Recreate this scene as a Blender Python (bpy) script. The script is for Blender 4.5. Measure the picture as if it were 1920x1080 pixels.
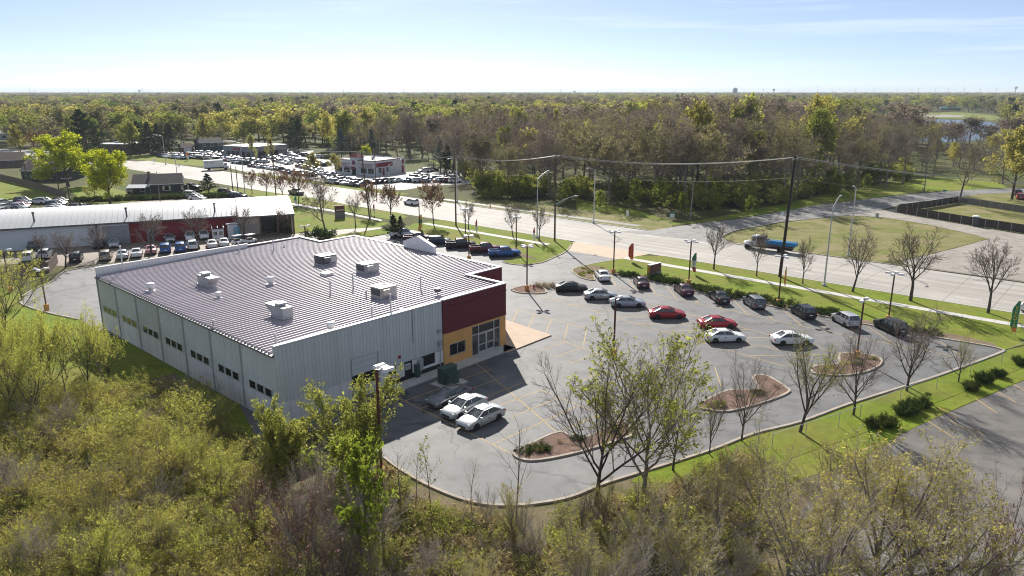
import bpy, math, random
import numpy as np
from mathutils import Vector, Matrix

for o in list(bpy.data.objects): bpy.data.objects.remove(o)
scene = bpy.context.scene
COL = scene.collection
R = math.radians

# ------------------------------------------------------------------ camera, sky, sun, exposure
CAM_H = 29.0
FPX = 1380.0                                  # focal length in photograph pixels (1920 wide)
PITCH = math.atan((540 - 171) / FPX)
cam = bpy.data.cameras.new('camera'); camo = bpy.data.objects.new('camera', cam); COL.objects.link(camo)
cam.sensor_width = 36.0; cam.lens = 36.0 * FPX / 1920.0
cam.clip_start = 0.5; cam.clip_end = 60000
camo.location = (0, 0, CAM_H); camo.rotation_euler = (math.pi / 2 - PITCH, 0, 0)
scene.camera = camo

SUN_AZ = 100.5                                # direction to the sun, degrees from +x counter-clockwise
SUN_EL = 32.0
world = bpy.data.worlds.new('World'); scene.world = world; world.use_nodes = True
wn = world.node_tree; wn.nodes.clear()
w_out = wn.nodes.new('ShaderNodeOutputWorld'); w_bg = wn.nodes.new('ShaderNodeBackground')
w_sky = wn.nodes.new('ShaderNodeTexSky'); w_sky.sky_type = 'NISHITA'; w_sky.sun_disc = False
w_sky.sun_elevation = R(SUN_EL); w_sky.sun_rotation = R(90 - SUN_AZ)
w_sky.altitude = 0; w_sky.air_density = 0.42; w_sky.dust_density = 0.26; w_sky.ozone_density = 3.6
w_bg.inputs['Strength'].default_value = 0.064
# thin high cloud streaks in the sky itself
w_tc = wn.nodes.new('ShaderNodeTexCoord'); w_map = wn.nodes.new('ShaderNodeMapping')
w_map.inputs['Scale'].default_value = (0.9, 0.9, 20.0); w_map.inputs['Location'].default_value = (15.3, 8.1, 3.33)
w_map.inputs['Rotation'].default_value = (0, R(2.0), 0)
w_nz = wn.nodes.new('ShaderNodeTexNoise'); w_nz.inputs['Scale'].default_value = 3.0
w_nz.inputs['Detail'].default_value = 7; w_nz.inputs['Roughness'].default_value = 0.62
w_rp = wn.nodes.new('ShaderNodeValToRGB')
w_rp.color_ramp.elements[0].position = 0.52; w_rp.color_ramp.elements[0].color = (0.24, 0.24, 0.24, 1)
w_rp.color_ramp.elements[1].position = 0.70; w_rp.color_ramp.elements[1].color = (0.50, 0.50, 0.50, 1)
w_mix = wn.nodes.new('ShaderNodeMixRGB'); w_mix.inputs['Color2'].default_value = (9.0, 9.9, 10.6, 1)
wn.links.new(w_tc.outputs['Generated'], w_map.inputs['Vector']); wn.links.new(w_map.outputs[0], w_nz.inputs['Vector'])
wn.links.new(w_nz.outputs['Fac'], w_rp.inputs[0]); wn.links.new(w_rp.outputs[0], w_mix.inputs['Fac'])
wn.links.new(w_sky.outputs[0], w_mix.inputs['Color1']); wn.links.new(w_mix.outputs[0], w_bg.inputs['Color'])
wn.links.new(w_bg.outputs[0], w_out.inputs['Surface'])

sun = bpy.data.lights.new('sun', 'SUN'); suno = bpy.data.objects.new('sun', sun); COL.objects.link(suno)
sun.energy = 5.0; sun.angle = R(0.53); sun.color = (1.0, 0.945, 0.86)
sdir = Vector((math.cos(R(SUN_AZ)) * math.cos(R(SUN_EL)), math.sin(R(SUN_AZ)) * math.cos(R(SUN_EL)), math.sin(R(SUN_EL))))
suno.rotation_euler = sdir.to_track_quat('Z', 'Y').to_euler(); suno.location = sdir * 200
vs = scene.view_settings
vs.view_transform = 'Standard'; vs.look = 'None'; vs.exposure = 0.82; vs.gamma = 1.0; vs.use_curve_mapping = False
cy = scene.cycles
cy.use_denoising = True; cy.max_bounces = 10; cy.diffuse_bounces = 5; cy.glossy_bounces = 3; cy.transmission_bounces = 8
cy.transparent_max_bounces = 8; cy.volume_bounces = 1; cy.caustics_reflective = False; cy.caustics_refractive = False
cy.sample_clamp_indirect = 4.0; cy.pixel_filter_type = 'BLACKMAN_HARRIS'; cy.filter_width = 1.1

# ------------------------------------------------------------------ helpers: survey of the ground plan
CP, SP = math.cos(PITCH), math.sin(PITCH)
def G(x, y, z=0.0):
    """Ground point (surveyed from the photograph's geometry): image point -> world x, y on the level z."""
    u = (x - 960) / FPX; v = (540 - y) / FPX
    t = (z - CAM_H) / (-SP + v * CP)
    return Vector((u * t, (CP + v * SP) * t, z))
def hz(top, X, Y):
    """Height of something standing at X, Y whose top is seen at image row top."""
    v = (540 - top) / FPX
    # (Y*SP + dz*CP) / (Y*CP - dz*SP) = v
    dz = Y * (v * CP - SP) / (CP + v * SP)
    return CAM_H + dz
def heading(a, b):
    return math.atan2(b[1] - a[1], b[0] - a[0])

# ------------------------------------------------------------------ helpers: objects
def tag(o, label=None, cat=None, group=None, kind=None):
    if label: o['label'] = label
    if cat: o['category'] = cat
    if group: o['group'] = group
    if kind: o['kind'] = kind
    return o
def thing(name, label, cat, loc=(0, 0, 0), rz=0.0, group=None, sc=1.0):
    o = bpy.data.objects.new(name, None); COL.objects.link(o)
    o.empty_display_size = 0.3
    o.location = loc; o.rotation_euler = (0, 0, rz)
    o.scale = (sc, sc, sc) if not isinstance(sc, (tuple, list)) else sc
    return tag(o, label, cat, group)
def link(name, me, parent=None, loc=None, rz=None, mat=None):
    o = bpy.data.objects.new(name, me); COL.objects.link(o)
    if parent: o.parent = parent
    if loc is not None: o.location = loc
    if rz is not None: o.rotation_euler = (0, 0, rz)
    if mat is not None:
        o.material_slots[0].link = 'OBJECT'; o.material_slots[0].material = mat
    return o
def copy_tree(o, parent=None):
    c = o.copy(); COL.objects.link(c); c.parent = parent
    for ch in o.children: copy_tree(ch, c)
    return c

class MB:
    """collects faces; build() links ONE mesh object"""
    def __init__(s): s.v = []; s.f = []; s.m = []
    def face(s, pts, m=0):
        b = len(s.v); s.v += [tuple(p) for p in pts]; s.f.append(tuple(range(b, b + len(pts)))); s.m.append(m); return s
    def box(s, x0, x1, y0, y1, z0, z1, m=0, M=None, taper=0.0):
        b = len(s.v); t = taper
        P = [(x0, y0, z0), (x1, y0, z0), (x1, y1, z0), (x0, y1, z0),
             (x0 + t, y0 + t, z1), (x1 - t, y0 + t, z1), (x1 - t, y1 - t, z1), (x0 + t, y1 - t, z1)]
        if M is not None: P = [tuple(M @ Vector(p)) for p in P]
        s.v += P
        for q in ((0, 3, 2, 1), (4, 5, 6, 7), (0, 1, 5, 4), (1, 2, 6, 5), (2, 3, 7, 6), (3, 0, 4, 7)):
            s.f.append(tuple(b + i for i in q)); s.m.append(m)
        return s
    def bar(s, a, b_, w, h=None, m=0):
        a = Vector(a); b_ = Vector(b_); d = b_ - a; L = d.length
        q = d.to_track_quat('X', 'Z').to_matrix().to_4x4(); q.translation = a
        h = h or w
        return s.box(0, L, -w / 2, w / 2, -h / 2, h / 2, m, q)
    def tube(s, pts, r, k=6, m=0, caps=True):
        pts = [Vector(p) for p in pts]; n = len(pts)
        rr = r if isinstance(r, (list, tuple)) else [r] * n
        b = len(s.v); ref = None
        for i in range(n):
            d = (pts[min(i + 1, n - 1)] - pts[max(i - 1, 0)]).normalized()
            if ref is None: ref = Vector((1, 0, 0)) if abs(d.x) < 0.8 else Vector((0, 1, 0))
            u = d.cross(ref).normalized(); w = u.cross(d).normalized(); ref = w if False else ref
            for j in range(k):
                a = 2 * math.pi * j / k
                s.v.append(tuple(pts[i] + (u * math.cos(a) + w * math.sin(a)) * rr[i]))
        for i in range(n - 1):
            for j in range(k):
                j2 = (j + 1) % k
                s.f.append((b + i * k + j, b + (i + 1) * k + j, b + (i + 1) * k + j2, b + i * k + j2)); s.m.append(m)
        if caps:
            s.f.append(tuple(b + j for j in range(k))); s.m.append(m)
            s.f.append(tuple(b + (n - 1) * k + j for j in range(k - 1, -1, -1))); s.m.append(m)
        return s
    def lathe(s, prof, k=12, c=(0, 0, 0), m=0):
        b = len(s.v); n = len(prof)
        for r, z in prof:
            for j in range(k):
                a = 2 * math.pi * j / k
                s.v.append((c[0] + r * math.cos(a), c[1] + r * math.sin(a), c[2] + z))
        for i in range(n - 1):
            for j in range(k):
                j2 = (j + 1) % k
                s.f.append((b + i * k + j, b + i * k + j2, b + (i + 1) * k + j2, b + (i + 1) * k + j)); s.m.append(m)
        s.f.append(tuple(b + (n - 1) * k + j for j in range(k))); s.m.append(m)
        s.f.append(tuple(b + j for j in range(k - 1, -1, -1))); s.m.append(m)
        return s
    def prism(s, poly, z0, z1, m=0):
        b = len(s.v); n = len(poly)
        s.v += [(p[0], p[1], z0) for p in poly] + [(p[0], p[1], z1) for p in poly]
        s.f.append(tuple(b + n + i for i in range(n))); s.m.append(m)
        s.f.append(tuple(b + i for i in range(n - 1, -1, -1))); s.m.append(m)
        for i in range(n):
            j = (i + 1) % n
            s.f.append((b + i, b + j, b + n + j, b + n + i)); s.m.append(m)
        return s
    def mesh(s, name, mats, smooth=False):
        me = bpy.data.meshes.new(name); me.from_pydata(s.v, [], s.f); me.update()
        for mt in (mats if isinstance(mats, (list, tuple)) else [mats]): me.materials.append(mt)
        if any(s.m): me.polygons.foreach_set('material_index', s.m)
        if smooth: me.polygons.foreach_set('use_smooth', [True] * len(s.f))
        return me
    def build(s, name, mats, parent=None, smooth=False, loc=None, rz=None):
        return link(name, s.mesh(name, mats, smooth), parent, loc, rz)

def np_mesh(name, V, Q, mats, midx=None, smooth=False):
    """mesh from numpy verts and quads"""
    me = bpy.data.meshes.new(name)
    V = np.asarray(V, np.float32); Q = np.asarray(Q, np.int32)
    me.vertices.add(len(V)); me.vertices.foreach_set('co', V.ravel())
    me.loops.add(Q.size); me.loops.foreach_set('vertex_index', Q.ravel())
    me.polygons.add(len(Q)); k = Q.shape[1]
    me.polygons.foreach_set('loop_start', np.arange(len(Q), dtype=np.int32) * k)
    for mt in (mats if isinstance(mats, (list, tuple)) else [mats]): me.materials.append(mt)
    if midx is not None: me.polygons.foreach_set('material_index', np.asarray(midx, np.int32))
    if smooth: me.polygons.foreach_set('use_smooth', np.ones(len(Q), bool))
    me.update(calc_edges=True); me.validate()
    return me

# ------------------------------------------------------------------ materials
class NT:
    def __init__(s, name):
        s.mat = bpy.data.materials.new(name); s.mat.use_nodes = True
        s.t = s.mat.node_tree; s.t.nodes.clear()
        s.out = s.n('ShaderNodeOutputMaterial')
    def n(s, typ, **kw):
        x = s.t.nodes.new(typ)
        for k, v in kw.items():
            if k.startswith('i_'): x.inputs[k[2:].replace('_', ' ')].default_value = v
            else: setattr(x, k, v)
        return x
    def l(s, a, b): s.t.links.new(a, b)
    def coord(s, space='Object', scale=(1, 1, 1)):
        tc = s.n('ShaderNodeTexCoord'); mp = s.n('ShaderNodeMapping'); mp.inputs['Scale'].default_value = scale
        s.l(tc.outputs[space], mp.inputs[0]); return mp.outputs[0]
    def noise(s, vec, scale, detail=4, rough=0.55, dist=0.0):
        x = s.n('ShaderNodeTexNoise'); x.inputs['Scale'].default_value = scale; x.inputs['Detail'].default_value = detail
        x.inputs['Roughness'].default_value = rough; x.inputs['Distortion'].default_value = dist
        if vec is not None: s.l(vec, x.inputs['Vector'])
        return x.outputs['Fac']
    def ramp(s, fac, stops):
        x = s.n('ShaderNodeValToRGB'); e = x.color_ramp.elements
        while len(e) < len(stops): e.new(0.5)
        for i, (p, c) in enumerate(stops):
            e[i].position = p; e[i].color = (*c, 1) if len(c) == 3 else c
        s.l(fac, x.inputs[0]); return x.outputs[0]
    def mix(s, fac, a, b, mode='MIX'):
        x = s.n('ShaderNodeMixRGB', blend_type=mode)
        for inp, val in (('Fac', fac), ('Color1', a), ('Color2', b)):
            if hasattr(val, 'is_output'): s.l(val, x.inputs[inp])
            elif isinstance(val, (tuple, list)): x.inputs[inp].default_value = (*val, 1) if len(val) == 3 else val
            else: x.inputs[inp].default_value = val
        return x.outputs[0]
    def math(s, op, a, b=0.0):
        x = s.n('ShaderNodeMath', operation=op)
        for i, val in enumerate((a, b)):
            if hasattr(val, 'is_output'): s.l(val, x.inputs[i])
            else: x.inputs[i].default_value = val
        return x.outputs[0]
    def bsdf(s, col, rough=0.7, metal=0.0, spec=0.4, bump=None, bstr=0.3, bdist=0.02, coat=0.0):
        b = s.n('ShaderNodeBsdfPrincipled')
        for inp, val in (('Base Color', col), ('Roughness', rough)):
            if hasattr(val, 'is_output'): s.l(val, b.inputs[inp])
            else: b.inputs[inp].default_value = (*val, 1) if isinstance(val, (tuple, list)) else val
        b.inputs['Metallic'].default_value = metal; b.inputs['Specular IOR Level'].default_value = spec
        b.inputs['Coat Weight'].default_value = coat; b.inputs['Coat Roughness'].default_value = 0.064
        if bump is not None:
            bp = s.n('ShaderNodeBump'); bp.inputs['Strength'].default_value = bstr; bp.inputs['Distance'].default_value = bdist
            s.l(bump, bp.inputs['Height']); s.l(bp.outputs[0], b.inputs['Normal'])
        s.l(b.outputs[0], s.out.inputs['Surface']); return b

def shade(c, k): return tuple(min(1.0, x * k) for x in c)
def mk(name, c, rough=0.6, metal=0.0, var=0.18, scale=1.2, spec=0.4, bump=0.0, bscale=20.0, fine=0.1):
    """plain weathered surface: two scales of mottling round one colour"""
    t = NT(name); v = t.coord()
    n1 = t.noise(v, scale, 5, 0.6); n2 = t.noise(v, scale * 14, 3, 0.6)
    a = t.ramp(n1, [(0.25, shade(c, 1 - var)), (0.75, shade(c, 1 + var))])
    b = t.ramp(n2, [(0.3, (1 - fine,) * 3), (0.7, (1 + fine if fine < 0 else 1.0,) * 3)])
    col = t.mix(1.0, a, b, 'MULTIPLY')
    bm = t.noise(v, bscale, 3) if bump else None
    t.bsdf(col, rough, metal, spec, bm, bump or 0.3)
    return t.mat
def streaked(name, c, rough, axis, spec=0.45, amt=0.3, var=0.08):
    """sheet metal: faint mottling, run-off streaks along one axis, odd darker sheets"""
    t = NT(name); v = t.coord(); sc = [2.2, 2.2, 2.2]; sc[axis] = 0.10
    st = t.coord('Object', tuple(sc)); n1 = t.noise(v, 0.3, 5, 0.6); n2 = t.noise(st, 1.0, 5, 0.7); n3 = t.noise(v, 16, 3, 0.6)
    oi = t.n('ShaderNodeObjectInfo')
    a = t.ramp(n1, [(0.25, shade(c, 1 - var)), (0.75, shade(c, 1 + var))])
    a = t.mix(1.0, a, t.ramp(n2, [(0.34, (1 - amt, 1 - amt * 1.05, 1 - amt * 1.1)), (0.52, (1, 1, 1))]), 'MULTIPLY')
    a = t.mix(1.0, a, t.ramp(n3, [(0.3, (0.93,) * 3), (0.7, (1, 1, 1))]), 'MULTIPLY')
    a = t.mix(1.0, a, t.ramp(oi.outputs['Random'], [(0.0, (0.90,) * 3), (1.0, (1.0,) * 3)]), 'MULTIPLY')
    t.bsdf(a, rough, 0, spec); return t.mat
def flat(name, c, rough=0.5, metal=0.0, spec=0.5, coat=0.0):
    t = NT(name); v = t.coord()
    n1 = t.noise(v, 2.5, 3)
    t.bsdf(t.ramp(n1, [(0.3, shade(c, 0.93)), (0.7, shade(c, 1.05))]), rough, metal, spec, coat=coat)
    return t.mat
def leaf_mat(name, c1, c2, trans=0.45, hue=0.25):
    """thin leaves: diffuse + translucent, colour varies inside the crown and from plant to plant"""
    t = NT(name); v = t.coord()
    n1 = t.noise(v, 0.9, 4, 0.7)
    oi = t.n('ShaderNodeObjectInfo')
    f = t.math('ADD', t.math('MULTIPLY', n1, 1.1), t.math('MULTIPLY', t.math('SUBTRACT', oi.outputs['Random'], 0.5), hue * 2))
    col = t.ramp(f, [(0.3, c1), (0.75, c2)])
    d = t.n('ShaderNodeBsdfDiffuse'); tr = t.n('ShaderNodeBsdfTranslucent'); mx = t.n('ShaderNodeMixShader')
    mx.inputs[0].default_value = trans
    t.l(col, d.inputs[0]); t.l(col, tr.inputs[0]); t.l(d.outputs[0], mx.inputs[1]); t.l(tr.outputs[0], mx.inputs[2])
    t.l(mx.outputs[0], t.out.inputs['Surface'])
    return t.mat
M = {}
def P(name, c, **k): M[name] = mk(name, c, **k)
# ------------------------------------------------------------------ ground materials
def grass_mat(name, c1, c2, c3, sc=0.25, patch=0.02):
    t = NT(name); v = t.coord()
    n1 = t.noise(v, sc, 6, 0.65); n2 = t.noise(v, patch * 3, 4, 0.6); n3 = t.noise(v, 6.0, 5, 0.75)
    a = t.ramp(n1, [(0.3, c1), (0.7, c2)])
    a = t.mix(t.ramp(n2, [(0.42, (0, 0, 0)), (0.62, (0.85, 0.85, 0.85))]), a, c3)
    n4 = t.noise(v, patch * 40, 4, 0.7); a = t.mix(1.0, a, t.ramp(n4, [(0.3, (0.72, 0.74, 0.70)), (0.6, (1, 1, 1))]), 'MULTIPLY')
    b = t.ramp(n3, [(0.25, (0.62, 0.62, 0.62)), (0.75, (1, 1, 1))])
    t.bsdf(t.mix(1.0, a, b, 'MULTIPLY'), 0.95, 0, 0.1, n3, 0.8, 0.06)
    return t.mat
M['lawn'] = grass_mat('lawn', (0.140, 0.210, 0.018), (0.240, 0.300, 0.028), (0.250, 0.235, 0.055), 0.35, 0.03)
M['rough_grass'] = grass_mat('rough_grass', (0.165, 0.185, 0.045), (0.260, 0.250, 0.085), (0.315, 0.265, 0.140), 0.3, 0.05)
M['meadow'] = grass_mat('meadow', (0.140, 0.210, 0.028), (0.210, 0.266, 0.049), (0.266, 0.238, 0.084), 0.06, 0.01)
M['woodland_floor'] = grass_mat('woodland_floor', (0.072, 0.078, 0.023), (0.137, 0.124, 0.052), (0.098, 0.130, 0.026), 0.08, 0.012)
M['brush_floor'] = grass_mat('brush_floor', (0.150, 0.120, 0.072), (0.140, 0.145, 0.050), (0.260, 0.205, 0.135), 0.5, 0.12)

def asphalt_mat(name, c, worn, crack_scale=0.11, crack=0.75, seam=None, stain=0.35, rough=0.72):
    t = NT(name); v = t.coord()
    n1 = t.noise(v, 0.11, 6, 0.62); n2 = t.noise(v, 9.0, 4, 0.7); n3 = t.noise(v, 0.55, 4, 0.6)
    a = t.ramp(n1, [(0.32, c), (0.68, worn)])
    a = t.mix(1.0, a, t.ramp(n3, [(0.3, (1 - stain,) * 3), (0.55, (1, 1, 1))]), 'MULTIPLY')
    a = t.mix(1.0, a, t.ramp(n2, [(0.3, (0.82,) * 3), (0.7, (1, 1, 1))]), 'MULTIPLY')
    # wandering cracks
    dv = t.n('ShaderNodeVectorMath', operation='ADD')
    nv = t.n('ShaderNodeTexNoise'); nv.inputs['Scale'].default_value = 0.5; nv.inputs['Detail'].default_value = 5
    t.l(v, nv.inputs['Vector'])
    sc = t.n('ShaderNodeVectorMath', operation='SCALE'); sc.inputs['Scale'].default_value = 2.6
    t.l(nv.outputs['Color'], sc.inputs[0]); t.l(v, dv.inputs[0]); t.l(sc.outputs[0], dv.inputs[1])
    vo = t.n('ShaderNodeTexVoronoi', feature='DISTANCE_TO_EDGE'); vo.inputs['Scale'].default_value = crack_scale
    t.l(dv.outputs[0], vo.inputs['Vector'])
    line = t.ramp(vo.outputs['Distance'], [(0.0, (1, 1, 1)), (0.006, (0.8,) * 3), (0.013, (0, 0, 0))])
    gate = t.ramp(t.noise(v, 0.06, 3), [(0.44, (0, 0, 0)), (0.56, (crack,) * 3)])
    a = t.mix(t.mix(1.0, line, gate, 'MULTIPLY'), a, shade(c, 0.28))
    sp = t.n('ShaderNodeTexVoronoi', feature='F1'); sp.inputs['Scale'].default_value = 0.42; t.l(dv.outputs[0], sp.inputs['Vector'])
    spot = t.ramp(sp.outputs['Distance'], [(0.05, (0.55,) * 3), (0.20, (0, 0, 0))]); a = t.mix(t.mix(1.0, spot, t.ramp(t.noise(v, 0.23, 3), [(0.5, (0, 0, 0)), (0.6, (1, 1, 1))]), 'MULTIPLY'), a, shade(c, 0.45))
    t.bsdf(a, rough, 0, 0.35, n2, 0.5, 0.01)
    return t.mat
M['lot_asphalt'] = asphalt_mat('lot_asphalt', (0.105, 0.107, 0.112), (0.180, 0.179, 0.178), 0.075)
M['old_asphalt'] = asphalt_mat('old_asphalt', (0.105, 0.098, 0.092), (0.20, 0.185, 0.168), 0.16, 0.8)
M['side_asphalt'] = asphalt_mat('side_asphalt', (0.17, 0.165, 0.165), (0.25, 0.24, 0.23), 0.12, 0.5)
M['gravel_lot'] = asphalt_mat('gravel_lot', (0.19, 0.15, 0.115), (0.27, 0.22, 0.175), 0.1, 0.25)
M['pale_gravel'] = asphalt_mat('pale_gravel', (0.28, 0.25, 0.22), (0.36, 0.325, 0.285), 0.1, 0.3)

def concrete_mat(name, c, ang, lane, slab, joint=0.5):
    t = NT(name); tc = t.n('ShaderNodeTexCoord'); mp = t.n('ShaderNodeMapping', vector_type='TEXTURE')
    mp.inputs['Rotation'].default_value = (0, 0, ang); t.l(tc.outputs['Object'], mp.inputs[0]); v = mp.outputs[0]
    n1 = t.noise(v, 0.07, 6, 0.6); n2 = t.noise(v, 7.0, 4, 0.7)
    st = t.n('ShaderNodeMapping'); st.inputs['Scale'].default_value = (0.035, 0.9, 1); t.l(v, st.inputs[0])
    n3 = t.noise(st.outputs[0], 1.0, 4, 0.6)
    a = t.ramp(n1, [(0.3, shade(c, 0.84)), (0.7, shade(c, 1.08))])
    a = t.mix(1.0, a, t.ramp(n3, [(0.30, (0.66, 0.65, 0.64)), (0.62, (1, 1, 1))]), 'MULTIPLY')
    a = t.mix(1.0, a, t.ramp(n2, [(0.3, (0.9,) * 3), (0.7, (1, 1, 1))]), 'MULTIPLY')
    sp = t.n('ShaderNodeSeparateXYZ'); t.l(v, sp.inputs[0])
    f = None
    for ax, per, w in (('X', slab, 0.05), ('Y', lane, 0.06)):
        m = t.math('ABSOLUTE', t.math('SUBTRACT', t.math('MODULO', t.math('ADD', sp.outputs[ax], per * 400), per), per / 2))
        g = t.math('LESS_THAN', m, w); f = g if f is None else t.math('MAXIMUM', f, g)
    a = t.mix(t.math('MULTIPLY', f, joint), a, shade(c, 0.35))
    t.bsdf(a, 0.8, 0, 0.35, n2, 0.3, 0.01)
    return t.mat
ROAD_A = R(-41.5)
M['road_concrete'] = concrete_mat('road_concrete', (0.415, 0.388, 0.355), ROAD_A, 4.0, 6.0, 0.8)
M['far_concrete'] = concrete_mat('far_concrete', (0.45, 0.43, 0.41), R(-35), 5.0, 6.0, 0.3)
P('walk_concrete', (0.50, 0.485, 0.46), rough=0.85, var=0.12, scale=0.7, bump=0.2)
P('tan_concrete', (0.47, 0.36, 0.265), rough=0.85, var=0.14, scale=0.6, bump=0.2)
P('kerb_concrete', (0.40, 0.345, 0.29), rough=0.9, var=0.25, scale=0.8, bump=0.3, fine=0.25)
P('mulch', (0.235, 0.155, 0.125), rough=1.0, var=0.35, scale=2.2, spec=0.1, bump=1.0, bscale=14, fine=0.55)
P('soil', (0.22, 0.165, 0.115), rough=1.0, var=0.3, scale=0.9, spec=0.1, bump=0.8, fine=0.35)
P('yellow_paint', (0.47, 0.315, 0.120), rough=0.8, var=0.22, scale=1.5, fine=0.3)
P('white_paint', (0.72, 0.71, 0.69), rough=0.75, var=0.1, scale=1.0)
t_ = NT('lake_water'); v_ = t_.coord('Object', (0.35, 0.9, 1)); n_ = t_.noise(v_, 0.5, 4, 0.6)
t_.bsdf((0.035, 0.06, 0.095), 0.22, 0, 0.5, n_, 0.5, 0.4); M['lake_water'] = t_.mat

# ------------------------------------------------------------------ the setting: sheets of ground
RD = Vector((math.cos(ROAD_A), math.sin(ROAD_A), 0)); RN = Vector((-RD.y, RD.x, 0))
def ST(s, t, z=0.0):
    q = RD * s + RN * t; return Vector((q.x, q.y, z))
def smooth_path(pts, sub=5, closed=False):
    pts = [Vector((p[0], p[1], 0)) for p in pts]; n = len(pts); out = []
    rng = range(n) if closed else range(n - 1)
    for i in rng:
        p0 = pts[(i - 1) % n] if closed or i > 0 else pts[0]; p1 = pts[i]; p2 = pts[(i + 1) % n]
        p3 = pts[(i + 2) % n] if closed or i + 2 < n else p2
        for k in range(sub):
            u = k / sub
            out.append(0.5 * ((2 * p1) + (p2 - p0) * u + (2 * p0 - 5 * p1 + 4 * p2 - p3) * u * u + (3 * p1 - p0 - 3 * p2 + p3) * u ** 3))
    if not closed: out.append(pts[-1])
    return out
def gp(px): return [G(*p) for p in px]
def sheet(name, pts, z, mat, thick=0.0, kind='structure'):
    mb = MB(); P_ = [(p[0], p[1]) for p in pts]
    area = sum(P_[i][0] * P_[(i + 1) % len(P_)][1] - P_[(i + 1) % len(P_)][0] * P_[i][1] for i in range(len(P_)))
    if area < 0: P_.reverse()
    if thick: mb.prism(P_, z - thick, z)
    else: mb.face([(p[0], p[1], z) for p in P_])
    o = mb.build(name, M[mat]); o['kind'] = kind
    return o
def kerb(name, pts, w=0.22, h=0.14, mat='kerb_concrete', gut=0.0, parent=None):
    """kerb swept along a ground path"""
    mb = MB(); n = len(pts); L = []; 
    for i in range(n):
        a = pts[max(i - 1, 0)]; b = pts[min(i + 1, n - 1)]
        d = Vector((b[0] - a[0], b[1] - a[1], 0)); d.normalize(); L.append(Vector((-d.y, d.x, 0)))
    prof = [(-w / 2 - 0.03, 0.0), (-w / 2, h), (w / 2, h), (w / 2 + 0.03, 0.0)]
    for i in range(n):
        for (o_, z) in prof: mb.v.append((pts[i][0] + L[i].x * o_, pts[i][1] + L[i].y * o_, z))
    for i in range(n - 1):
        for j in range(3):
            mb.f.append((i * 4 + j, i * 4 + 4 + j, i * 4 + 5 + j, i * 4 + 1 + j)); mb.m.append(0)
    mb.f.append((0, 1, 2, 3)); mb.m.append(0); e = (n - 1) * 4; mb.f.append((e + 3, e + 2, e + 1, e)); mb.m.append(0)
    o = mb.build(name, M[mat], parent)
    if not parent: o['kind'] = 'structure'
    return o

# base terrain to the horizon
sheet('ground', [(-26000, -300), (26000, -300), (26000, 30000), (-26000, 30000)], 0.0, 'woodland_floor')
# brushy foreground floor
sheet('brush_ground', [(-70, 5), (75, 5), (75, 62), (30, 60), (12, 56), (-8, 50), (-16, 56), (-48, 86), (-75, 95)], 0.004, 'brush_floor')
sheet('lawn_behind_building', gp([(0, 540), (120, 575), (200, 605), (205, 622), (520, 800), (440, 830), (330, 700), (160, 740), (0, 720)]), 0.010, 'lawn')
# parking lot round the building
LOT = gp([(722, 860), (750, 881), (787, 903), (827, 922), (867, 937), (907, 946), (950, 949), (1000, 946), (1067, 934), (1130, 909), (1200, 887),
          (1333, 845), (1413, 814), (1500, 792), (1587, 760), (1687, 728), (1753, 707), (1820, 683), (1868, 665), (1882, 658), (1875, 655),
          (1855, 650), (1777, 637), (1699, 623.5), (1608, 606), (1466, 579), (1363, 557), (1298, 545), (1218, 527), (1153, 514)])
LOT_IN = gp([(1115, 514), (1115, 526), (1091, 522), (1078, 514), (1072.6, 508), (1080, 503), (1104, 497), (1124, 493), (1160, 487)])
LOT_TOP = gp([(1187, 483)]) + [ST(-69.5, 116.6), ST(-85.5, 116.6)] + gp([(1071, 460), (1060, 473), (1039, 483), (1018, 492), (992, 496.5), (969, 497), (942, 491)])
LOT_W = gp([(973, 481), (930, 468), (887, 457.5), (846, 451), (806, 443), (769, 436), (740, 437), (690, 446)])
LOT_B = gp([(560, 462), (330, 480), (190, 497), (120, 510), (98, 528), (60, 545), (36, 566), (78, 584), (150, 600)])
lot = sheet('parking_lot', LOT + LOT_IN + LOT_TOP + LOT_W + LOT_B + [Vector((-51.5, 87.5, 0)), Vector((-30, 72, 0)), Vector((-22, 58, 0))] + gp([(640, 800)]), 0.016, 'lot_asphalt')
kerb('kerb_lot_edge', smooth_path(LOT[:30], 4), w=0.26)
kerb('kerb_lot_driveway', smooth_path([LOT[29]] + LOT_IN, 4))
kerb('kerb_truck_row', smooth_path(LOT_TOP[3:] + LOT_W[:7], 4))
kerb('kerb_back_lot', smooth_path(LOT_B[2:], 3))
# the main road and what lies along it
sheet('main_road', [ST(-330, 116.2), ST(240, 116.2), ST(240, 136.3), ST(-330, 136.3)], 0.022, 'road_concrete')
sheet('main_road_bend', gp([(300, 308.5), (90, 283), (0, 278.5), (-120, 270), (-120, 282), (0, 291), (85, 299), (235, 316)]), 0.018, 'far_concrete')
sheet('side_road', gp([(1150, 434), (1223, 432), (1254, 427), (1324, 417), (1389, 410), (1524, 386), (1680, 366.6), (1758, 360), (1836, 355), (1894, 353.5), (2000, 354),
                       (2000, 358), (1915, 360.5), (1837, 364), (1795, 370), (1691, 383), (1640, 397), (1587, 404), (1464, 416.5), (1389, 430), (1363, 438), (1354, 445), (1365, 453), (1390, 460)]), 0.026, 'side_asphalt')
sheet('gravel_track', gp([(1575, 403), (1640, 396), (1690, 390), (1684, 399), (1823, 424), (1920, 440), (2100, 470), (2100, 530), (1920, 527), (1829, 515), (1700, 497), (1690, 490), (1790, 466), (1855, 448), (1830, 441), (1740, 421), (1660, 408)]), 0.012, 'pale_gravel')
sheet('rough_field', gp([(1358, 447), (1370, 440), (1395, 431.5), (1464, 418), (1587, 405), (1660, 409), (1740, 422), (1830, 442), (1853, 448), (1790, 465), (1690, 489), (1640, 492), (1550, 480), (1480, 470), (1390, 458)]), 0.030, 'rough_grass')
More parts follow.
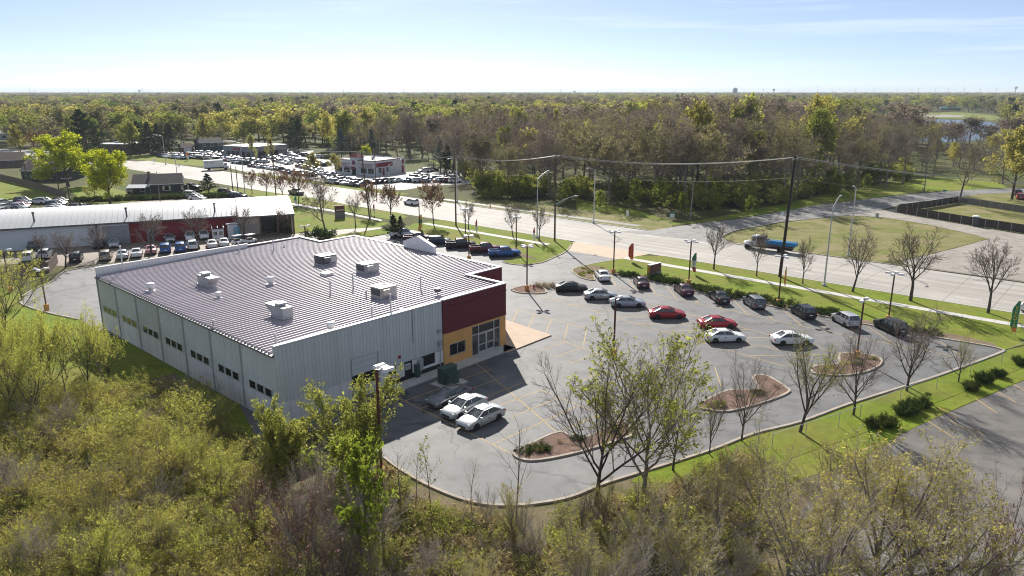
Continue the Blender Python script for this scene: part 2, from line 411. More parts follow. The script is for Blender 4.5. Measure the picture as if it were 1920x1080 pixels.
sheet('fenced_field', gp([(1686, 396), (1796, 381), (1920, 399), (2080, 425), (2080, 460), (1920, 435), (1823, 421)]), 0.014, 'rough_grass')
sheet('field_by_side_road', gp([(1560, 383), (1700, 362), (1890, 352), (1860, 335), (1760, 330), (1650, 345), (1500, 375), (1320, 412), (1270, 419), (1200, 395), (1080, 372), (1080, 390), (1220, 425), (1330, 416)]), 0.008, 'lawn')
sheet('corner_lawn', gp([(1810, 367), (1840, 364), (1915, 361), (2050, 360), (2050, 395), (1920, 392)]), 0.018, 'rough_grass')
sheet('far_verge', [ST(-142, 136.5), ST(-82, 136.5), ST(-78, 141), ST(-84, 150), ST(-142, 150)], 0.018, 'rough_grass')
sheet('far_path', [ST(-150, 139.0), ST(-86, 139.0), ST(-86, 141.2), ST(-150, 141.2)], 0.024, 'side_asphalt')
sheet('far_verge_by_dealer', [ST(-250, 136.5), ST(-165, 136.5), ST(-165, 141.5), ST(-250, 141.5)], 0.018, 'lawn')
# lawns between the road and the lots
def stq(px): return gp(px)
sheet('lawn_by_truck_row', [LOT_W[0]] + LOT_W[1:7] + gp([(700, 443), (640, 455), (600, 452), (640, 440), (769, 424), (775, 420)]) + [ST(-124, 116.0), ST(-88, 116.0), ST(-85.6, 115)] + gp([(1071, 460), (1060, 473), (1039, 483), (1018, 492), (992, 496.5), (969, 497), (942, 491)]), 0.10, 'lawn')
sheet('lawn_by_stalls', LOT[29:20:-1] + [LOT[20], LOT[19]] + gp([(1900, 652), (1960, 640), (2100, 690)]) + [ST(25, 108.5), ST(25, 116.0), ST(-66, 116.0), ST(-69.3, 113.5)] + gp([(1187, 483), (1160, 487)]) + LOT_IN[-2::-1], 0.10, 'lawn')
sheet('lawn_by_neighbour', gp([(520, 384), (600, 400), (700, 415), (730, 418), (712, 426), (600, 432), (548, 438), (540, 410)]), 0.03, 'lawn')
sheet('verge_by_neighbour', gp([(430, 352), (480, 357), (600, 373), (689, 392), (748, 399), (764, 406), (750, 414), (735, 413), (640, 395), (540, 378), (470, 368), (430, 362)]), 0.034, 'lawn')
kerb('kerb_road_near', [ST(-86, 116.1), ST(-124, 116.1)], mat='walk_concrete')
kerb('kerb_road_right', [ST(-66, 116.1), ST(60, 116.1)], mat='walk_concrete')
kerb('kerb_road_far', [ST(-140, 136.4), ST(-82, 136.4)], mat='walk_concrete')
kerb('kerb_field', smooth_path(gp([(1464, 417), (1389, 430.5), (1363, 438.5), (1354, 446), (1366, 453.5), (1390, 459.5), (1500, 473), (1660, 495), (1829, 517), (1990, 540)]), 3))
# sidewalk: slabs laid one by one
slab_me = MB().box(-0.745, 0.745, -0.78, 0.78, 0.0, 0.125, taper=0.008).mesh('slab', M['walk_concrete'])
def sidewalk(name, s0, s1, t):
    root = bpy.data.objects.new(name, None); COL.objects.link(root); root['kind'] = 'structure'
    root.location = ST(s0, t); root.rotation_euler = (0, 0, ROAD_A)
    n = int((s1 - s0) / 1.5)
    for i in range(n):
        link('slab', slab_me, root, (0.75 + i * 1.5, 0, random.uniform(-0.004, 0.004)))
random.seed(5)
sidewalk('sidewalk_by_stalls', -70.5, 22, 110.0)
sidewalk('sidewalk_by_truck_row', -124, -87.5, 110.2)
sheet('sidewalk_neighbour', gp([(447, 366), (540, 379.5), (640, 396.5), (715, 412), (716, 415), (640, 400), (540, 383), (447, 369)]), 0.05, 'walk_concrete', 0.05)
sheet('driveway_apron', [ST(-87, 108.6), ST(-70, 108.6), ST(-69, 116.3), ST(-86, 116.3)], 0.0235, 'tan_concrete')
# lane markings
mk_root = bpy.data.objects.new('road_markings', None); COL.objects.link(mk_root); mk_root['kind'] = 'structure'
def stripe(a, b, w, mat, z, parent, name):
    d = Vector((b[0] - a[0], b[1] - a[1], 0)); L = d.length; d.normalize(); nrm = Vector((-d.y, d.x, 0)) * (w / 2)
    return MB().face([(a[0] - nrm.x, a[1] - nrm.y, z), (b[0] - nrm.x, b[1] - nrm.y, z), (b[0] + nrm.x, b[1] + nrm.y, z), (a[0] + nrm.x, a[1] + nrm.y, z)]).build(name, M[mat], parent)
for s in range(-200, 40, 12):
    for t_o in (120.6, 132.0): stripe(ST(s, t_o), ST(s + 3.2, t_o), 0.16, 'white_paint', 0.027, mk_root, 'lane_dash')
P('faded_yellow', (0.50, 0.36, 0.19), rough=0.8, var=0.1)
for s in range(-200, 60, 14):
    if -96 < s < -58: continue
    for t_o in (124.2, 128.0): stripe(ST(s, t_o), ST(s + 13.9, t_o), 0.12, 'faded_yellow', 0.027, mk_root, 'centre_line')
# lot markings (each line its own)
def paint(pairs, w=0.11):
    for a, b in pairs: stripe(G(*a), G(*b), w, 'yellow_paint', 0.021, lot, 'stall_line')
paint([((1145, 518), (1156, 537)), ((1177, 523), (1189, 541)), ((1216, 531), (1231, 554)), ((1250, 537), (1270, 563)), ((1290, 547), (1312.5, 572)), ((1332, 556), (1354, 580)),
       ((1374, 562), (1403, 591)), ((1412, 570), (1453, 602)), ((1467, 580), (1503.5, 611)), ((1529, 599.5), (1559, 624)), ((1573, 602), (1600, 624)), ((1625, 611), (1677, 646)), ((1696, 629), (1741, 659)), ((1760, 640), (1806, 670))])
paint([((1150, 535), (1360, 580)), ((1360, 580), (1560, 624)), ((1560, 624), (1830, 676))])
# the double row: stall lines at the cars' angle either side of a dashed centre line
c0, c1 = G(1064, 549), G(1560, 684); cd = (c1 - c0).normalized(); cl = (c1 - c0).length; ca = Vector((math.cos(R(3)), math.sin(R(3)), 0))
for i in range(int(cl / 4.0) + 1):
    q = c0 + cd * (4.0 * i)
    stripe(q - ca * 5.6, q + ca * 5.6, 0.11, 'yellow_paint', 0.021, lot, 'stall_line')
    stripe(q + cd * 0.2, q + cd * 2.0, 0.11, 'yellow_paint', 0.0225, lot, 'centre_tick')
for sg in (-1, 1): stripe(c0 + ca * 5.6 * sg, c1 + ca * 5.6 * sg, 0.11, 'yellow_paint', 0.0235, lot, 'row_line')
paint([((972, 581), (960, 604.5)), ((1002, 590.6), (991, 614)), ((1034, 599), (1023.6, 624)), ((1065.6, 607.6), (1058, 636.5)), ((1100, 616), (1094, 648)), ((970, 581), (1102, 617)),
       ((1012, 658), (1064, 640)), ((1040, 670), (1093, 651)), ((1069, 682), (1123, 662)), ((1033, 632), (1170, 680)),
       ((740, 743), (957, 850)), ((760, 752), (828, 727)), ((790, 766), (806, 760.5)), ((860, 713), (920, 693)), ((883, 729), (948, 706)), ((905, 747), (982, 717)),
       ((933, 762), (1013, 732)), ((960, 782), (1043, 748)), ((925, 833), (1080, 763)), ((893, 681), (1043, 810)), ((1013, 731), (1168, 793)), ((1052, 810), (1117, 780)), ((870, 812), (914, 796)),
       ((1085, 717), (1146, 690)), ((1110, 733), (1180, 703)), ((1190, 768), (1262, 735)), ((1225, 712), (1236, 690)), ((1299, 690), (1290, 712)), ((1340, 688), (1352, 725)), ((1215, 727), (1272, 704))])
# mulched islands
def island(name, px, plants=()):
    pts = smooth_path(gp(px), 4, True)
    sheet(name, pts, 0.13, 'mulch', 0.12)
    kerb('kerb_' + name, pts + pts[:2], w=0.24, h=0.155)
island('island_near', [(963, 850), (1000, 831), (1048, 812), (1087, 825), (1125, 809), (1163, 792), (1186, 806), (1184, 818), (1100, 845), (1030, 861), (985, 864)])
island('island_middle', [(1310, 761), (1363, 734), (1420, 731), (1412, 708), (1437, 706), (1474, 728), (1476, 738), (1433, 755), (1367, 772), (1325, 769)])
island('island_far_right', [(1521, 694), (1532, 687), (1572, 683), (1577, 664), (1633, 667), (1654, 680), (1627, 697), (1580, 705), (1530, 702)])
island('island_hydrant', [(960, 545), (968, 540), (996, 535), (1018, 540), (1022, 550), (981, 550.5)])
sheet('planting_bed', smooth_path(gp([(1113, 515), (1113, 525), (1092, 521), (1080, 513.5), (1075, 508.5), (1083, 504), (1104, 499), (1122, 500), (1150, 509), (1152, 513)]), 2, True), 0.112, 'soil')
sheet('soil_strip_by_stalls', gp([(1153, 513.4), (1218, 526), (1298, 544), (1363, 556), (1466, 578), (1608, 605), (1699, 622.5), (1777, 636), (1855, 649), (1870, 652), (1862, 645), (1790, 629), (1700, 616), (1610, 599), (1466, 571), (1363, 550.5), (1298, 539), (1218, 521), (1165, 509)]), 0.114, 'soil')
sheet('soil_by_truck_row', gp([(973, 482), (1018, 490), (1000, 484), (985, 477), (965, 474), (940, 469)]), 0.114, 'soil')
# entrance pad and walk along the front wall
sheet('entrance_pad', gp([(944, 600), (1034, 630), (968, 656), (944, 663)]), 0.15, 'tan_concrete', 0.15)
sheet('neighbour_lot', gp([(-60, 500), (40, 494), (140, 500), (230, 490), (330, 478), (440, 466), (560, 455), (640, 440), (720, 428), (715, 425), (600, 433), (540, 440), (470, 425), (490, 380), (440, 372), (350, 373), (250, 378), (130, 396), (-60, 400)]), 0.006, 'gravel_lot')
sheet('back_yard_lawn', gp([(-60, 395), (-60, 325), (0, 335), (60, 350), (125, 368), (118, 376), (60, 384)]), 0.012, 'lawn')
sheet('house_lawn', gp([(130, 352), (180, 345), (250, 362), (345, 372), (440, 366), (440, 358), (400, 352), (345, 372), (250, 378), (150, 382)]), 0.010, 'lawn')
sheet('corner_grass', gp([(230, 291), (300, 291), (388, 299), (388, 312), (330, 308), (230, 296)]), 0.012, 'lawn')
sheet('dealership_lot', gp([(300, 288), (400, 283), (505, 287), (560, 280), (590, 282), (575, 295), (620, 300), (640, 326), (780, 322), (830, 316), (862, 322), (892, 336), (880, 345), (800, 349), (760, 356), (690, 357), (625, 349), (540, 336), (470, 325), (430, 315), (400, 302)]), 0.010, 'far_concrete')
sheet('dealer_lawn', gp([(800, 300), (900, 300), (910, 330), (885, 332), (860, 320), (830, 314)]), 0.012, 'lawn')
sheet('lower_lot', [Vector((100, 87, 0))] + gp([(1925, 712), (1870, 735), (1800, 765), (1730, 795), (1690, 815), (1640, 850), (1560, 900), (1500, 960), (1480, 1080), (1500, 1500), (2300, 1500)]), 0.014, 'old_asphalt')
sheet('fence_lawn', gp([(1960, 628), (1884, 659), (1820, 685), (1687, 730), (1587, 763), (1413, 817), (1333, 848), (1200, 890), (1180, 905), (1300, 905), (1480, 905), (1560, 880), (1640, 845), (1690, 813), (1800, 763), (1930, 708), (2100, 650)]), 0.018, 'lawn')
paint([])
for a, b in [((1760, 765), (1795, 785)), ((1830, 748), (1870, 775)), ((1900, 720), (1930, 738)), ((1870, 735), (1905, 755)), ((1780, 788), (1830, 815)), ((1740, 790), (1790, 822)), ((1600, 850), (1660, 828)), ((1640, 880), (1700, 850)), ((1680, 900), (1740, 872)), ((1820, 800), (1848, 818))]:
    stripe(G(*a), G(*b), 0.11, 'yellow_paint', 0.020, lot, 'stall_line')
# lake and park far to the right
sheet('lake', smooth_path(gp([(1600, 242), (1640, 230), (1700, 224), (1800, 225), (1870, 231), (1895, 240), (1870, 255), (1800, 266), (1700, 264), (1630, 256)]), 3, True), 0.03, 'lake_water')
sheet('park_meadow', smooth_path(gp([(1640, 224), (1690, 221), (1800, 222), (1860, 225), (1870, 218), (1800, 211), (1700, 212), (1650, 217)]), 3, True), 0.02, 'meadow')
sheet('park_beach', gp([(1670, 219.5), (1800, 219.5), (1810, 216.5), (1770, 215), (1720, 216.5), (1668, 218)]), 0.05, 'pale_gravel')
# ------------------------------------------------------------------ the commercial building
M['grey_siding'] = streaked('grey_siding', (0.60, 0.62, 0.63), 0.55, 2, amt=0.08)
M['olive_siding'] = streaked('olive_siding', (0.60, 0.62, 0.61), 0.6, 2, amt=0.12)
M['pale_block'] = streaked('pale_block', (0.72, 0.715, 0.75), 0.85, 2, 0.3, 0.2)
P('maroon_stucco', (0.135, 0.024, 0.032), rough=0.8, var=0.1, scale=0.7, bump=0.2)
P('orange_stucco', (0.70, 0.37, 0.125), rough=0.85, var=0.08, scale=0.7, bump=0.2)
M['roof_metal'] = streaked('roof_metal', (0.46, 0.412, 0.45), 0.40, 0, amt=0.22)
P('white_metal', (0.74, 0.73, 0.73), rough=0.5, var=0.05, scale=1.0)
P('brown_metal', (0.13, 0.085, 0.085), rough=0.6, var=0.1)
P('black_board', (0.014, 0.014, 0.016), rough=0.5, var=0.2)
P('grey_metal', (0.40, 0.41, 0.41), rough=0.5, var=0.12, scale=0.8, metal=0.1)
P('dark_metal', (0.09, 0.09, 0.10), rough=0.5, var=0.15)
P('tan_metal', (0.50, 0.45, 0.40), rough=0.55, var=0.1)
P('galvanised', (0.48, 0.49, 0.50), rough=0.42, var=0.15, scale=2.0, metal=0.35)
P('utility_green', (0.045, 0.085, 0.075), rough=0.55, var=0.12)
P('aluminium', (0.55, 0.56, 0.57), rough=0.4, var=0.05, metal=0.4)
P('void_black', (0.01, 0.01, 0.012), rough=0.7)
t_ = NT('dark_glass'); t_.bsdf(t_.ramp(t_.noise(t_.coord(), 0.8, 3), [(0.3, (0.010, 0.012, 0.014)), (0.7, (0.022, 0.024, 0.026))]), 0.06, 0, 0.6); M['dark_glass'] = t_.mat
t_ = NT('door_glass'); t_.bsdf(t_.ramp(t_.noise(t_.coord(), 0.8, 3), [(0.3, (0.03, 0.035, 0.035)), (0.7, (0.09, 0.095, 0.09))]), 0.06, 0, 0.6); M['door_glass'] = t_.mat

BN = G(526, 799); BROT = R(47.5)
bld = thing('commercial_building', 'large grey metal shop building with ribbed roof and maroon and orange entrance corner', 'building', BN, BROT)
def bp(name, mb, mat, parent=None, smooth=False): return mb.build(name, M[mat] if isinstance(mat, str) else mat, parent or bld, smooth)
def roofz(x): return 6.72 + 0.02 * x
# shell behind the cladding
mb = MB(); mb.prism([(0.12, 0.12), (29.2, 0.12), (29.2, 6), (34.8, 6), (34.8, 36.6), (28.8, 36.6), (28.8, 41.8), (0.12, 41.8)], 0, 6.55); bp('core_wall', mb, 'grey_siding')
# long wall: painted block below, ribbed panels above, bay by bay
mb = MB().box(-0.10, 0.1, 0.0, 42.0, 0, 2.42); bp('block_wall', mb, 'pale_block')
def ribbed(length, z0, z1, pitch, depth, axis, off, rib=0.35):
    """one ribbed panel: profile along the wall, extruded up"""
    mb = MB(); xs = []; n = max(1, round(length / pitch)); p = length / n
    for i in range(n):
        b = i * p; xs += [(b, 0), (b + p * (1 - rib) - 0.015, 0), (b + p * (1 - rib), depth), (b + p - 0.015, depth)]
    xs.append((length, 0))
    for i in range(len(xs) - 1):
        (a, d0), (b, d1) = xs[i], xs[i + 1]
        if axis == 'y': q = [(off - d0, b * 0 + a, z0), (off - d1, b, z0), (off - d1, b, z1), (off - d0, a, z1)]; q.reverse()
        else: q = [(a, off - d0, z0), (b, off - d1, z0), (b, off - d1, z1), (a, off - d0, z1)]
        mb.face(q)
    return mb
bay_me = ribbed(5.96, 0, 6.62 - 2.42, 0.30, 0.03, 'y', 0).mesh('wall_bay', M['olive_siding'])
pane_me = MB().face([(-0.125, 0.06, 0.05), (-0.125, 1.16, 0.05), (-0.125, 1.16, 0.79), (-0.125, 0.06, 0.79)][::-1]).mesh('pane', M['dark_glass'])
fr = MB()
for y0, y1, z0, z1 in ((0, 1.22, 0, 0.05), (0, 1.22, 0.79, 0.84), (0, 0.06, 0.05, 0.79), (1.16, 1.22, 0.05, 0.79)): fr.box(-0.145, -0.0, y0, y1, z0, z1)
frame_me = fr.mesh('window', M['olive_siding'])
dsp = MB().tube([(-0.16, 0, 6.6), (-0.16, 0, 0.35), (-0.30, 0, 0.12)], 0.065, 8).mesh('downspout', M['grey_metal'])
for k in range(7):
    link('wall_bay', bay_me, bld, (-0.04, 6 * k + 0.02, 2.42))
    for j in range(3):
        w = link('window', frame_me, bld, (0, 6 * k + 0.75 + j * 1.42, 2.46)); link('pane', pane_me, w)
    link('downspout', dsp, bld, (0, 6 * k + 6.0 if k < 6 else 0.25 + 41.6, 0))
bp('wall_ledge', MB().box(-0.15, -0.04, 0, 42.0, 2.36, 2.44), 'olive_siding')
bp('gutter', MB().box(-0.30, -0.05, -0.02, 42.05, 6.55, 6.71), 'dark_metal')
bp('corner_trim', MB().box(-0.08, 0.02, -0.06, 0.05, 2.3, 6.55), 'olive_siding')
# front wall
pan_me = ribbed(0.408, 0, 7.50 - 2.08, 0.408, 0.045, 'x', 0, 0.12).mesh('wall_panel', M['grey_siding'])
short = ribbed(0.408, 0, 7.50 - 4.18, 0.408, 0.045, 'x', 0, 0.12).mesh('wall_panel', M['grey_siding'])
for i in range(48):
    x = 0.02 + i * 0.408
    if 7.75 < x < 10.9:
        link('wall_panel', short, bld, (x, -0.02, 4.18))
    else: link('wall_panel', pan_me, bld, (x, -0.02, 2.08))
bp('block_base', MB().box(-0.05, 7.8, -0.07, 0.1, 0, 2.07), 'pale_block')
bp('black_band', MB().box(11.1, 19.64, -0.06, 0.1, 0, 2.07), 'black_board')
def wpanel(name, x0, x1, z0, z1, mat='white_metal', y=-0.09): return bp(name, MB().box(x0, x1, y, -0.06 + 0.002, z0, z1), mat)
wpanel('white_panel', 11.12, 12.2, 0.35, 2.05); wpanel('white_panel', 13.15, 14.25, 0.62, 2.05); wpanel('white_panel', 15.3, 16.6, 0.65, 2.05)
wpanel('white_panel', 16.62, 19.62, 0.65, 0.93); wpanel('white_panel', 18.42, 19.62, 0.932, 2.05); wpanel('wall_window', 16.64, 18.41, 0.94, 2.05, 'dark_glass', -0.085)
def text(name, body, size, mat, parent, loc, rot, ext=0.004, align='CENTER'):
    cu = bpy.data.curves.new(name, 'FONT'); cu.body = body; cu.size = size; cu.extrude = ext; cu.align_x = align; cu.align_y = 'CENTER'
    cu.materials.append(M[mat]); o = bpy.data.objects.new(name, cu); me = bpy.data.meshes.new_from_object(o); bpy.data.objects.remove(o); o = bpy.data.objects.new(name, me)
    COL.objects.link(o); o.parent = parent; o.location = loc; o.rotation_euler = rot
    return o
P('red_paint', (0.32, 0.022, 0.025), rough=0.5); P('black_paint', (0.02, 0.02, 0.022), rough=0.5)
s1 = wpanel('wall_notice', 12.32, 13.0, 0.62, 1.16, 'white_metal', -0.10)
bp('notice_symbol', MB().lathe([(0.14, 0), (0.14, 0.012)], 14), 'red_paint', s1).matrix_local = Matrix.Translation((12.5, -0.112, 0.86)) @ Matrix.Rotation(R(90), 4, 'X')
for k in range(4): bp('notice_line', MB().box(12.68, 12.95, -0.106, -0.101, 0.72 + k * 0.1, 0.755 + k * 0.1), 'grey_metal', s1)
s2 = wpanel('wall_notice', 14.4, 15.06, 1.2, 1.85, 'white_metal', -0.10)
for k in range(4): bp('notice_line', MB().box(14.47, 14.99, -0.106, -0.101, 1.29 + k * 0.13, 1.35 + k * 0.13), 'black_paint', s2)
bp('alarm_bell', MB().lathe([(0.17, 0), (0.17, 0.06), (0.08, 0.1)], 14), 'red_paint').matrix_local = Matrix.Translation((13.7, -0.05, 2.86)) @ Matrix.Rotation(R(90), 4, 'X')
# overhead door: sections, one of them glazed
od = bp('overhead_door', MB().box(7.82, 11.08, 0.02, 0.10, 0, 4.18), 'dark_metal')
for z0, z1 in ((2.42, 3.0), (3.0, 3.6), (3.6, 4.16), (0.02, 0.6), (0.6, 1.2)): bp('door_section', MB().box(7.92, 10.98, -0.02, 0.05, z0 + 0.01, z1 - 0.01), 'grey_siding', od)
for j in range(3): bp('door_pane', MB().box(7.95 + j * 1.02, 8.92 + j * 1.02, 0.0, 0.04, 1.24, 1.78), 'dark_glass', od); bp('door_pane', MB().box(7.95 + j * 1.02, 8.92 + j * 1.02, 0.0, 0.04, 1.84, 2.38), 'dark_glass', od)
for x0 in (7.74, 11.0): bp('door_jamb', MB().box(x0, x0 + 0.1, -0.07, 0.1, 0, 4.2), 'grey_metal', od)
# electrical boxes on the wall
bp('meter_cabinet', MB().box(16.0, 16.55, -0.40, -0.10, 0.75, 2.0), 'grey_metal'); bp('transformer_cabinet', MB().box(15.5, 15.95, -0.55, -0.10, 0, 1.55), 'utility_green')
mb = MB(); [mb.tube([(x, -0.2, 0), (x, -0.2, 0.75)], 0.04, 6) for x in (16.15, 16.38)]; bp('conduit', mb, 'grey_metal')
bp('wall_mast', MB().tube([(19.05, -0.28, 0), (19.05, -0.28, 3.0)], 0.05, 6).box(18.85, 19.25, -0.42, -0.16, 2.7, 3.25), 'grey_metal')
bp('wall_conduit', MB().tube([(15.5, -0.1, 7.4), (15.5, -0.1, 3.9)], 0.03, 6), 'dark_metal')
bp('floodlight', MB().box(18.9, 19.25, -0.4, -0.06, 4.2, 4.5), 'grey_metal')
# maroon and orange entrance block
bp('orange_wall', MB().box(19.65, 20.52, -0.16, 0.3, 0, 3.88).box(22.92, 23.93, -0.16, 0.3, 0, 3.88).box(28.47, 29.42, -0.16, 0.3, 0, 3.88)
   .box(20.52, 22.92, -0.16, 0.3, 0, 1.03).box(20.52, 22.92, -0.16, 0.3, 2.43, 3.88).box(23.93, 28.47, -0.16, 0.3, 3.62, 3.88).box(29.2, 29.42, 0.3, 6.0, 0, 3.88), 'orange_stucco')
bp('maroon_wall', MB().box(19.65, 29.46, -0.20, 0.25, 3.88, 7.58).box(29.1, 29.46, 0.25, 6.1, 3.88, 7.58).box(29.46, 35.1, 5.75, 6.1, 0, 7.58).box(34.75, 35.1, 6.1, 36.8, 0, 7.58), 'maroon_stucco')
bp('maroon_ledge', MB().box(19.63, 29.52, -0.26, -0.2, 6.75, 6.82).box(19.63, 29.52, -0.26, -0.2, 3.86, 3.95), 'maroon_stucco')
def wnd(x0, x1, z0, z1, nx=1, glass='dark_glass'):
    o = MB().box(x0, x1, -0.04, 0.0, z0, z1).build('window', M[glass], bld)
    mb = MB(); w = 0.05
    mb.box(x0, x1, -0.12, -0.041, z0, z0 + w).box(x0, x1, -0.12, -0.041, z1 - w, z1).box(x0, x0 + w, -0.12, -0.041, z0 + w, z1 - w).box(x1 - w, x1, -0.12, -0.041, z0 + w, z1 - w)
    for i in range(1, nx):
        x = x0 + (x1 - x0) * i / nx; mb.box(x - w / 2, x + w / 2, -0.12, -0.041, z0 + w, z1 - w)
    mb.build('frame', M['aluminium'], o); return o
wnd(20.54, 22.90, 1.05, 2.41, 2); wnd(23.95, 25.0, 2.58, 3.6); wnd(25.0, 27.5, 2.58, 3.6); wnd(27.5, 28.45, 2.58, 3.6); wnd(23.95, 24.95, 0.17, 2.56, 1, 'door_glass'); wnd(27.52, 28.45, 0.17, 2.56, 1, 'door_glass')
for x0 in (24.97, 26.25):
    d = MB().box(x0 + 0.1, x0 + 1.16, -0.05, 0.0, 0.3, 2.42).build('door', M['door_glass'], bld)
    mb = MB().box(x0, x0 + 1.26, -0.13, -0.051, 0.17, 0.4).box(x0, x0 + 1.26, -0.13, -0.051, 2.42, 2.56).box(x0, x0 + 0.11, -0.13, -0.051, 0.4, 2.42).box(x0 + 1.15, x0 + 1.26, -0.13, -0.051, 0.4, 2.42).box(x0 + 0.11, x0 + 1.15, -0.13, -0.051, 1.15, 1.27)
    mb.build('frame', M['aluminium'], d)
    MB().tube([(x0 + (1.0 if x0 < 26 else 0.26), -0.2, 0.9), (x0 + (1.0 if x0 < 26 else 0.26), -0.2, 1.5)], 0.02, 6).build('handle', M['aluminium'], d)
bp('front_walk', MB().box(12.2, 29.4, -1.75, -0.07, 0, 0.15).box(29.4, 31.2, -1.75, 4.5, 0, 0.148), 'walk_concrete')
# parapets and caps
bp('front_cap', MB().box(-0.02, 19.63, -0.12, 0.28, 7.50, 7.58), 'white_metal')
bp('front_parapet', MB().box(-0.02, 19.63, 0.03, 0.26, 6.5, 7.498), 'white_metal')
capw = MB().box(19.63, 29.52, -0.26, 0.3, 7.582, 7.68).box(29.05, 29.52, 0.3, 6.15, 7.582, 7.682).box(29.52, 35.16, 5.7, 6.15, 7.582, 7.68).box(34.68, 35.16, 6.15, 18.3, 7.582, 7.682).box(34.68, 35.16, 24.6, 36.85, 7.582, 7.682)
capw.box(28.6, 34.68, 36.4, 36.85, 7.582, 7.68).box(28.6, 29.05, 36.85, 42.2, 7.582, 7.682).box(20.2, 28.6, 41.75, 42.2, 7.582, 7.68)
bp('parapet_cap', capw, 'white_metal')
bp('inner_parapet', MB().box(29.0, 29.098, 0.3, 6.1, 6.9, 7.58).box(34.65, 34.748, 6.12, 36.4, 6.9, 7.58).box(28.65, 34.65, 36.4, 36.6, 6.5, 7.58).box(28.65, 28.8, 36.6, 41.8, 6.5, 7.58).box(20.2, 28.65, 41.8, 42.1, 6.0, 7.58), 'brown_metal')
back = ribbed(20.15, 0, 1.05, 0.40, 0.04, 'x', 0, 0.15)
bp('back_parapet', back, 'white_metal').location = (0.02, 41.9, 6.75)
bp('back_parapet_cap', MB().box(-0.05, 20.18, 41.8, 42.1, 7.802, 7.88).box(-0.05, 20.18, 41.96, 42.05, 0, 7.80), 'white_metal')
mb = MB(); pr = [(18.25, 7.1), (18.25, 8.45), (21.6, 9.5), (24.65, 8.4), (24.65, 7.1)]
for x in (34.72, 35.2): mb.face([(x, y, z) for y, z in (pr if x < 35 else pr[::-1])])
for i in range(5):
    a, b = pr[i], pr[(i + 1) % 5]; mb.face([(34.72, a[0], a[1]), (35.2, a[0], a[1]), (35.2, b[0], b[1]), (34.72, b[0], b[1])])
bp('gable_sign', mb, 'white_metal')
bp('gable_trim', MB().bar((34.96, 21.6, 9.53), (34.96, 18.2, 8.47), 0.6, 0.06).bar((34.96, 21.6, 9.53), (34.96, 24.7, 8.42), 0.6, 0.06), 'white_metal')
# roof: standing-seam panels, one object each
def roof_panel(L):
    mb = MB(); p = 0.604
    prof = [(0.0, 0.0), (p - 0.20, 0.0), (p - 0.15, 0.20), (p - 0.06, 0.20), (p, 0.0)]
    for i in range(4):
        (a, za), (b, zb) = prof[i], prof[i + 1]
        mb.face([(-0.12, a, roofz(-0.12) + za), (L, a, roofz(L) + za), (L, b, roofz(L) + zb), (-0.12, b, roofz(-0.12) + zb)])
    mb.face([(-0.12, a, roofz(-0.12) + z) for a, z in prof][::-1])
    return mb.mesh('roof_panel', M['roof_metal'])
RP = {k: roof_panel(k) for k in (29.0, 34.6, 28.7)}
for i in range(69):
    y = 0.27 + i * 0.604; L = 29.0 if y < 5.5 else (34.6 if y + 0.6 < 36.7 else 28.7)
    link('roof_panel', RP[L], bld, (0, y, 0))
# ------------------------------------------------------------------ things on the roof
def on_roof(px, py, z=7.2):
    q = G(px, py, z); c, s = math.cos(-BROT), math.sin(-BROT); d = q - BN
    lx = d.x * c - d.y * s; return Vector((q.x, q.y, roofz(lx)))
def roof_thing(name, label, cat, px, py, rz=0.0, group=None, z=7.1):
    return thing(name, label, cat, on_roof(px, py, z), BROT + rz, group)
def long_unit(label, px, py, flip):
    t = roof_thing('air_handler', label, 'air handler', px, py, R(90), 'rooftop air units')
    MB().box(-1.35, 1.35, -0.62, 0.62, 0, 0.28).build('kerb_base', M['galvanised'], t)
    MB().box(-1.3, 1.05, -0.58, 0.58, 0.282, 1.35).build('casing', M['grey_metal'], t)
    s = 1 if flip else -1
    x0, x1 = (1.052, 2.05) if flip else (-1.302, -2.2)
    h = MB(); h.v += [(x0, -0.58, 0.5), (x0, 0.58, 0.5), (x0, 0.58, 1.33), (x0, -0.58, 1.33), (x1, -0.66, 1.30), (x1, 0.66, 1.30), (x1, 0.66, 1.36), (x1, -0.66, 1.36)]
    for q in ((0, 1, 2, 3), (0, 4, 5, 1), (3, 2, 6, 7), (4, 7, 6, 5), (0, 3, 7, 4), (1, 5, 6, 2)): h.f.append(q); h.m.append(0)
    h.build('intake_hood', M['grey_metal'], t)
    MB().box(-0.3, 0.45, -0.4, 0.4, 1.352, 1.62).box(-0.45, 0.6, -0.5, 0.5, 1.62, 1.68).build('vent_cap', M['galvanised'], t)
    MB().box(-1.31, 1.06, -0.585, -0.581, 0.8, 0.82).build('panel_seam', M['dark_metal'], t)
long_unit('long grey rooftop air handler with hood, nearest the far left of the ribbed roof', 388, 533, False)
long_unit('long grey rooftop air handler with hood overhanging the left, nearest the eave corner', 528, 592, True)
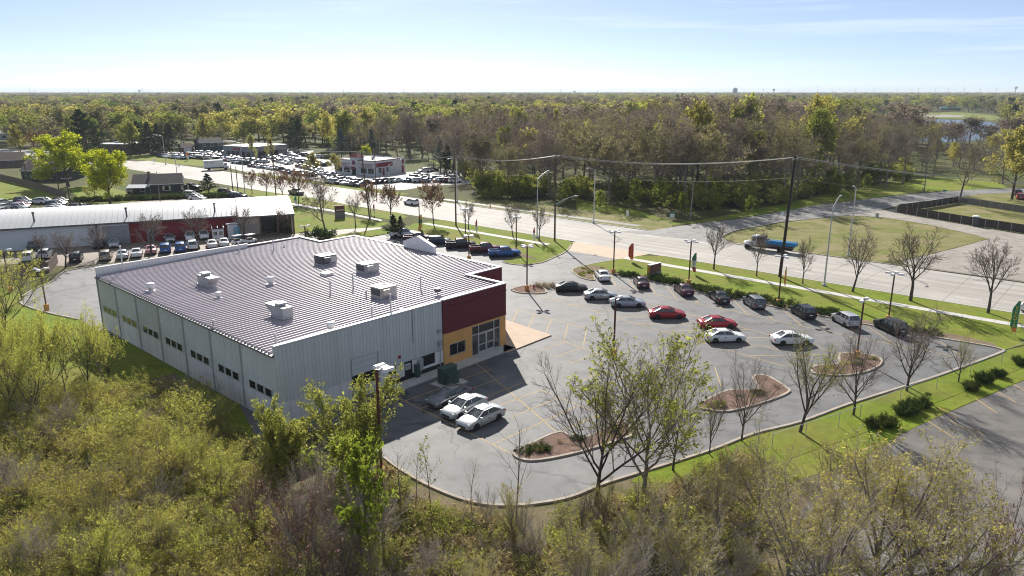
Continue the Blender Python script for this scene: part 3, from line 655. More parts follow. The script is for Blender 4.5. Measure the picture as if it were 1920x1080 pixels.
def box_unit(label, px, py, mat, seed):
    t = roof_thing('rooftop_unit', label, 'air conditioner', px, py, 0, 'rooftop air units'); r = random.Random(seed)
    MB().box(-1.15, 1.15, -0.95, 0.95, 0, 0.3, taper=0.0).build('kerb_base', M['galvanised'], t)
    MB().box(-1.1, 1.1, -0.9, 0.9, 0.302, 1.3).build('casing', M[mat], t)
    MB().box(-1.13, 1.13, -0.93, 0.93, 1.302, 1.36).build('lid', M[mat], t)
    MB().lathe([(0.36, 0), (0.36, 0.06), (0.30, 0.06), (0.30, 0.02)], 16, (0.55, 0.45, 1.362)).build('fan_grille', M['dark_metal'], t)
    MB().box(-0.95, -0.1, -1.35, -0.902, 0.65, 1.22).build('intake_box', M[mat], t)
    MB().box(-1.106, -1.101, -0.8, 0.8, 0.45, 1.2).build('coil_grille', M['dark_metal'], t)
    MB().box(0.1, 1.0, -0.906, -0.901, 0.4, 1.2).build('access_panel', M['grey_metal'], t)
box_unit('dark grey boxy rooftop unit, the farthest back on the ribbed roof', 611, 497, 'dark_metal', 1)
box_unit('grey boxy rooftop unit with cut corner, between the farthest unit and the tan one', 690, 513, 'grey_metal', 2)
box_unit('tan boxy rooftop unit nearest the maroon entrance corner', 720, 557, 'tan_metal', 3)
def fan(label, px, py, s=1.0):
    t = roof_thing('roof_fan', label, 'roof vent', px, py, 0, 'mushroom vents on the roof'); t.scale = (s, s, s)
    MB().box(-0.42, 0.42, -0.42, 0.42, 0, 0.22).build('kerb_base', M['white_metal'], t)
    MB().lathe([(0.30, 0.222), (0.30, 0.5), (0.36, 0.55)], 14).build('throat', M['galvanised'], t)
    MB().lathe([(0.44, 0.56), (0.46, 0.6), (0.46, 0.95), (0.40, 1.05)], 16).build('hood', M['white_metal'], t, True)
fan('white mushroom vent at the far left of the ribbed roof', 283, 542)
fan('white mushroom vent in the middle of the ribbed roof, left of the flat hatch', 508, 533)
fan('small white mushroom vent just in front of the far left air handler', 410, 556, 0.75)
fan('white mushroom vent close behind the front roof edge', 621, 617, 0.9)
fan('small square-based white vent on the front roof edge left of the maroon wall', 753, 588, 0.55)
def pipe(label, px, py, top, r=0.09, mat='galvanised'):
    t = roof_thing('vent_pipe', label, 'vent pipe', px, py, 0, 'vent pipes on the roof', 7.05); h = max(0.5, top)
    MB().lathe([(r * 2.6, 0), (r * 2.2, 0.06), (r * 1.2, 0.16)], 10).build('flashing', M['grey_metal'], t)
    MB().tube([(0, 0, 0.1), (0, 0, h)], r, 8).build('pipe', M[mat], t); MB().lathe([(r * 1.5, h + 0.005), (r * 1.5, h + 0.08), (0.02, h + 0.14)], 8).build('cap', M['white_metal'], t)
for lb, px, py, h in (('short vent pipe near the left eave of the ribbed roof', 400, 606, 0.6), ('tall vent pipe at the near front corner of the roof', 518, 648, 1.3), ('tall vent pipe left of the middle rooftop units', 620, 551, 1.5),
                      ('tall vent pipe between the hatch and the tan rooftop unit', 662.5, 542, 1.8), ('bent vent pipe right of the tan rooftop unit', 789, 547, 1.6), ('thin short vent pipe left of the tan rooftop unit', 687, 560, 0.8),
                      ('tall vent pipe in front of the tan rooftop unit', 733, 587, 2.0), ('vent pipe at the front roof edge below the thin pipe', 698, 597, 1.3), ('vent pipe near the brown back parapet', 514, 474, 1.6), ('black stub pipe near the back parapet', 533.5, 467, 0.5),
                      ('tall white post by the ribbed white back parapet', 231, 508, 3.4), ('vent pipe where the white and brown back parapets meet', 449, 474, 1.5)):
    pipe(lb, px, py, h)
t = roof_thing('roof_hatch', 'flat tan hatch lid on the ribbed roof below the farthest unit', 'roof hatch', 613, 518)
MB().box(-0.6, 0.6, -0.6, 0.6, 0, 0.4).build('hatch_base', M['white_metal'], t); MB().box(-0.68, 0.68, -0.68, 0.68, 0.402, 0.5).build('lid', M['tan_metal'], t)
t = roof_thing('turbine_vent', 'small black dish on the roof edge above the maroon wall', 'satellite dish', 821, 557)
MB().tube([(0, 0, 0), (0, 0, 0.5)], 0.05, 6).build('post', M['dark_metal'], t); MB().lathe([(0.05, 0.5), (0.38, 0.62), (0.42, 0.9), (0.36, 0.95)], 12).build('dish', M['dark_metal'], t)
# green transformer box by the front wall
t = thing('pad_transformer', 'dark green utility transformer box on a pad in front of the grey wall', 'transformer', G(843, 719), BROT)
MB().box(-1.5, 1.5, -1.2, 1.2, 0, 0.13).build('pad', M['walk_concrete'], t)
MB().box(-0.95, 0.95, -0.15, 0.75, 0.132, 1.75).box(-1.0, 1.0, -0.2, 0.8, 1.75, 1.82).build('cabinet', M['utility_green'], t)
MB().box(-0.8, 0.65, -0.75, -0.152, 0.14, 1.38, taper=0.04).build('door_housing', M['utility_green'], t); MB().box(-0.1, 0.0, -0.80, -0.75, 0.7, 0.9).build('handle', M['dark_metal'], t)
# ------------------------------------------------------------------ vehicles
P('tyre_rubber', (0.018, 0.018, 0.019), rough=0.9); P('rim_alloy', (0.42, 0.42, 0.43), rough=0.35, metal=0.6)
P('trim_black', (0.02, 0.02, 0.022), rough=0.5); M['lamp_red'] = flat('lamp_red', (0.35, 0.012, 0.012), 0.25); M['lamp_clear'] = flat('lamp_clear', (0.55, 0.56, 0.57), 0.15); M['plate_white'] = flat('plate_white', (0.7, 0.7, 0.7), 0.5)
t_ = NT('car_glass'); t_.bsdf(t_.ramp(t_.noise(t_.coord(), 2.2, 3), [(0.35, (0.018, 0.022, 0.026)), (0.65, (0.11, 0.12, 0.125))]), 0.04, 0, 0.8); M['car_glass'] = t_.mat  # paler mottling painted into the glass for interior and reflected sky
PAINT = {}
for nm, c, me in (('white', (0.72, 0.72, 0.72), 0), ('silver', (0.46, 0.48, 0.50), 0.35), ('silver_blue', (0.36, 0.41, 0.47), 0.35), ('grey', (0.15, 0.155, 0.165), 0.3), ('black', (0.014, 0.014, 0.016), 0), ('red', (0.33, 0.012, 0.022), 0.1),
                  ('maroon', (0.055, 0.014, 0.028), 0.1), ('blue', (0.012, 0.10, 0.34), 0.1), ('navy', (0.015, 0.025, 0.06), 0.1), ('dark_red', (0.12, 0.012, 0.022), 0.1), ('tan', (0.32, 0.27, 0.20), 0.2), ('pink', (0.55, 0.25, 0.28), 0.0), ('green', (0.03, 0.08, 0.05), 0.1)):
    t_ = NT('paint_' + nm); oi = t_.noise(t_.coord(), 0.7, 3); t_.bsdf(t_.ramp(oi, [(0.3, shade(c, 0.94)), (0.7, shade(c, 1.04))]), 0.30, me, 0.4, coat=0.15 if max(c) < 0.08 else 0.5); PAINT[nm] = t_.mat

def wheel_meshes(r, w):
    ty = MB().lathe([(r * 0.62, -w / 2), (r * 0.94, -w / 2), (r, -w / 2 + 0.03), (r, w / 2 - 0.03), (r * 0.94, w / 2), (r * 0.62, w / 2)], 18)
    ty.v = [(x, z, y) for x, y, z in ty.v]; ty.f = [q[::-1] for q in ty.f]
    rm = MB().lathe([(r * 0.63, -w / 2 + 0.02), (r * 0.63, w / 2 - 0.015), (r * 0.5, w / 2 - 0.05)], 14)
    rm.box(-0.03, 0.03, -r * 0.58, r * 0.58, w / 2 - 0.05, w / 2 - 0.01).box(-r * 0.58, r * 0.58, -0.03, 0.03, w / 2 - 0.051, w / 2 - 0.011)
    rm.v = [(x, -z, y) for x, y, z in rm.v]
    return ty.mesh('tyre', M['tyre_rubber']), rm.mesh('rim', M['rim_alloy'])

def lower_body(st):
    """loft of half sections (x, half width, sill z, belt z, top z) mirrored"""
    mb = MB(); rows = []
    for x, w, zb, zs, zt in st:
        half = [(w * 0.80, zb), (w * 0.96, zb + 0.06), (w, zb + (zs - zb) * 0.45), (w * 0.985, zs - 0.05), (w * 0.93, zs + (zt - zs) * 0.6), (w * 0.70, zt), (0.0, zt + 0.03)]
        row = [(x, y, z) for y, z in half] + [(x, -y, z) for y, z in half[-2::-1]]
        rows.append(row)
    n = len(rows[0])
    for r in rows: mb.v += r
    for i in range(len(rows) - 1):
        for j in range(n - 1):
            mb.f.append((i * n + j, i * n + n + j, i * n + n + j + 1, i * n + j + 1)); mb.m.append(0)
        mb.f.append((i * n + n - 1, i * n + 2 * n - 1, i * n + n, i * n)); mb.m.append(0)
    mb.f.append(tuple(range(n - 1, -1, -1))); mb.m.append(0); e = (len(rows) - 1) * n; mb.f.append(tuple(e + j for j in range(n))); mb.m.append(0)
    mb.f = [q[::-1] for q in mb.f]
    return mb

CAR_SPEC = {
 'sedan': dict(L=4.85, wb=2.82, r=0.335, W=0.915, st=[(-2.42, .70, .38, .62, .72), (-2.36, .82, .30, .80, .97), (-2.15, .89, .24, .86, 1.06), (-1.5, .915, .20, .88, 1.07), (-0.9, .915, .19, .88, 1.0), (0.6, .915, .19, .86, .97), (1.15, .915, .20, .84, .99), (1.7, .90, .20, .80, .93), (2.15, .86, .24, .70, .82), (2.36, .78, .28, .58, .70), (2.43, .62, .34, .50, .58)],
     cab=dict(b=(-1.95, 1.25, .80, .99), t=(-0.95, 0.18, .60, 1.45)), bp=(-0.25,)),
 'suv': dict(L=4.7, wb=2.75, r=0.36, W=0.93, st=[(-2.35, .76, .42, .75, .95), (-2.28, .88, .34, .88, 1.10), (-1.9, .93, .26, .96, 1.12), (-0.9, .93, .24, .96, 1.08), (0.7, .93, .24, .95, 1.08), (1.1, .93, .25, .94, 1.10), (1.75, .91, .26, .90, 1.05), (2.15, .86, .30, .80, .95), (2.3, .76, .34, .66, .8), (2.36, .6, .42, .56, .64)],
     cab=dict(b=(-2.26, 1.2, .84, 1.08), t=(-1.85, 0.25, .66, 1.68)), bp=(-0.3, -1.25)),
 'boxcar': dict(L=4.15, wb=2.57, r=0.33, W=0.90, st=[(-2.07, .80, .40, .75, .98), (-2.0, .87, .30, .88, 1.06), (-1.6, .90, .25, .93, 1.08), (-0.5, .90, .23, .93, 1.06), (0.8, .90, .23, .92, 1.06), (1.2, .90, .24, .90, 1.07), (1.7, .87, .26, .84, 1.02), (1.95, .82, .30, .74, .92), (2.07, .66, .38, .6, .7)],
     cab=dict(b=(-2.0, 1.15, .82, 1.05), t=(-1.75, 0.35, .68, 1.62)), bp=(-0.2, -1.1)),
 'pickup': dict(L=5.85, wb=3.6, r=0.40, W=0.98, st=[(-2.92, .90, .55, .80, .88), (-2.85, .96, .48, .85, .92), (-1.0, .98, .40, .92, .95), (-0.8, .98, .38, 1.05, 1.20), (1.0, .98, .36, 1.05, 1.22), (1.4, .98, .36, 1.05, 1.24), (2.2, .96, .38, 1.0, 1.18), (2.7, .92, .42, .9, 1.08), (2.86, .84, .46, .74, .92), (2.92, .66, .52, .62, .72)],
     cab=dict(b=(-0.95, 1.45, .86, 1.20), t=(-0.8, 0.55, .70, 1.88)), bp=(0.1,)),
}
CAR_ME = {}
def car_meshes(kind):
    if kind in CAR_ME: return CAR_ME[kind]
    S = CAR_SPEC[kind]; d = {}
    mb = lower_body(S['st'])
    xb0, xb1, wb_, zb = S['cab']['b']; xt0, xt1, wt, zt = S['cab']['t']
    # roof shell and pillars stay paint, glazing is set in between
    ro = []
    for x in (xt0 - 0.04, xt0 + 0.25, (xt0 + xt1) / 2, xt1 - 0.15, xt1 + 0.04):
        e = 1.0 if xt0 < x < xt1 else 0.97
        zc = zt + (0.035 if abs(x - (xt0 + xt1) / 2) < (xt1 - xt0) * 0.45 else 0.0)
        ro.append([(x, wt * e, zt - 0.03), (x, wt * e * 0.8, zc), (x, 0, zc + 0.015), (x, -wt * e * 0.8, zc), (x, -wt * e, zt - 0.03)])
    b = len(mb.v)
    for r_ in ro: mb.v += r_
    for i in range(4):
        for j in range(4): mb.f.append((b + i * 5 + j, b + i * 5 + j + 1, b + i * 5 + 6 + j, b + i * 5 + 5 + j)); mb.m.append(0)
    for sy in (1, -1):
        mb.bar((xb1 - 0.02, sy * wb_ * 0.985, zb - 0.02), (xt1 + 0.02, sy * wt * 0.985, zt - 0.02), 0.09, 0.07)
        mb.bar((xb0 + 0.03, sy * wb_ * 0.985, zb - 0.02), (xt0 - 0.02, sy * wt * 0.985, zt - 0.02), 0.16, 0.08)
        for q in S['bp']:
            u = (q - xb0) / (xb1 - xb0)
            mb.bar((q, sy * (wb_ * 1.0), zb - 0.02), (q - 0.03, sy * (wt * 1.0), zt - 0.03), 0.075, 0.04)
        mb.bar((xb1, sy * wb_, zb), (xb0, sy * wb_, zb + 0.01), 0.06, 0.06)
        mb.bar((xt1, sy * wt, zt - 0.03), (xt0, sy * wt, zt - 0.03), 0.07, 0.05)
    if kind == 'pickup':
        for sy in (1, -1): mb.box(-2.9, -0.96, sy * 0.86 - 0.09, sy * 0.86 + 0.09, 0.85, 1.28)
        mb.box(-2.93, -2.80, -0.86, 0.86, 0.8, 1.26)
    d['body'] = mb.mesh('body', PAINT['white'], True)
    try: d['body'].set_sharp_from_angle(angle=R(38))
    except Exception: pass
    g = MB(); e = 0.975
    B = [(xb0 + .02, wb_ * e), (xb1 - .02, wb_ * e)]; T = [(xt0, wt * e), (xt1, wt * e)]
    V = [(B[0][0], -B[0][1], zb - .06), (B[1][0], -B[1][1], zb - .06), (B[1][0], B[1][1], zb - .06), (B[0][0], B[0][1], zb - .06), (T[0][0], -T[0][1], zt - .03), (T[1][0], -T[1][1], zt - .03), (T[1][0], T[1][1], zt - .03), (T[0][0], T[0][1], zt - .03)]
    g.v += V
    for q in ((4, 5, 6, 7), (0, 1, 5, 4), (1, 2, 6, 5), (2, 3, 7, 6), (3, 0, 4, 7)): g.f.append(q); g.m.append(0)
    d['glass'] = g.mesh('glazing', M['car_glass'])
    tr = MB(); L2 = S['L'] / 2; zg = 0.5 if kind != 'pickup' else 0.72
    tr.box(L2 - 0.06, L2 + 0.012, -0.5, 0.5, zg - 0.12, zg + 0.06).box(-L2 + 0.1, L2 - 0.25, -S['W'] * 0.8, S['W'] * 0.8, 0.16, 0.26)
    for sx in (-1, 1):
        for sy in (-1, 1):
            a = []
            for k in range(13):
                th = math.pi * k / 12 * 1.12 - 0.19
                a.append((sx * S['wb'] / 2 + math.cos(th) * S['r'] * 1.16, sy * (S['W'] + 0.004), S['r'] + math.sin(th) * S['r'] * 1.16))
            tr.face(a if sy < 0 else a[::-1])  # flat black disc painted in for the shaded wheel-arch recess
    if kind == 'pickup': tr.box(-2.8, -0.97, -0.77, 0.77, 0.97, 1.0)
    zs0, zs1 = 0.34, S['cab']['b'][3] - 0.16
    for q in (S['cab']['b'][1] - 0.45, S['bp'][0], S['cab']['b'][0] + (0.75 if kind != 'pickup' else 0.1)):
        for sy in (-1, 1): tr.box(q - 0.008, q + 0.008, sy * (S['W'] * 0.995) - 0.006, sy * (S['W'] * 0.995) + 0.006, zs0, zs1)
    for q in (S['bp'][0] + 0.12, S['bp'][0] - 0.75):
        for sy in (-1, 1): tr.box(q - 0.09, q + 0.09, sy * S['W'] - 0.02, sy * S['W'] + 0.02, zs1 - 0.10, zs1 - 0.06)
    tr.box(-L2 + 0.01, -L2 + 0.08, -0.6, 0.6, 0.30, 0.42)
    d['trim'] = tr.mesh('trim', M['trim_black'])
    zl = S['st'][-3][3] + 0.02
    d['head'] = MB().box(-0.10, 0.02, -0.19, 0.19, -0.06, 0.06, taper=0.015).mesh('headlight', M['lamp_clear'])
    d['tail'] = MB().box(-0.03, 0.10, -0.17, 0.17, -0.08, 0.08, taper=0.01).mesh('tail_light', M['lamp_red'])
    d['mirror'] = MB().box(-0.08, 0.08, -0.11, 0.11, -0.07, 0.07, taper=0.02).mesh('mirror', PAINT['white'])
    d['plate'] = MB().box(-0.01, 0.0, -0.22, 0.22, -0.07, 0.07).mesh('licence_plate', M['plate_white'])
    d['wheel'] = wheel_meshes(S['r'], 0.23 if kind != 'pickup' else 0.27)
    CAR_ME[kind] = d; return d
def car(kind, paint, label, pos, rz, cat=None, group=None, full=True, name=None, sc=1.0):
    d = car_meshes(kind); S = CAR_SPEC[kind]; pm = PAINT[paint]
    t = thing(name or {'sedan': 'parked_car', 'suv': 'parked_suv', 'boxcar': 'parked_hatchback', 'pickup': 'pickup_truck'}[kind], label, cat or {'sedan': 'car', 'suv': 'suv', 'boxcar': 'car', 'pickup': 'pickup truck'}[kind], (pos[0], pos[1], 0.02), rz, group, sc)
    link('body', d['body'], t, mat=pm); link('glazing', d['glass'], t); link('trim', d['trim'], t)
    for sx in (-1, 1):
        for sy in (-1, 1):
            w = link('wheel', d['wheel'][0], t, (sx * S['wb'] / 2, sy * (S['W'] - 0.10), S['r']))
            if sy > 0: w.rotation_euler = (0, 0, math.pi)
            if full: link('rim', d['wheel'][1], w)
    if full:
        L2 = S['L'] / 2; zf = S['st'][-3][3] + 0.03; zr = S['st'][1][3] - 0.02
        for sy in (-1, 1):
            h = link('headlight', d['head'], t, (L2 - 0.17, sy * S['W'] * 0.74, zf)); h.rotation_euler = (0, 0, -sy * 0.35)
            q = link('tail_light', d['tail'], t, (-L2 + 0.03, sy * S['W'] * 0.74, zr)); q.rotation_euler = (0, 0, sy * 0.2)
            link('mirror', d['mirror'], t, (S['cab']['b'][1] - 0.35, sy * (S['W'] + 0.08), S['cab']['b'][3] + 0.06), mat=pm)
        link('licence_plate', d['plate'], t, (-L2 - 0.005, 0, zr - 0.14))
    return t
def car_w(kind, paint, label, rear, front, **k):
    """placed by where the near-side wheels meet the ground"""
    a, b = G(*rear), G(*front); h = heading(a, b); m = (a + b) / 2
    nrm = Vector((-math.sin(h), math.cos(h), 0));  nrm = nrm if nrm.y > 0 else -nrm
    S = CAR_SPEC[kind]; u = (b - a).normalized()
    return car(kind, paint, label, m + nrm * (S['W'] - 0.1), h, **k)
GL = 'cars in the parking lot'
car_w('sedan', 'grey', 'dark grey sedan half in the building shadow, farthest left of the front three', (874, 749), (832, 767), group=GL)
car_w('sedan', 'silver', 'silver sedan parked between the dark grey sedan and the lower silver sedan', (903, 768), (861, 787.5), group=GL)
car_w('sedan', 'silver', 'silver sedan with black wheels, nearest the camera of the front three', (935, 788.5), (892, 808), group=GL)
car_w('sedan', 'black', 'black sedan parked beside the tall grass island', (1055.5, 549), (1089, 548.5), group=GL)
car_w('sedan', 'silver', 'silver sedan parked right behind the black sedan', (1110, 563.5), (1146, 562.5), group=GL)
car_w('sedan', 'silver_blue', 'pale blue-silver sedan behind the lamp post in the double row', (1160.5, 577.5), (1196.5, 577.5), group=GL)
car_w('sedan', 'red', 'bright red sedan in the double row beside the pale silver sedan', (1233, 599), (1272, 599), group=GL)
car_w('sedan', 'red', 'bright red sedan just behind the white car by the leafy tree top', (1328, 618), (1369, 617), group=GL)
car_w('sedan', 'white', 'white sedan half hidden by the leafy tree top', (1342, 644), (1383, 643), group=GL)
car_w('sedan', 'white', 'white sedan parked alone at the right end of the double row', (1468, 649), (1510, 648), group=GL)
for k, c, lb, px, py, a in (('sedan', 'white', 'white sedan by the planting bed, first in the row along the lawn', 1129, 523, 95), ('sedan', 'maroon', 'dark maroon sedan parked below the brown monument sign', 1202, 536, 91), ('sedan', 'maroon', 'dark maroon sedan parked by the second lamp post of the lawn row', 1281, 550, 96),
                            ('sedan', 'black', 'black sedan in the lawn row between the maroon sedan and the dark hatchbacks', 1348, 564, 93), ('boxcar', 'grey', 'dark grey boxy hatchback left of the orange lamp base', 1413, 575, 96), ('boxcar', 'black', 'black boxy hatchback in the lawn row', 1505, 593, 97),
                            ('boxcar', 'silver', 'silver-white boxy hatchback in the lawn row', 1584, 608, 98), ('suv', 'black', 'black suv behind bare branches at the right end of the lawn row', 1668, 621, 100)):
    q = G(px, py); car(k, c, lb, q, R(a), group=GL)
GT = 'trucks in the row behind the building'
for k, c, lb, px, py in (('pickup', 'white', 'white pickup truck at the left end of the truck row', 758, 445), ('pickup', 'maroon', 'dark maroon pickup behind the white roof gable', 784, 453), ('suv', 'navy', 'dark navy suv in the row of trucks', 824, 458), ('pickup', 'black', 'black crew cab pickup in the truck row', 864, 465),
                         ('pickup', 'dark_red', 'dark red pickup beside the blue pickup', 910, 473), ('pickup', 'blue', 'bright blue pickup at the right end of the truck row', 946, 481)):
    car(k, c, lb, G(px, py), R(10), group=GT)
# left: neighbour's cars
GN = 'cars at the neighbouring white building'
for k, c, lb, px, py, a in (('suv', 'black', 'black suv by the weeds left of the tan suv', 144, 489, 114), ('suv', 'tan', 'tan suv with silver roof beside bare tree', 199, 486, 114), ('sedan', 'silver', 'silver-grey sedan right of the tan suv', 231, 483, 114), ('sedan', 'white', 'white sedan in the row behind the ribbed parapet', 257, 480, 114),
                            ('sedan', 'pink', 'pink car behind a bare tree trunk', 284, 474, 114), ('suv', 'blue', 'bright blue hatchback with pale roof, left of two', 311, 472, 114), ('suv', 'blue', 'bright blue hatchback, right of two', 339, 470, 114), ('suv', 'white', 'white suv with black window right of the blue hatchbacks', 362, 466, 114),
                            ('sedan', 'white', 'white sedan nearest the brown parapet, left of two', 398, 463, 114), ('sedan', 'white', 'white sedan beside the golf cart', 420, 460, 114), ('sedan', 'silver', 'silver sedan by the red wall with glare', 318, 452, -60), ('suv', 'white', 'white suv parked nose out at the red wall', 357, 450, -65),
                            ('suv', 'white', 'white pickup-like suv right of the nose-out suv', 383, 447, -65), ('sedan', 'silver', 'silver sedan at the white wall left of the red part', 215, 462, -65), ('sedan', 'black', 'black sedan by the white wall behind bare tree', 186, 464, -65), ('suv', 'black', 'black suv at the far left of the white wall', 63, 472, -60),
                            ('suv', 'white', 'white van roof showing above the wooden fence', 56, 488, 112), ('suv', 'silver', 'silver van parked behind the wooden fence', 86, 483, 112)):
    car(k, c, lb, G(px, py), R(a), group=GN)
GB = 'cars behind the white building'
rr = random.Random(3)
LB = [(6, 385, 'white'), (9, 392, 'white'), (8, 399, 'white'), (44, 381, 'black'), (42, 385, 'navy'), (40, 389, 'red'), (38, 393, 'silver'), (36, 397, 'navy'), (74, 382, 'white'), (84, 382, 'silver'), (112, 380, 'black'), (110, 384, 'silver'), (107, 388, 'navy'), (105, 392, 'silver_blue'), (103, 396, 'white'), (148, 394, 'navy'), (163, 393, 'silver'),
      (352, 366, 'black'), (360, 369, 'white'), (366, 372, 'silver'), (371, 376, 'white'), (424, 364, 'black'), (434, 366, 'dark_red'), (441, 369, 'silver'), (448, 372, 'navy')]
for i, (px, py, c) in enumerate(LB):
    where = 'at the left edge behind the white arched roof' if px < 20 else 'in the packed row left of the fence corner' if px < 60 else 'between the two packed rows behind the arched roof' if px < 95 else 'in the packed row beside the wooden pole' if px < 120 else 'just above the arched roof ridge' if px < 200 else 'in the stacked row below the grey bungalow' if px < 400 else 'in the stacked row by the hedge end'
    car('sedan' if i % 3 else 'suv', c, f'{c.replace("_", " ")} {"car" if i % 3 else "suv"} parked {where}', G(px, py), R(-10 if px > 20 else 70), group=GB, full=False)
# far dealership cars
GF = 'cars on the far dealership lots'
ROWS = [((288, 290), (345, 294), 9, 60), ((345, 291), (425, 297), 13, 60), ((356, 296), (440, 303), 13, 55), ((432, 300), (500, 306), 11, 60), ((440, 306), (470, 309), 4, 10), ((365, 288), (420, 290), 6, 70), ((482, 294), (520, 299), 6, 60), ((300, 294), (352, 299), 9, 60), ((520, 296), (570, 305), 8, 55), ((470, 312), (530, 320), 7, 60), ((620, 338), (690, 345), 8, 60), ((560, 303), (615, 312), 7, 60), ((776, 336), (850, 338), 8, 20), ((600, 326), (622, 331), 3, 55), ((392, 293), (452, 299), 10, 60), ((530, 285), (558, 298), 8, 10), ((555, 290), (600, 297), 6, 20), ((515, 302), (545, 309), 4, 60), ((560, 312), (600, 322), 5, 55),
        ((616, 342), (682, 350), 7, 60), ((610, 334), (640, 337), 4, 60), ((762, 341), (800, 343), 4, 10), ((775, 330), (855, 342), 8, 20), ((790, 324), (815, 320), 3, 30), ((820, 341), (858, 343), 4, 15), ((530, 323), (590, 332), 5, 50), ((700, 345), (750, 341), 5, 60)]
cols = ['white', 'silver', 'black', 'grey', 'white', 'silver_blue', 'navy', 'dark_red', 'silver', 'black']
for a, b, n, ang_ in ROWS:
    for i in range(n):
        u = (i + 0.5) / n; c = rr.choice(cols); q = G(a[0] + (b[0] - a[0]) * u, a[1] + (b[1] - a[1]) * u)
        kd = rr.choice(['sedan', 'suv']); xx = a[0] + (b[0] - a[0]) * u; wh = 'in front of the grey showroom' if xx < 480 else 'between the grey showroom and the white dealership' if xx < 600 else 'in front of the white and red dealership' if xx < 700 else 'to the right of the white and red dealership'
        car(kd, c, f'small {c.replace("_", " ")} {"car" if kd == "sedan" else "suv"} parked {wh}', q, R(ang_ + rr.uniform(-3, 3) + (180 if rr.random() < 0.4 else 0)), group=GF, full=False)
car('suv', 'white', 'white suv driving away along the concrete main road', (G(774, 386) + G(760, 383.7)) / 2 + RN * 0.8, ROAD_A + math.pi, group='vehicles on the main road')
car('pickup', 'tan', 'small grey-tan pickup driving on the far part of the road', G(556, 365), ROAD_A, group='vehicles on the main road')
car('suv', 'red', 'red car at the right edge beyond the black fence', G(1912, 373), R(60)); car('suv', 'navy', 'dark car at the right edge behind the red car', G(1908, 366), R(60))
car('pickup', 'black', 'black pickup parked by the grey house', G(358, 355), R(-10), group=GB); car('suv', 'tan', 'brown car under the white carport canopy', G(254, 363), R(0), group=GB)
car('suv', 'white', 'white car cut by the right edge of the picture on the road', ST(-9.5, 118.3), ROAD_A)
# flatbed truck with blue pipes
a_, b_ = G(1464, 474.5), G(1399, 466.5); h_ = heading(a_, b_)
t = thing('flatbed_truck', 'white flatbed truck loaded with long blue pipes driving on the main road', 'truck', (a_ + b_) / 2 + RN * 1.0, h_)
wt, wr = wheel_meshes(0.5, 0.3)
for x, dual in ((3.2, 0), (-2.9, 1)):
    for sy in (-1, 1):
        w = link('wheel', wt, t, (x, sy * 0.98, 0.5)); link('rim', wr, w)
        if sy > 0: w.rotation_euler = (0, 0, math.pi)
cabm = lower_body([(1.35, 1.15, .7, 1.3, 1.5), (1.4, 1.2, .6, 1.4, 1.6), (2.4, 1.2, .6, 1.4, 1.62), (2.5, 1.0, .65, 1.35, 1.62), (3.6, .95, .62, 1.25, 1.5), (3.95, .85, .62, 1.1, 1.35), (4.05, .6, .7, 1.0, 1.2)])
cabm.box(1.4, 2.5, -1.1, 1.1, 1.5, 2.65, taper=0.10)
o = cabm.build('cab', PAINT['white'], t, False)
MB().box(2.38, 2.52, -0.95, 0.95, 1.72, 2.4).box(1.6, 2.3, -1.115, 1.115, 1.75, 2.4).build('cab_window', M['car_glass'], t)
MB().box(-5.2, 1.2, -1.25, 1.25, 1.1, 1.28).build('flatbed', M['brown_metal'], t); MB().box(-5.0, 3.6, -0.45, 0.45, 0.55, 1.08).build('chassis', M['trim_black'], t)
MB().box(0.2, 1.3, -1.2, 1.2, 1.3, 2.7).build('headboard', M['black_board'], t)
for sx in (2.9, 3.5): pass
for sy in (-1, 1): MB().box(2.75, 3.75, sy * 1.12 - 0.12, sy * 1.12 + 0.12, 0.95, 1.2).build('fender', PAINT['white'], t); MB().box(3.98, 4.08, sy * 0.65 - 0.13, sy * 0.65 + 0.13, 0.9, 1.1).build('headlight', M['lamp_clear'], t)
M['pipe_blue'] = flat('pipe_blue', (0.02, 0.20, 0.42), 0.4)
for row, ys, z in ((0, (-0.8, -0.4, 0.0, 0.4, 0.8), 1.5), (1, (-0.6, -0.2, 0.2, 0.6), 1.85)):
    for y in ys:
        p_ = MB().tube([(-5.6, y, z), (0.15, y, z)], 0.2, 10).build('blue_pipe', M['pipe_blue']); p_.parent = t
for x in (-1.2, -3.4): MB().bar((x - 0.5, -1.26, 1.2), (x + 0.3, -0.7, 2.08), 0.1, 0.05).bar((x + 0.3, -0.7, 2.08), (x + 0.3, 0.7, 2.08), 0.1, 0.05).build('strap', M['tan_metal'], t)
# box truck on the side street
t = thing('box_truck', 'white box truck with dark lettering crossing at the far dealership', 'truck', (G(384, 319.5) + G(427, 317.5)) / 2, heading(G(384, 319.5), G(427, 317.5)))
MB().box(-4.3, 2.6, -1.2, 1.2, 1.1, 3.75).build('cargo_box', M['white_metal'], t); MB().box(-4.2, 3.8, -0.5, 0.5, 0.6, 1.08).build('chassis', M['trim_black'], t)
cm = lower_body([(2.7, 1.05, .6, 1.3, 1.6), (2.8, 1.1, .5, 1.4, 1.7), (4.0, 1.1, .5, 1.3, 1.6), (4.5, 1.0, .55, 1.1, 1.35), (4.6, .8, .6, 1.0, 1.2)]); cm.box(2.75, 3.95, -1.0, 1.0, 1.6, 2.6, taper=0.12); cm.build('cab', PAINT['white'], t)
MB().box(3.78, 3.93, -0.85, 0.85, 1.75, 2.4).box(2.95, 3.7, -1.02, 1.02, 1.75, 2.35).build('cab_window', M['car_glass'], t)
for x in (3.4, -2.6):
    for sy in (-1, 1): link('wheel', wt, t, (x, sy * 0.95, 0.5))
text('lettering', 'BLK, INC', 0.95, 'black_paint', t, (-2.2, -1.21, 2.9), (R(90), 0, 0))
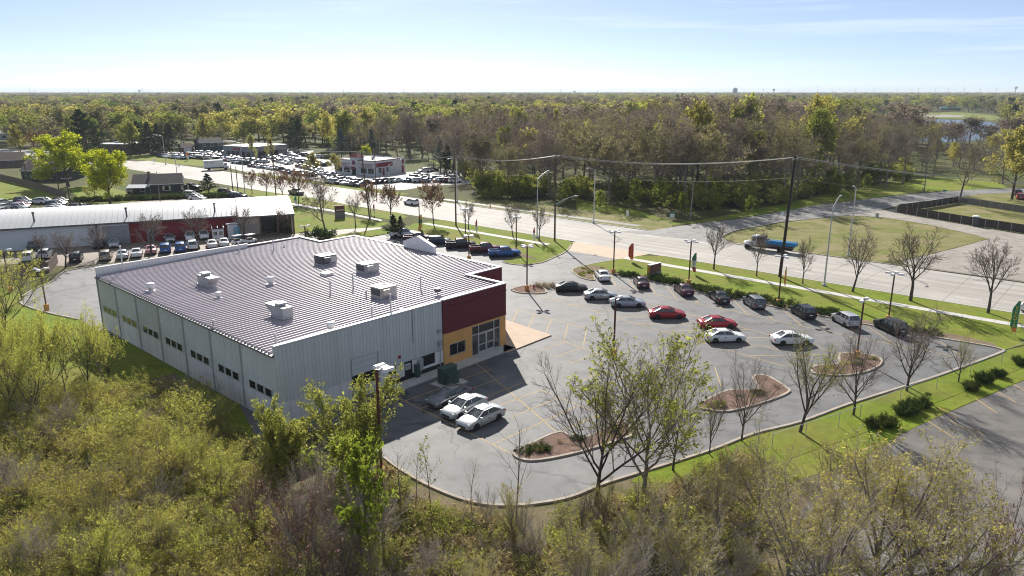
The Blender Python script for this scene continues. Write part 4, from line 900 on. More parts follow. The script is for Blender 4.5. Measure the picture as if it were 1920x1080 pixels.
# ------------------------------------------------------------------ lamps, poles, wires
P('maroon_pole', (0.10, 0.018, 0.022), rough=0.5, var=0.12); P('orange_base', (0.60, 0.29, 0.09), rough=0.8, var=0.15)
P('wood_pole', (0.105, 0.080, 0.058), rough=0.95, var=0.25, scale=2.0, bump=0.4); P('weathered_pole', (0.25, 0.225, 0.20), rough=0.95, var=0.2, scale=2.0)
P('tar_pole', (0.022, 0.016, 0.016), rough=0.7, var=0.3); P('galv_pole', (0.52, 0.53, 0.54), rough=0.45, var=0.08, metal=0.25); P('wire_metal', (0.42, 0.41, 0.40), rough=0.45, metal=0.3)
GLP = 'maroon parking lot lamps'
def lot_lamp(label, px, py, top, heads=2, base=True, z=0.1, rz=None):
    q = G(px, py); h = hz(top, q.x, q.y); t = thing('lot_lamp', label, 'lamp post', (q.x, q.y, 0.0), BROT if rz is None else rz, GLP)
    z0 = 0.05
    if base: MB().lathe([(0.33, 0), (0.33, 0.85), (0.30, 0.9)], 12).build('concrete_base', M['orange_base'], t); z0 = 0.9
    MB().box(-0.075, 0.075, -0.075, 0.075, z0 + 0.002, h - 0.1).build('pole', M['maroon_pole'], t)
    for k in range(heads):
        a = 2 * math.pi * k / heads
        o = bpy.data.objects.new('arm', MB().box(0.076, 0.42, -0.04, 0.04, h - 0.24, h - 0.16).mesh('arm', M['galv_pole'])); COL.objects.link(o); o.parent = t; o.rotation_euler = (0, 0, a)
        hd = bpy.data.objects.new('lamp_head', MB().box(0.42, 1.12, -0.20, 0.20, h - 0.30, h - 0.08, taper=0.03).mesh('lamp_head', M['white_metal'])); COL.objects.link(hd); hd.parent = t; hd.rotation_euler = (0, 0, a)
    return t
for a in (('maroon lot lamp with orange base above the planting bed', 1150, 514, 432, 4), ('maroon lot lamp at the lawn between the maroon sedan and the flag', 1291, 535, 450, 4), ('maroon lot lamp standing in the hydrant island', 988, 546, 459, 4), ('maroon lot lamp in front of the pale silver sedan', 1150.5, 668, 556, 2),
          ('maroon lot lamp with orange base beside the dark hatchback', 1459, 573, 478, 3), ('maroon lot lamp behind the black suv at the lawn', 1665, 604, 510, 4), ('maroon lot lamp in the right-hand mulch island', 1606, 672, 559, 2), ('maroon lot lamp at the left end of the truck row', 787, 432, 379, 1),
          ('maroon lot lamp behind the black pickup', 873, 453, 390, 4), ('maroon lot lamp behind the roof edge by the black pickup', 879.5, 489, 440, 4), ('maroon lot lamp on the lawn behind the blue pickup', 968, 474, 405, 4), ('maroon lot lamp on the lot left of the building', 88, 582, 502, 3), ('maroon lot lamp at the left edge by the fence', 20, 548, 467, 2), ('twin headed maroon lamp showing above the back parapet', 574, 462, 422, 2)):
    lot_lamp(*a)
q = G(716, 896); t = lot_lamp('maroon lot lamp on an orange base above the bushes, nearest the camera', 716, 896, 690, 1)
for y in (-0.55, 0.55):
    h = hz(690, q.x, q.y); MB().box(0.2, 1.2, y - 0.2, y + 0.2, h - 0.28, h - 0.05, taper=0.05).build('lamp_head', M['white_metal'], t)
# white street lamps
GSL = 'tall white street lamps along the road'
def street_lamp(label, base, top, tip):
    q = G(*base); h = hz(top, q.x, q.y); t = thing('street_lamp', label, 'street lamp', q, 0, GSL)
    MB().lathe([(0.32, 0), (0.32, 0.35), (0.2, 0.5)], 10).build('base', M['galv_pole'], t)
    MB().tube([(0, 0, 0.4), (0, 0, h)], [0.14, 0.08], 8).build('pole', M['galv_pole'], t)
    # arm reaches along the road, towards the side it shows
    s = 1 if tip[0] > base[0] + (top - base[1]) * 0 and tip[0] > (base[0] + tip[2]) else -1
    dirv = RN * (1 if s > 0 else -1); L = tip[3]
    e = Vector((dirv.x * L, dirv.y * L, h + tip[1]))
    MB().tube([(0, 0, h - 0.1), tuple(e * 0.55 + Vector((0, 0, (h) * 0.45 + 0.12))), tuple(e)], 0.045, 6).tube([(0, 0, h - 0.9), tuple(e * 0.7 + Vector((0, 0, h * 0.3 - 0.1)))], 0.03, 6).build('arm', M['galv_pole'], t)
    a = math.atan2(dirv.y, dirv.x); hd = MB().box(-0.1, 0.62, -0.15, 0.15, -0.09, 0.09, taper=0.03).build('lamp_head', M['galv_pole'], t); hd.location = e; hd.rotation_euler = (0, 0, a)
for lb, b, top, s, rise, L in (('white street lamp on the far side of the road at the wood edge', (1113, 419), 318, -1, 0.5, 2.6), ('white street lamp on the near verge behind the bare trees', (1007, 447), 335, 1, 1.3, 3.0), ('white street lamp just behind the wooden pole at the driveway', (857, 379), 298, -1, 0.2, 2.6), ('white street lamp behind the red-budded tree', (733, 408), 309, 1, 1.0, 3.4),
                               ('white street lamp behind the white arched roof', (460, 370), 267, -1, 0.6, 4.5), ('white street lamp left of the far dealership', (311, 309), 255, -1, 0.6, 3.2), ('white street lamp above the grey house', (332, 327), 271, 1, 1.0, 3.2), ('tall white street lamp on the near verge at the right', (1545, 537), 387, 1, 1.3, 2.6),
                               ('tall white street lamp across the road on the field edge', (1590, 481), 353, -1, 0.5, 1.4), ('white street lamp in front of the flat-roofed far building', (197, 283), 247, 1, 0.5, 4.0)):
    street_lamp(lb, b, top, (b[0] + s * 50, rise, 0, L))
# utility poles
GUP = 'utility poles'
def upole(label, base, top, mat, r=0.19, cross=True, lean=(0, 0)):
    q = G(*base); h = hz(top, q.x, q.y); t = thing('utility_pole', label, 'utility pole', q, 0, GUP)
    MB().tube([(0, 0, 0), (lean[0], lean[1], h)], [r, r * 0.68], 9).build('pole', M[mat], t)
    if cross:
        a = RN; MB().bar((lean[0] - a.x * 1.2, lean[1] - a.y * 1.2, h - 0.6), (lean[0] + a.x * 1.2, lean[1] + a.y * 1.2, h - 0.6), 0.12, 0.14).build('crossarm', M['weathered_pole'], t)
        for k in (-1.1, 0, 1.1): MB().lathe([(0.05, 0), (0.09, 0.12), (0.05, 0.25)], 6).build('insulator', M['grey_metal'], t).location = (lean[0] + a.x * k, lean[1] + a.y * k, h - 0.52)
    return q, h, lean
u1 = upole('tall brown wooden power pole on the verge left of the driveway', (1040, 453), 289, 'wood_pole')
u2 = upole('tall wooden power pole in front of the white street lamp', (855, 424), 290, 'wood_pole')
u3 = upole('wooden power pole in front of the white and red dealership', (693, 409), 282, 'wood_pole', 0.19, True, (-1.2, 0))
u0 = upole('thick black power pole beside the flatbed truck', (1462, 520), 292, 'tar_pole', 0.26, True, (0.6, 0))
u4 = upole('thin pole at the right end of the dealership front', (706, 364), 291, 'wood_pole', 0.16, False)
u5 = upole('grey wooden pole at the corner of the side road', (1294, 412), 330, 'weathered_pole', 0.17, False, (0.3, 0))
u6 = upole('pale grey pole at the wood edge behind the black pole', (1484, 379), 313, 'weathered_pole', 0.17, False, (0.4, 0))
u7 = upole('grey pole by the bend of the side road', (1732, 362), 304, 'weathered_pole', 0.16, False); u8 = upole('thin grey pole among the bare trees at the side road', (1615, 346), 296, 'weathered_pole', 0.16, False)
u9 = upole('wooden pole left of the white street lamp by the hedge', (437, 361), 310, 'wood_pole', 0.16, False); u10 = upole('wooden pole in the verge by the arched roof end', (518, 373), 277, 'wood_pole', 0.17); u11 = upole('dark pole right of the hedge', (447, 366), 312, 'wood_pole', 0.15, False)
u12 = upole('wooden pole behind the left gravel lot', (134, 398), 330, 'wood_pole', 0.17); u13 = upole('wooden pole at the corner of the dark roofed house', (52, 347), 296, 'wood_pole', 0.17); u14 = upole('slim grey pole above the grey house roof', (301, 383), 322, 'weathered_pole', 0.12, False); u15 = upole('wooden pole by the dark garage', (111, 360), 312, 'wood_pole', 0.16)
uR = (Vector((105, 112, 0)), 15.0, (0, 0)); uL = (ST(-200, 110), 15.5, (0, 0))
# arm lamp on the wooden pole
a_ = G(1040, 453); h1 = hz(383, a_.x, a_.y)
t = thing('pole_lamp', 'street lamp on a long arm fixed to the tall brown pole', 'street lamp', (a_.x, a_.y, h1), 0)
MB().tube([(0.15, 0, 0), (1.8, 0.6, 0.9), (3.9, 1.4, 1.45)], 0.04, 6).tube([(0.15, 0, -0.5), (2.2, 0.8, 0.95)], 0.03, 6).build('arm', M['galv_pole'], t); MB().box(3.8, 4.5, 1.3, 1.6, 1.38, 1.54, taper=0.03).build('lamp_head', M['galv_pole'], t)
GW = 'overhead power lines'
def wire(label, A, B, off, dz, sag, r=0.026):
    (qa, ha, la), (qb, hb, lb_) = A, B
    p = qa + Vector((la[0], la[1], ha + dz)) + RN * off; q = qb + Vector((lb_[0], lb_[1], hb + dz)) + RN * off
    pts = []
    for i in range(17):
        u = i / 16; x = p.lerp(q, u); x.z -= sag * 4 * u * (1 - u); pts.append(x)
    o = MB().tube(pts, r, 4, caps=False).build('power_line', M['wire_metal']); tag(o, label, 'wire', GW)
for A, B, nm, sag in ((u3, u2, 'between the dealership pole and the driveway lamp pole', 1.2), (u2, u1, 'between the two tall brown poles', 1.0), (u1, u0, 'between the tall brown pole and the thick black pole', 1.3), (u0, uR, 'from the thick black pole out of the picture on the right', 1.3), (uL, u3, 'running left from the dealership pole', 1.0)):
    for off, dz, w in ((-1.1, -0.25, 'front'), (0, -0.2, 'middle'), (1.1, -0.25, 'rear')): wire(f'{w} upper power line {nm}', A, B, off, dz, sag)
    wire(f'lower cable {nm}', A, B, 0.2, -3.4, sag * 0.9, 0.012)
# ------------------------------------------------------------------ flags and signs
M['flag_red'] = flat('flag_red', (0.45, 0.03, 0.035), 0.7); M['flag_yellow'] = flat('flag_yellow', (0.75, 0.5, 0.05), 0.7); M['flag_green'] = flat('flag_green', (0.02, 0.22, 0.11), 0.7); M['flag_white'] = flat('flag_white', (0.75, 0.75, 0.75), 0.7); M['flag_purple'] = flat('flag_purple', (0.17, 0.04, 0.13), 0.7); M['flag_orange'] = flat('flag_orange', (0.75, 0.22, 0.03), 0.7); M['sign_teal'] = flat('sign_teal', (0.02, 0.22, 0.18), 0.5)
def feather_flag(label, px, py, top, bands, letters='', lmat='flag_yellow', w=0.75, rz=0.0):
    q = G(px, py); h = hz(top, q.x, q.y); t = thing('feather_flag', label, 'flag', q, rz, 'feather flags along the road')
    MB().tube([(0, 0, 0), (0, 0, h * 0.8), (-0.12, 0, h * 0.95), (-w * 0.55, 0, h)], 0.022, 6).build('pole', M['grey_metal'], t)
    z1 = h * 0.99; z0 = h * 0.14; N_ = 14; acc = 0
    def outline(u):  # left edge, right edge at fraction u from the top
        ww = w * min(1.0, 0.35 + 2.6 * u) if u < 0.25 else (w if u < 0.75 else w * (1 - 0.55 * (u - 0.75) / 0.25))
        return -0.03 - ww, -0.03
    for mat, fr in bands:
        mb = MB(); k = max(2, int(N_ * fr))
        for i in range(k):
            ua, ub = acc + fr * i / k, acc + fr * (i + 1) / k
            la, ra = outline(ua); l2, r2 = outline(ub); za = z1 - (z1 - z0) * ua; zb = z1 - (z1 - z0) * ub
            ya, yb = 0.06 * math.sin(ua * 9), 0.06 * math.sin(ub * 9)
            for y_o in (0.006, -0.006):
                f = [(la, ya * 1.0 + y_o, za), (l2, yb + y_o, zb), (r2, y_o, zb), (ra, y_o, za)]; mb.face(f if y_o < 0 else f[::-1])
        mb.build('cloth', M[mat], t); acc += fr
    n = len(letters)
    for i, ch in enumerate(letters):
        u = 0.14 + 0.72 * (i + 0.5) / n; z = z1 - (z1 - z0) * u
        text('letter', ch, 0.95 * (z1 - z0) / n * 0.95, lmat, t, (-0.03 - w * 0.5, -0.09, z), (R(90), 0, 0))
feather_flag('tall red feather flag with yellow letters by the driveway', 1187, 492, 456, [('flag_red', 0.86), ('flag_orange', 0.14)], 'CELEBRATE', 'flag_yellow', 0.85)
feather_flag('green white and red feather flag beside the sidewalk', 1304, 516, 474, [('flag_green', 0.4), ('flag_white', 0.35), ('flag_red', 0.25)], 'VENTA', 'flag_purple', 0.7)
feather_flag('green feather flag with yellow VENTA letters at the right edge', 1903, 632, 564, [('flag_green', 0.86), ('flag_orange', 0.14)], 'VENTA', 'flag_yellow', 0.85)
feather_flag('green and yellow feather flag behind the truck row', 792, 431, 402, [('flag_yellow', 0.35), ('flag_green', 0.3), ('flag_yellow', 0.35)])
feather_flag('red and white thin feather flag on the verge behind the black pickup', 895, 441, 411, [('flag_red', 0.5), ('flag_white', 0.5)], w=0.35)
feather_flag('white and red thin feather flag beside the tall brown pole', 1003, 456, 426, [('flag_red', 0.4), ('flag_white', 0.6)], w=0.35)
feather_flag('thin yellow and red feather flag right of the black pole', 1472, 541, 500, [('flag_yellow', 0.25), ('flag_orange', 0.75)], w=0.22)
feather_flag('green feather flag left of two by the arched roof end', 536, 388, 368, [('flag_green', 1.0)], w=0.6); feather_flag('green and white feather flag right of two by the arched roof end', 557, 386, 368, [('flag_green', 0.5), ('flag_white', 0.5)], w=0.6)
feather_flag('red thin feather flag in front of the dealership', 703, 404, 381, [('flag_red', 0.5), ('flag_white', 0.5)], w=0.35); feather_flag('orange feather flag on the far dealership lawn', 355, 301, 285, [('flag_orange', 0.5), ('flag_white', 0.5)], w=1.2)
P('sign_brown', (0.155, 0.062, 0.05), rough=0.7, var=0.08); P('sign_stone', (0.19, 0.19, 0.19), rough=0.9, var=0.25, scale=3, bump=0.6); P('sign_gold', (0.50, 0.27, 0.03), rough=0.6)
a_, b_ = G(1218, 521), G(1239, 515.5); h_ = heading(a_, b_); L = (b_ - a_).length; H_ = hz(498, a_.x, a_.y)
t = thing('monument_sign', 'blank brown monument sign with stone foot on the lawn', 'sign', a_, h_)
MB().box(-0.1, L + 0.15, -0.05, 0.55, 0, 0.75, taper=0.06).build('stone_base', M['sign_stone'], t); MB().box(0.0, L, 0.0, 0.5, 0.752, H_).build('panel', M['sign_brown'], t)
MB().box(-0.04, 0.0, -0.02, 0.52, 0.752, H_).build('edge_strip', M['sign_gold'], t); MB().box(-0.06, L + 0.04, -0.04, 0.54, H_ + 0.002, H_ + 0.08).build('cap', M['white_metal'], t)
a_ = G(629, 410); t = thing('monument_sign', 'red topped stone sign on the neighbour lawn beside the big tree', 'sign', a_, R(25)); H_ = hz(386, a_.x, a_.y)
MB().box(0, 2.3, 0, 0.5, 0, H_ * 0.5).build('stone_base', M['sign_stone'], t); MB().box(0, 2.3, 0, 0.5, H_ * 0.5 + 0.002, H_).build('panel', M['sign_brown'], t); MB().box(0.3, 2.1, -0.02, -0.001, H_ * 0.62, H_ * 0.68).build('panel_line', M['white_metal'], t)
def small_sign(label, px, py, top, mats, w=0.7):
    q = G(px, py); h = hz(top, q.x, q.y); t = thing('road_sign', label, 'sign', q, 0); MB().tube([(0, 0, 0), (0, 0, h)], 0.035, 6).build('post', M['galv_pole'], t)
    z = h
    for m_, hh in mats: MB().box(-w / 2, w / 2, -0.06, -0.036, z - hh, z).build('plate', M[m_], t); z -= hh + 0.08
small_sign('white road sign on the wood edge grass', 1176, 411, 394, [('flag_white', 0.9), ('flag_white', 0.4)]); small_sign('teal street name sign at the side road corner', 1260, 412, 397, [('sign_teal', 0.4), ('flag_white', 0.9)], 1.1)
small_sign('teal sign by the bend of the side road', 1769, 370, 356, [('sign_teal', 0.5)], 1.2); small_sign('white sign at the side road beside the black pole', 1466, 412, 397, [('flag_white', 0.9)], 0.8); small_sign('small white and blue sign on the far road verge', 290, 307, 298, [('flag_white', 1.0)], 1.1); small_sign('white sign on the far road corner', 336, 314, 308, [('flag_white', 0.8)], 1.0)
def hydrant(label, px, py):
    t = thing('fire_hydrant', label, 'hydrant', G(px, py), 0.4); m_ = M['red_paint']
    MB().lathe([(0.16, 0), (0.16, 0.06), (0.11, 0.08), (0.11, 0.55), (0.14, 0.56), (0.14, 0.6), (0.09, 0.72), (0.03, 0.8)], 10).build('barrel', m_, t)
    for a in (0, 1.57, 3.14):
        o = MB().tube([(0.1, 0, 0.45), (0.2, 0, 0.45)], 0.06, 8).build('outlet', m_, t); o.rotation_euler = (0, 0, a)
hydrant('red fire hydrant in the mulch island by the lamp post', 1001, 543); hydrant('red fire hydrant on the far verge of the road', 919, 389)
t = thing('utility_pedestal', 'small grey utility box on the rough field', 'utility box', G(1644, 408), 0); MB().box(-0.3, 0.3, -0.3, 0.3, 0, 1.0, taper=0.03).build('cabinet', M['grey_metal'], t); MB().box(-0.34, 0.34, -0.34, 0.34, 1.0, 1.08).build('lid', M['grey_metal'], t)
t = thing('portable_toilet', 'dark portable toilet with pale roof at the black mesh fence', 'portable toilet', G(1828, 424), R(-25)); M['toilet_grey'] = flat('toilet_grey', (0.05, 0.05, 0.065), 0.5)
MB().box(-0.62, 0.62, -0.62, 0.62, 0.1, 2.1, taper=0.03).build('cabin', M['toilet_grey'], t); MB().box(-0.66, 0.66, -0.66, 0.66, 0, 0.1).build('base', M['dark_metal'], t); MB().lathe([(0.82, 2.1), (0.75, 2.28), (0.3, 2.42)], 12).build('roof', M['white_metal'], t); MB().box(-0.42, 0.42, -0.66, -0.6, 0.2, 1.95).build('door', M['toilet_grey'], t)
# ------------------------------------------------------------------ fences
P('mesh_black', (0.060, 0.048, 0.040), rough=0.9, var=0.3, scale=3); P('mesh_lit_through', (0.20, 0.185, 0.165), rough=0.9, var=0.2, scale=3); P('fence_wood', (0.17, 0.13, 0.10), rough=0.95, var=0.3, scale=1.5, fine=0.3)  # back fence fabric painted grey for the light showing through it
def mesh_fence(label, px, h, mat, step=3.0):
    pts = gp(px); t = thing('mesh_fence', label, 'fence', pts[0]); o0 = pts[0]
    for i in range(len(pts) - 1):
        a, b = pts[i], pts[i + 1]; L = (b - a).length; n = max(1, round(L / step)); hd = heading(a, b)
        for k in range(n):
            p = a.lerp(b, k / n) - o0; q = a.lerp(b, (k + 1) / n) - o0
            MB().tube([(p.x, p.y, 0), (p.x, p.y, h + 0.1)], 0.04, 6).build('post', M['galv_pole'], t)
            e = (q - p).normalized() * 0.045; nn = Vector((-e.y, e.x, 0)) * 0.2
            mb = MB(); mb.v += [tuple(Vector((s.x, s.y, z)) + nn * sg) for sg in (-1, 1) for s, z in ((p + e, .08), (q - e, .08), (q - e, h), (p + e, h))]
            for f in ((0, 1, 2, 3), (7, 6, 5, 4), (0, 3, 7, 4), (1, 5, 6, 2), (3, 2, 6, 7), (0, 4, 5, 1)): mb.f.append(f); mb.m.append(0)
            mb.build('fabric_panel', M[mat], t)
    p = pts[-1] - o0; MB().tube([(p.x, p.y, 0), (p.x, p.y, h + 0.1)], 0.04, 6).build('post', M['galv_pole'], t)
mesh_fence('black mesh construction fence along the pale track', [(1681, 399), (1738, 408.5), (1823, 423), (1920, 438), (2040, 458)], 1.9, 'mesh_black'); mesh_fence('black mesh fence running back from the corner beside the side road', [(1684, 397.5), (1745, 389.5), (1796, 381)], 1.9, 'mesh_black'); mesh_fence('mesh fence at the back of the fenced field, painted grey as if lit through', [(1798, 381), (1920, 399), (2030, 416)], 1.7, 'mesh_lit_through')
def wood_fence(label, px, h):
    pts = gp(px); t = thing('wooden_fence', label, 'fence', pts[0]); o0 = pts[0]; bm = {}
    for i in range(len(pts) - 1):
        a, b = pts[i], pts[i + 1]; L = (b - a).length; n = max(1, round(L / 0.30)); hd = heading(a, b)
        me = MB().box(0.01, L / n - 0.01, -0.015, 0.015, 0.03, h).mesh('board', M['fence_wood'])
        for k in range(n):
            p = a.lerp(b, k / n) - o0; o = link('board', me, t, (p.x, p.y, random.uniform(-0.04, 0.04)), hd)
        for z in (0.4, h - 0.3): MB().bar((a - o0) + Vector((0, 0.05, z)), (b - o0) + Vector((0, 0.05, z)), 0.05, 0.1).build('rail', M['fence_wood'], t)
wood_fence('brown wooden board fence by the gravel lot left of the building', [(40, 512), (92, 512), (109, 493)], 1.9); wood_fence('long weathered wooden fence along the back yard lawn at the left edge', [(0, 337), (58, 351), (125, 372)], 2.0); wood_fence('wooden fence below the yard at the far left edge', [(-20, 316), (44, 314)], 2.0)
# chain-link fence along the lot edge
cl = gp([(1935, 652), (1877, 682), (1818, 705), (1755, 729), (1687, 753), (1612, 785), (1572, 800), (1510, 820), (1447, 841)])
t = thing('chain_link_fence', 'chain link fence with grey posts along the lower edge of the parking lot', 'fence', cl[0]); o0 = cl[0]; fh = 1.35
V_ = []; F_ = []
for i in range(len(cl)):
    p = cl[i] - o0; MB().tube([(p.x, p.y, 0), (p.x, p.y, fh + 0.05)], 0.035, 6).build('post', M['galvanised'], t)
    if i + 1 < len(cl):
        q = cl[i + 1] - o0; MB().tube([(p.x, p.y, fh), (q.x, q.y, fh)], 0.022, 5).build('top_rail', M['galvanised'], t)
        L = (q - p).length; n = int(L / 0.22); u = (q - p) / L
        for k in range(n):
            for sg in (1, -1):
                x0 = k * 0.22 if sg > 0 else k * 0.22 + fh; x1 = x0 + sg * fh
                z0, z1 = 0.05, fh
                if x1 > L or x0 > L: continue
                A = p + u * x0; B = p + u * x1; w = 0.006
                b0 = len(V_); V_ += [(A.x - u.x * w, A.y - u.y * w, z0), (A.x + u.x * w, A.y + u.y * w, z0), (B.x + u.x * w, B.y + u.y * w, z1), (B.x - u.x * w, B.y - u.y * w, z1)]; F_.append((b0, b0 + 1, b0 + 2, b0 + 3))
o = link('wire_mesh', np_mesh('wire_mesh', V_, F_, M['galvanised']), t); o['kind'] = 'stuff'
# ------------------------------------------------------------------ neighbouring buildings
P('white_siding', (0.62, 0.63, 0.66), rough=0.7, var=0.06); P('red_wall', (0.20, 0.018, 0.03), rough=0.75, var=0.15, scale=0.6); P('white_roof', (0.62, 0.62, 0.62), rough=0.45, var=0.07, scale=0.3, fine=0.08); P('cream_roof', (0.66, 0.55, 0.46), rough=0.5, var=0.06)
P('shingle_dark', (0.062, 0.052, 0.055), rough=0.95, var=0.2, scale=1.0, fine=0.35); P('shingle_brown', (0.12, 0.09, 0.07), rough=0.95, var=0.2, fine=0.3); P('siding_dark', (0.045, 0.055, 0.06), rough=0.8, var=0.1); P('siding_green', (0.035, 0.06, 0.06), rough=0.8); P('brick_brown', (0.15, 0.10, 0.075), rough=0.9, var=0.2); P('grey_wall', (0.22, 0.23, 0.25), rough=0.6, var=0.08); P('door_grey', (0.27, 0.28, 0.31), rough=0.6); P('roof_blue_dark', (0.06, 0.085, 0.115), rough=0.7, var=0.1); P('shutter_cream', (0.6, 0.55, 0.36), rough=0.7)
# white arched-roof shop to the left
A0 = G(449, 442); WA = R(22.0)
wb = thing('arched_roof_shop', 'long low white building with arched metal roof and a dark red wall section', 'building', A0, WA)
Wd, he, hr = 17.0, 4.25, 6.6; X0 = -64.0
def wp(name, mb, mat, par=None): return mb.build(name, M[mat], par or wb)
wp('wall', MB().box(X0, -25.5, 0, 0.3, 0, he - 0.05).box(-29.5, -25.5, -0.004, 0.0, 0, 0.01), 'white_siding'); wp('red_wall', MB().box(-20.2, 0, 0, 0.3, 0, he - 0.05), 'red_wall')
wp('wall_over_door', MB().box(-25.48, -20.22, 0.02, 0.3, 3.6, he - 0.05).box(-25.48, -24.9, 0.02, 0.3, 0, 3.6), 'white_siding'); wp('garage_door', MB().box(-24.88, -20.22, 0.05, 0.2, 0, 3.6), 'door_grey'); wp('back_wall', MB().box(X0, 0, Wd - 0.3, Wd, 0, he - 0.05).box(X0, X0 + .3, 0.3, Wd - .3, 0, he - 0.05).box(-0.3, 0, 0.3, Wd - 0.3, 0, he - 0.05), 'white_siding')
for x in (-48, -26): wp('downspout', MB().box(x, x + 0.3, -0.2, -0.01, 0, he), 'dark_metal')
wp('wall_door', MB().box(-17.2, -15.9, -0.05, -0.001, 0, 2.6), 'grey_wall')
def arch(u): return he + (hr - he) * math.sin(math.pi * u)
def arch_panel(x0, x1, y0, y1, name, mat):
    mb = MB(); n = 18
    for i in range(n):
        a, b = i / n, (i + 1) / n; ya, yb = y0 + (y1 - y0) * a, y0 + (y1 - y0) * b
        mb.face([(x0, ya, arch(a)), (x1, ya, arch(a)), (x1, yb, arch(b)), (x0, yb, arch(b))])
    return mb.mesh(name, M[mat])
p1 = arch_panel(0.0, 0.97, -0.4, Wd + 0.4, 'roof_panel', 'white_roof'); p1b = arch_panel(0.0, 0.97, -0.4, Wd + 0.4, 'roof_panel', 'white_roof')
rib = MB()
for i in range(18):
    a, b = i / 18, (i + 1) / 18; ya, yb = -0.4 + (Wd + 0.8) * a, -0.4 + (Wd + 0.8) * b
    rib.bar((0, ya, arch(a) + 0.03), (0, yb, arch(b) + 0.03), 0.06, 0.08)
rib_me = rib.mesh('roof_seam', M['white_roof'])
for i in range(64): link('roof_panel', p1, wb, (X0 + i, 0, 0)); link('roof_seam', rib_me, wb, (X0 + i, 0, 0))
wp('fascia', MB().box(X0, 0.0, -0.5, -0.41, he - 0.25, he + 0.05), 'dark_metal')
# canopy end
p2 = arch_panel(0.0, 0.97, -2.6, Wd + 2.0, 'roof_panel', 'white_roof')
for i in range(11): link('roof_panel', p2, wb, (0.1 + i, 0, 0.05))
wp('canopy_fascia', MB().box(0.1, 11.1, -2.75, -2.61, he - 0.25, he + 0.1), 'dark_metal'); mb = MB(); n = 18
gl = [(11.02, -2.6 + (Wd + 4.6) * i / n, arch(i / n) + 0.04) for i in range(n + 1)] + [(11.02, Wd + 2.0, he - 0.2), (11.02, -2.6, he - 0.2)]
wp('gable_end', MB().face(gl).face([(x - 0.1, y, z) for x, y, z in gl][::-1]), 'white_siding')
for x in (4.2, 7.6, 10.8): wp('canopy_post', MB().box(x - 0.15, x + 0.15, -2.3, -2.0, 0, he - 0.2), 'brick_brown')
wp('shop_window', MB().box(4.4, 10.6, 1.0, 1.1, 0.5, 3.6), 'dark_glass'); wp('canopy_wall', MB().box(0.0, 4.2, 0.5, 0.9, 0, he - 0.1).box(10.6, 11.0, 0.5, 14, 0, he - 0.1), 'tan_metal'); wp('canopy_back_wall', MB().box(4.2, 10.6, 6, 6.3, 0, he), 'white_siding')
for px, py in ((55, 412), (232, 404), (402, 392)):
    q = G(px, py, 6.0) - A0; c, s = math.cos(-WA), math.sin(-WA); lx, ly = q.x * c - q.y * s, q.x * s + q.y * c
    wp('roof_vent', MB().lathe([(0.15, 5.0), (0.15, 6.6), (0.28, 6.65), (0.2, 6.9)], 8, (lx, max(1.5, min(14, ly)), 0)), 'dark_metal')
wp('patched_roof_panel', MB().face([(-57, -0.42, he + 0.03), (-47, -0.42, he + 0.03), (-47, 3.2, arch(3.6 / 17.8) + 0.06), (-57, 3.2, arch(3.6 / 17.8) + 0.06)]), 'cream_roof')
# clutter by the red wall
t = thing('ticket_booth', 'small white booth with open roof frame by the red wall', 'booth', G(410, 449), WA); MB().box(-1.1, 1.1, -1.0, 1.0, 0, 2.0).build('cabin', M['white_siding'], t); MB().box(-0.9, -0.2, -1.02, -1.001, 1.1, 1.8).box(0.2, 0.9, -1.02, -1.001, 1.1, 1.8).build('window', M['dark_glass'], t)
for x in (-1.1, 0, 1.1): MB().bar((x, -1.2, 2.6), (x, 1.2, 2.7), 0.15, 0.12).build('roof_beam', M['white_metal'], t)
for x in (-1.05, 1.05): MB().box(x - 0.06, x + 0.06, -0.9, -0.78, 2.0, 2.6).build('post', M['white_metal'], t)
t = thing('ticket_booth', 'grey-white booth beside the blue tank at the red wall', 'booth', G(438, 446), WA); MB().box(-1.0, 1.0, -1.0, 1.0, 0, 2.7).build('cabin', M['white_siding'], t); MB().bar((-1.2, -0.8, 3.0), (1.2, 0.6, 3.2), 0.2, 0.12).bar((-1.2, 0.6, 2.95), (1.2, -0.8, 3.05), 0.2, 0.1).build('roof_beam', M['white_metal'], t)
M['tank_blue'] = flat('tank_blue', (0.12, 0.28, 0.36), 0.5); t = thing('storage_tank', 'pale blue upright tank beside the booths', 'tank', G(446, 448), 0); MB().lathe([(0.62, 0), (0.62, 2.2), (0.45, 2.45), (0.1, 2.5)], 16).build('tank_shell', M['tank_blue'], t, True); MB().lathe([(0.15, 2.5), (0.15, 2.6)], 8).build('cap', M['white_metal'], t)
for i, (px, py) in enumerate(((446, 458), (470, 456))):
    t = thing('golf_cart', ('white roofed golf cart left of two by the brown parapet', 'white roofed golf cart right of two by the brown parapet')[i], 'golf cart', G(px, py), R(60)); MB().box(-1.1, 1.1, -0.6, 0.6, 0.3, 0.8, taper=0.05).build('body', PAINT['white'], t); MB().box(-0.9, 0.9, -0.65, 0.65, 1.75, 1.82).build('roof', M['white_metal'], t); MB().box(-0.6, 0.2, -0.5, 0.5, 0.8, 1.1).build('seat', M['trim_black'], t)
    for x in (-0.8, 0.8):
        for y in (-0.55, 0.55): MB().tube([(x, y, 0.8), (x * 0.95, y, 1.75)], 0.025, 5).build('post', M['dark_metal'], t); link('wheel', CAR_ME['sedan']['wheel'][0], t, (x, y, 0.25)).scale = (0.7, 0.7, 0.7)
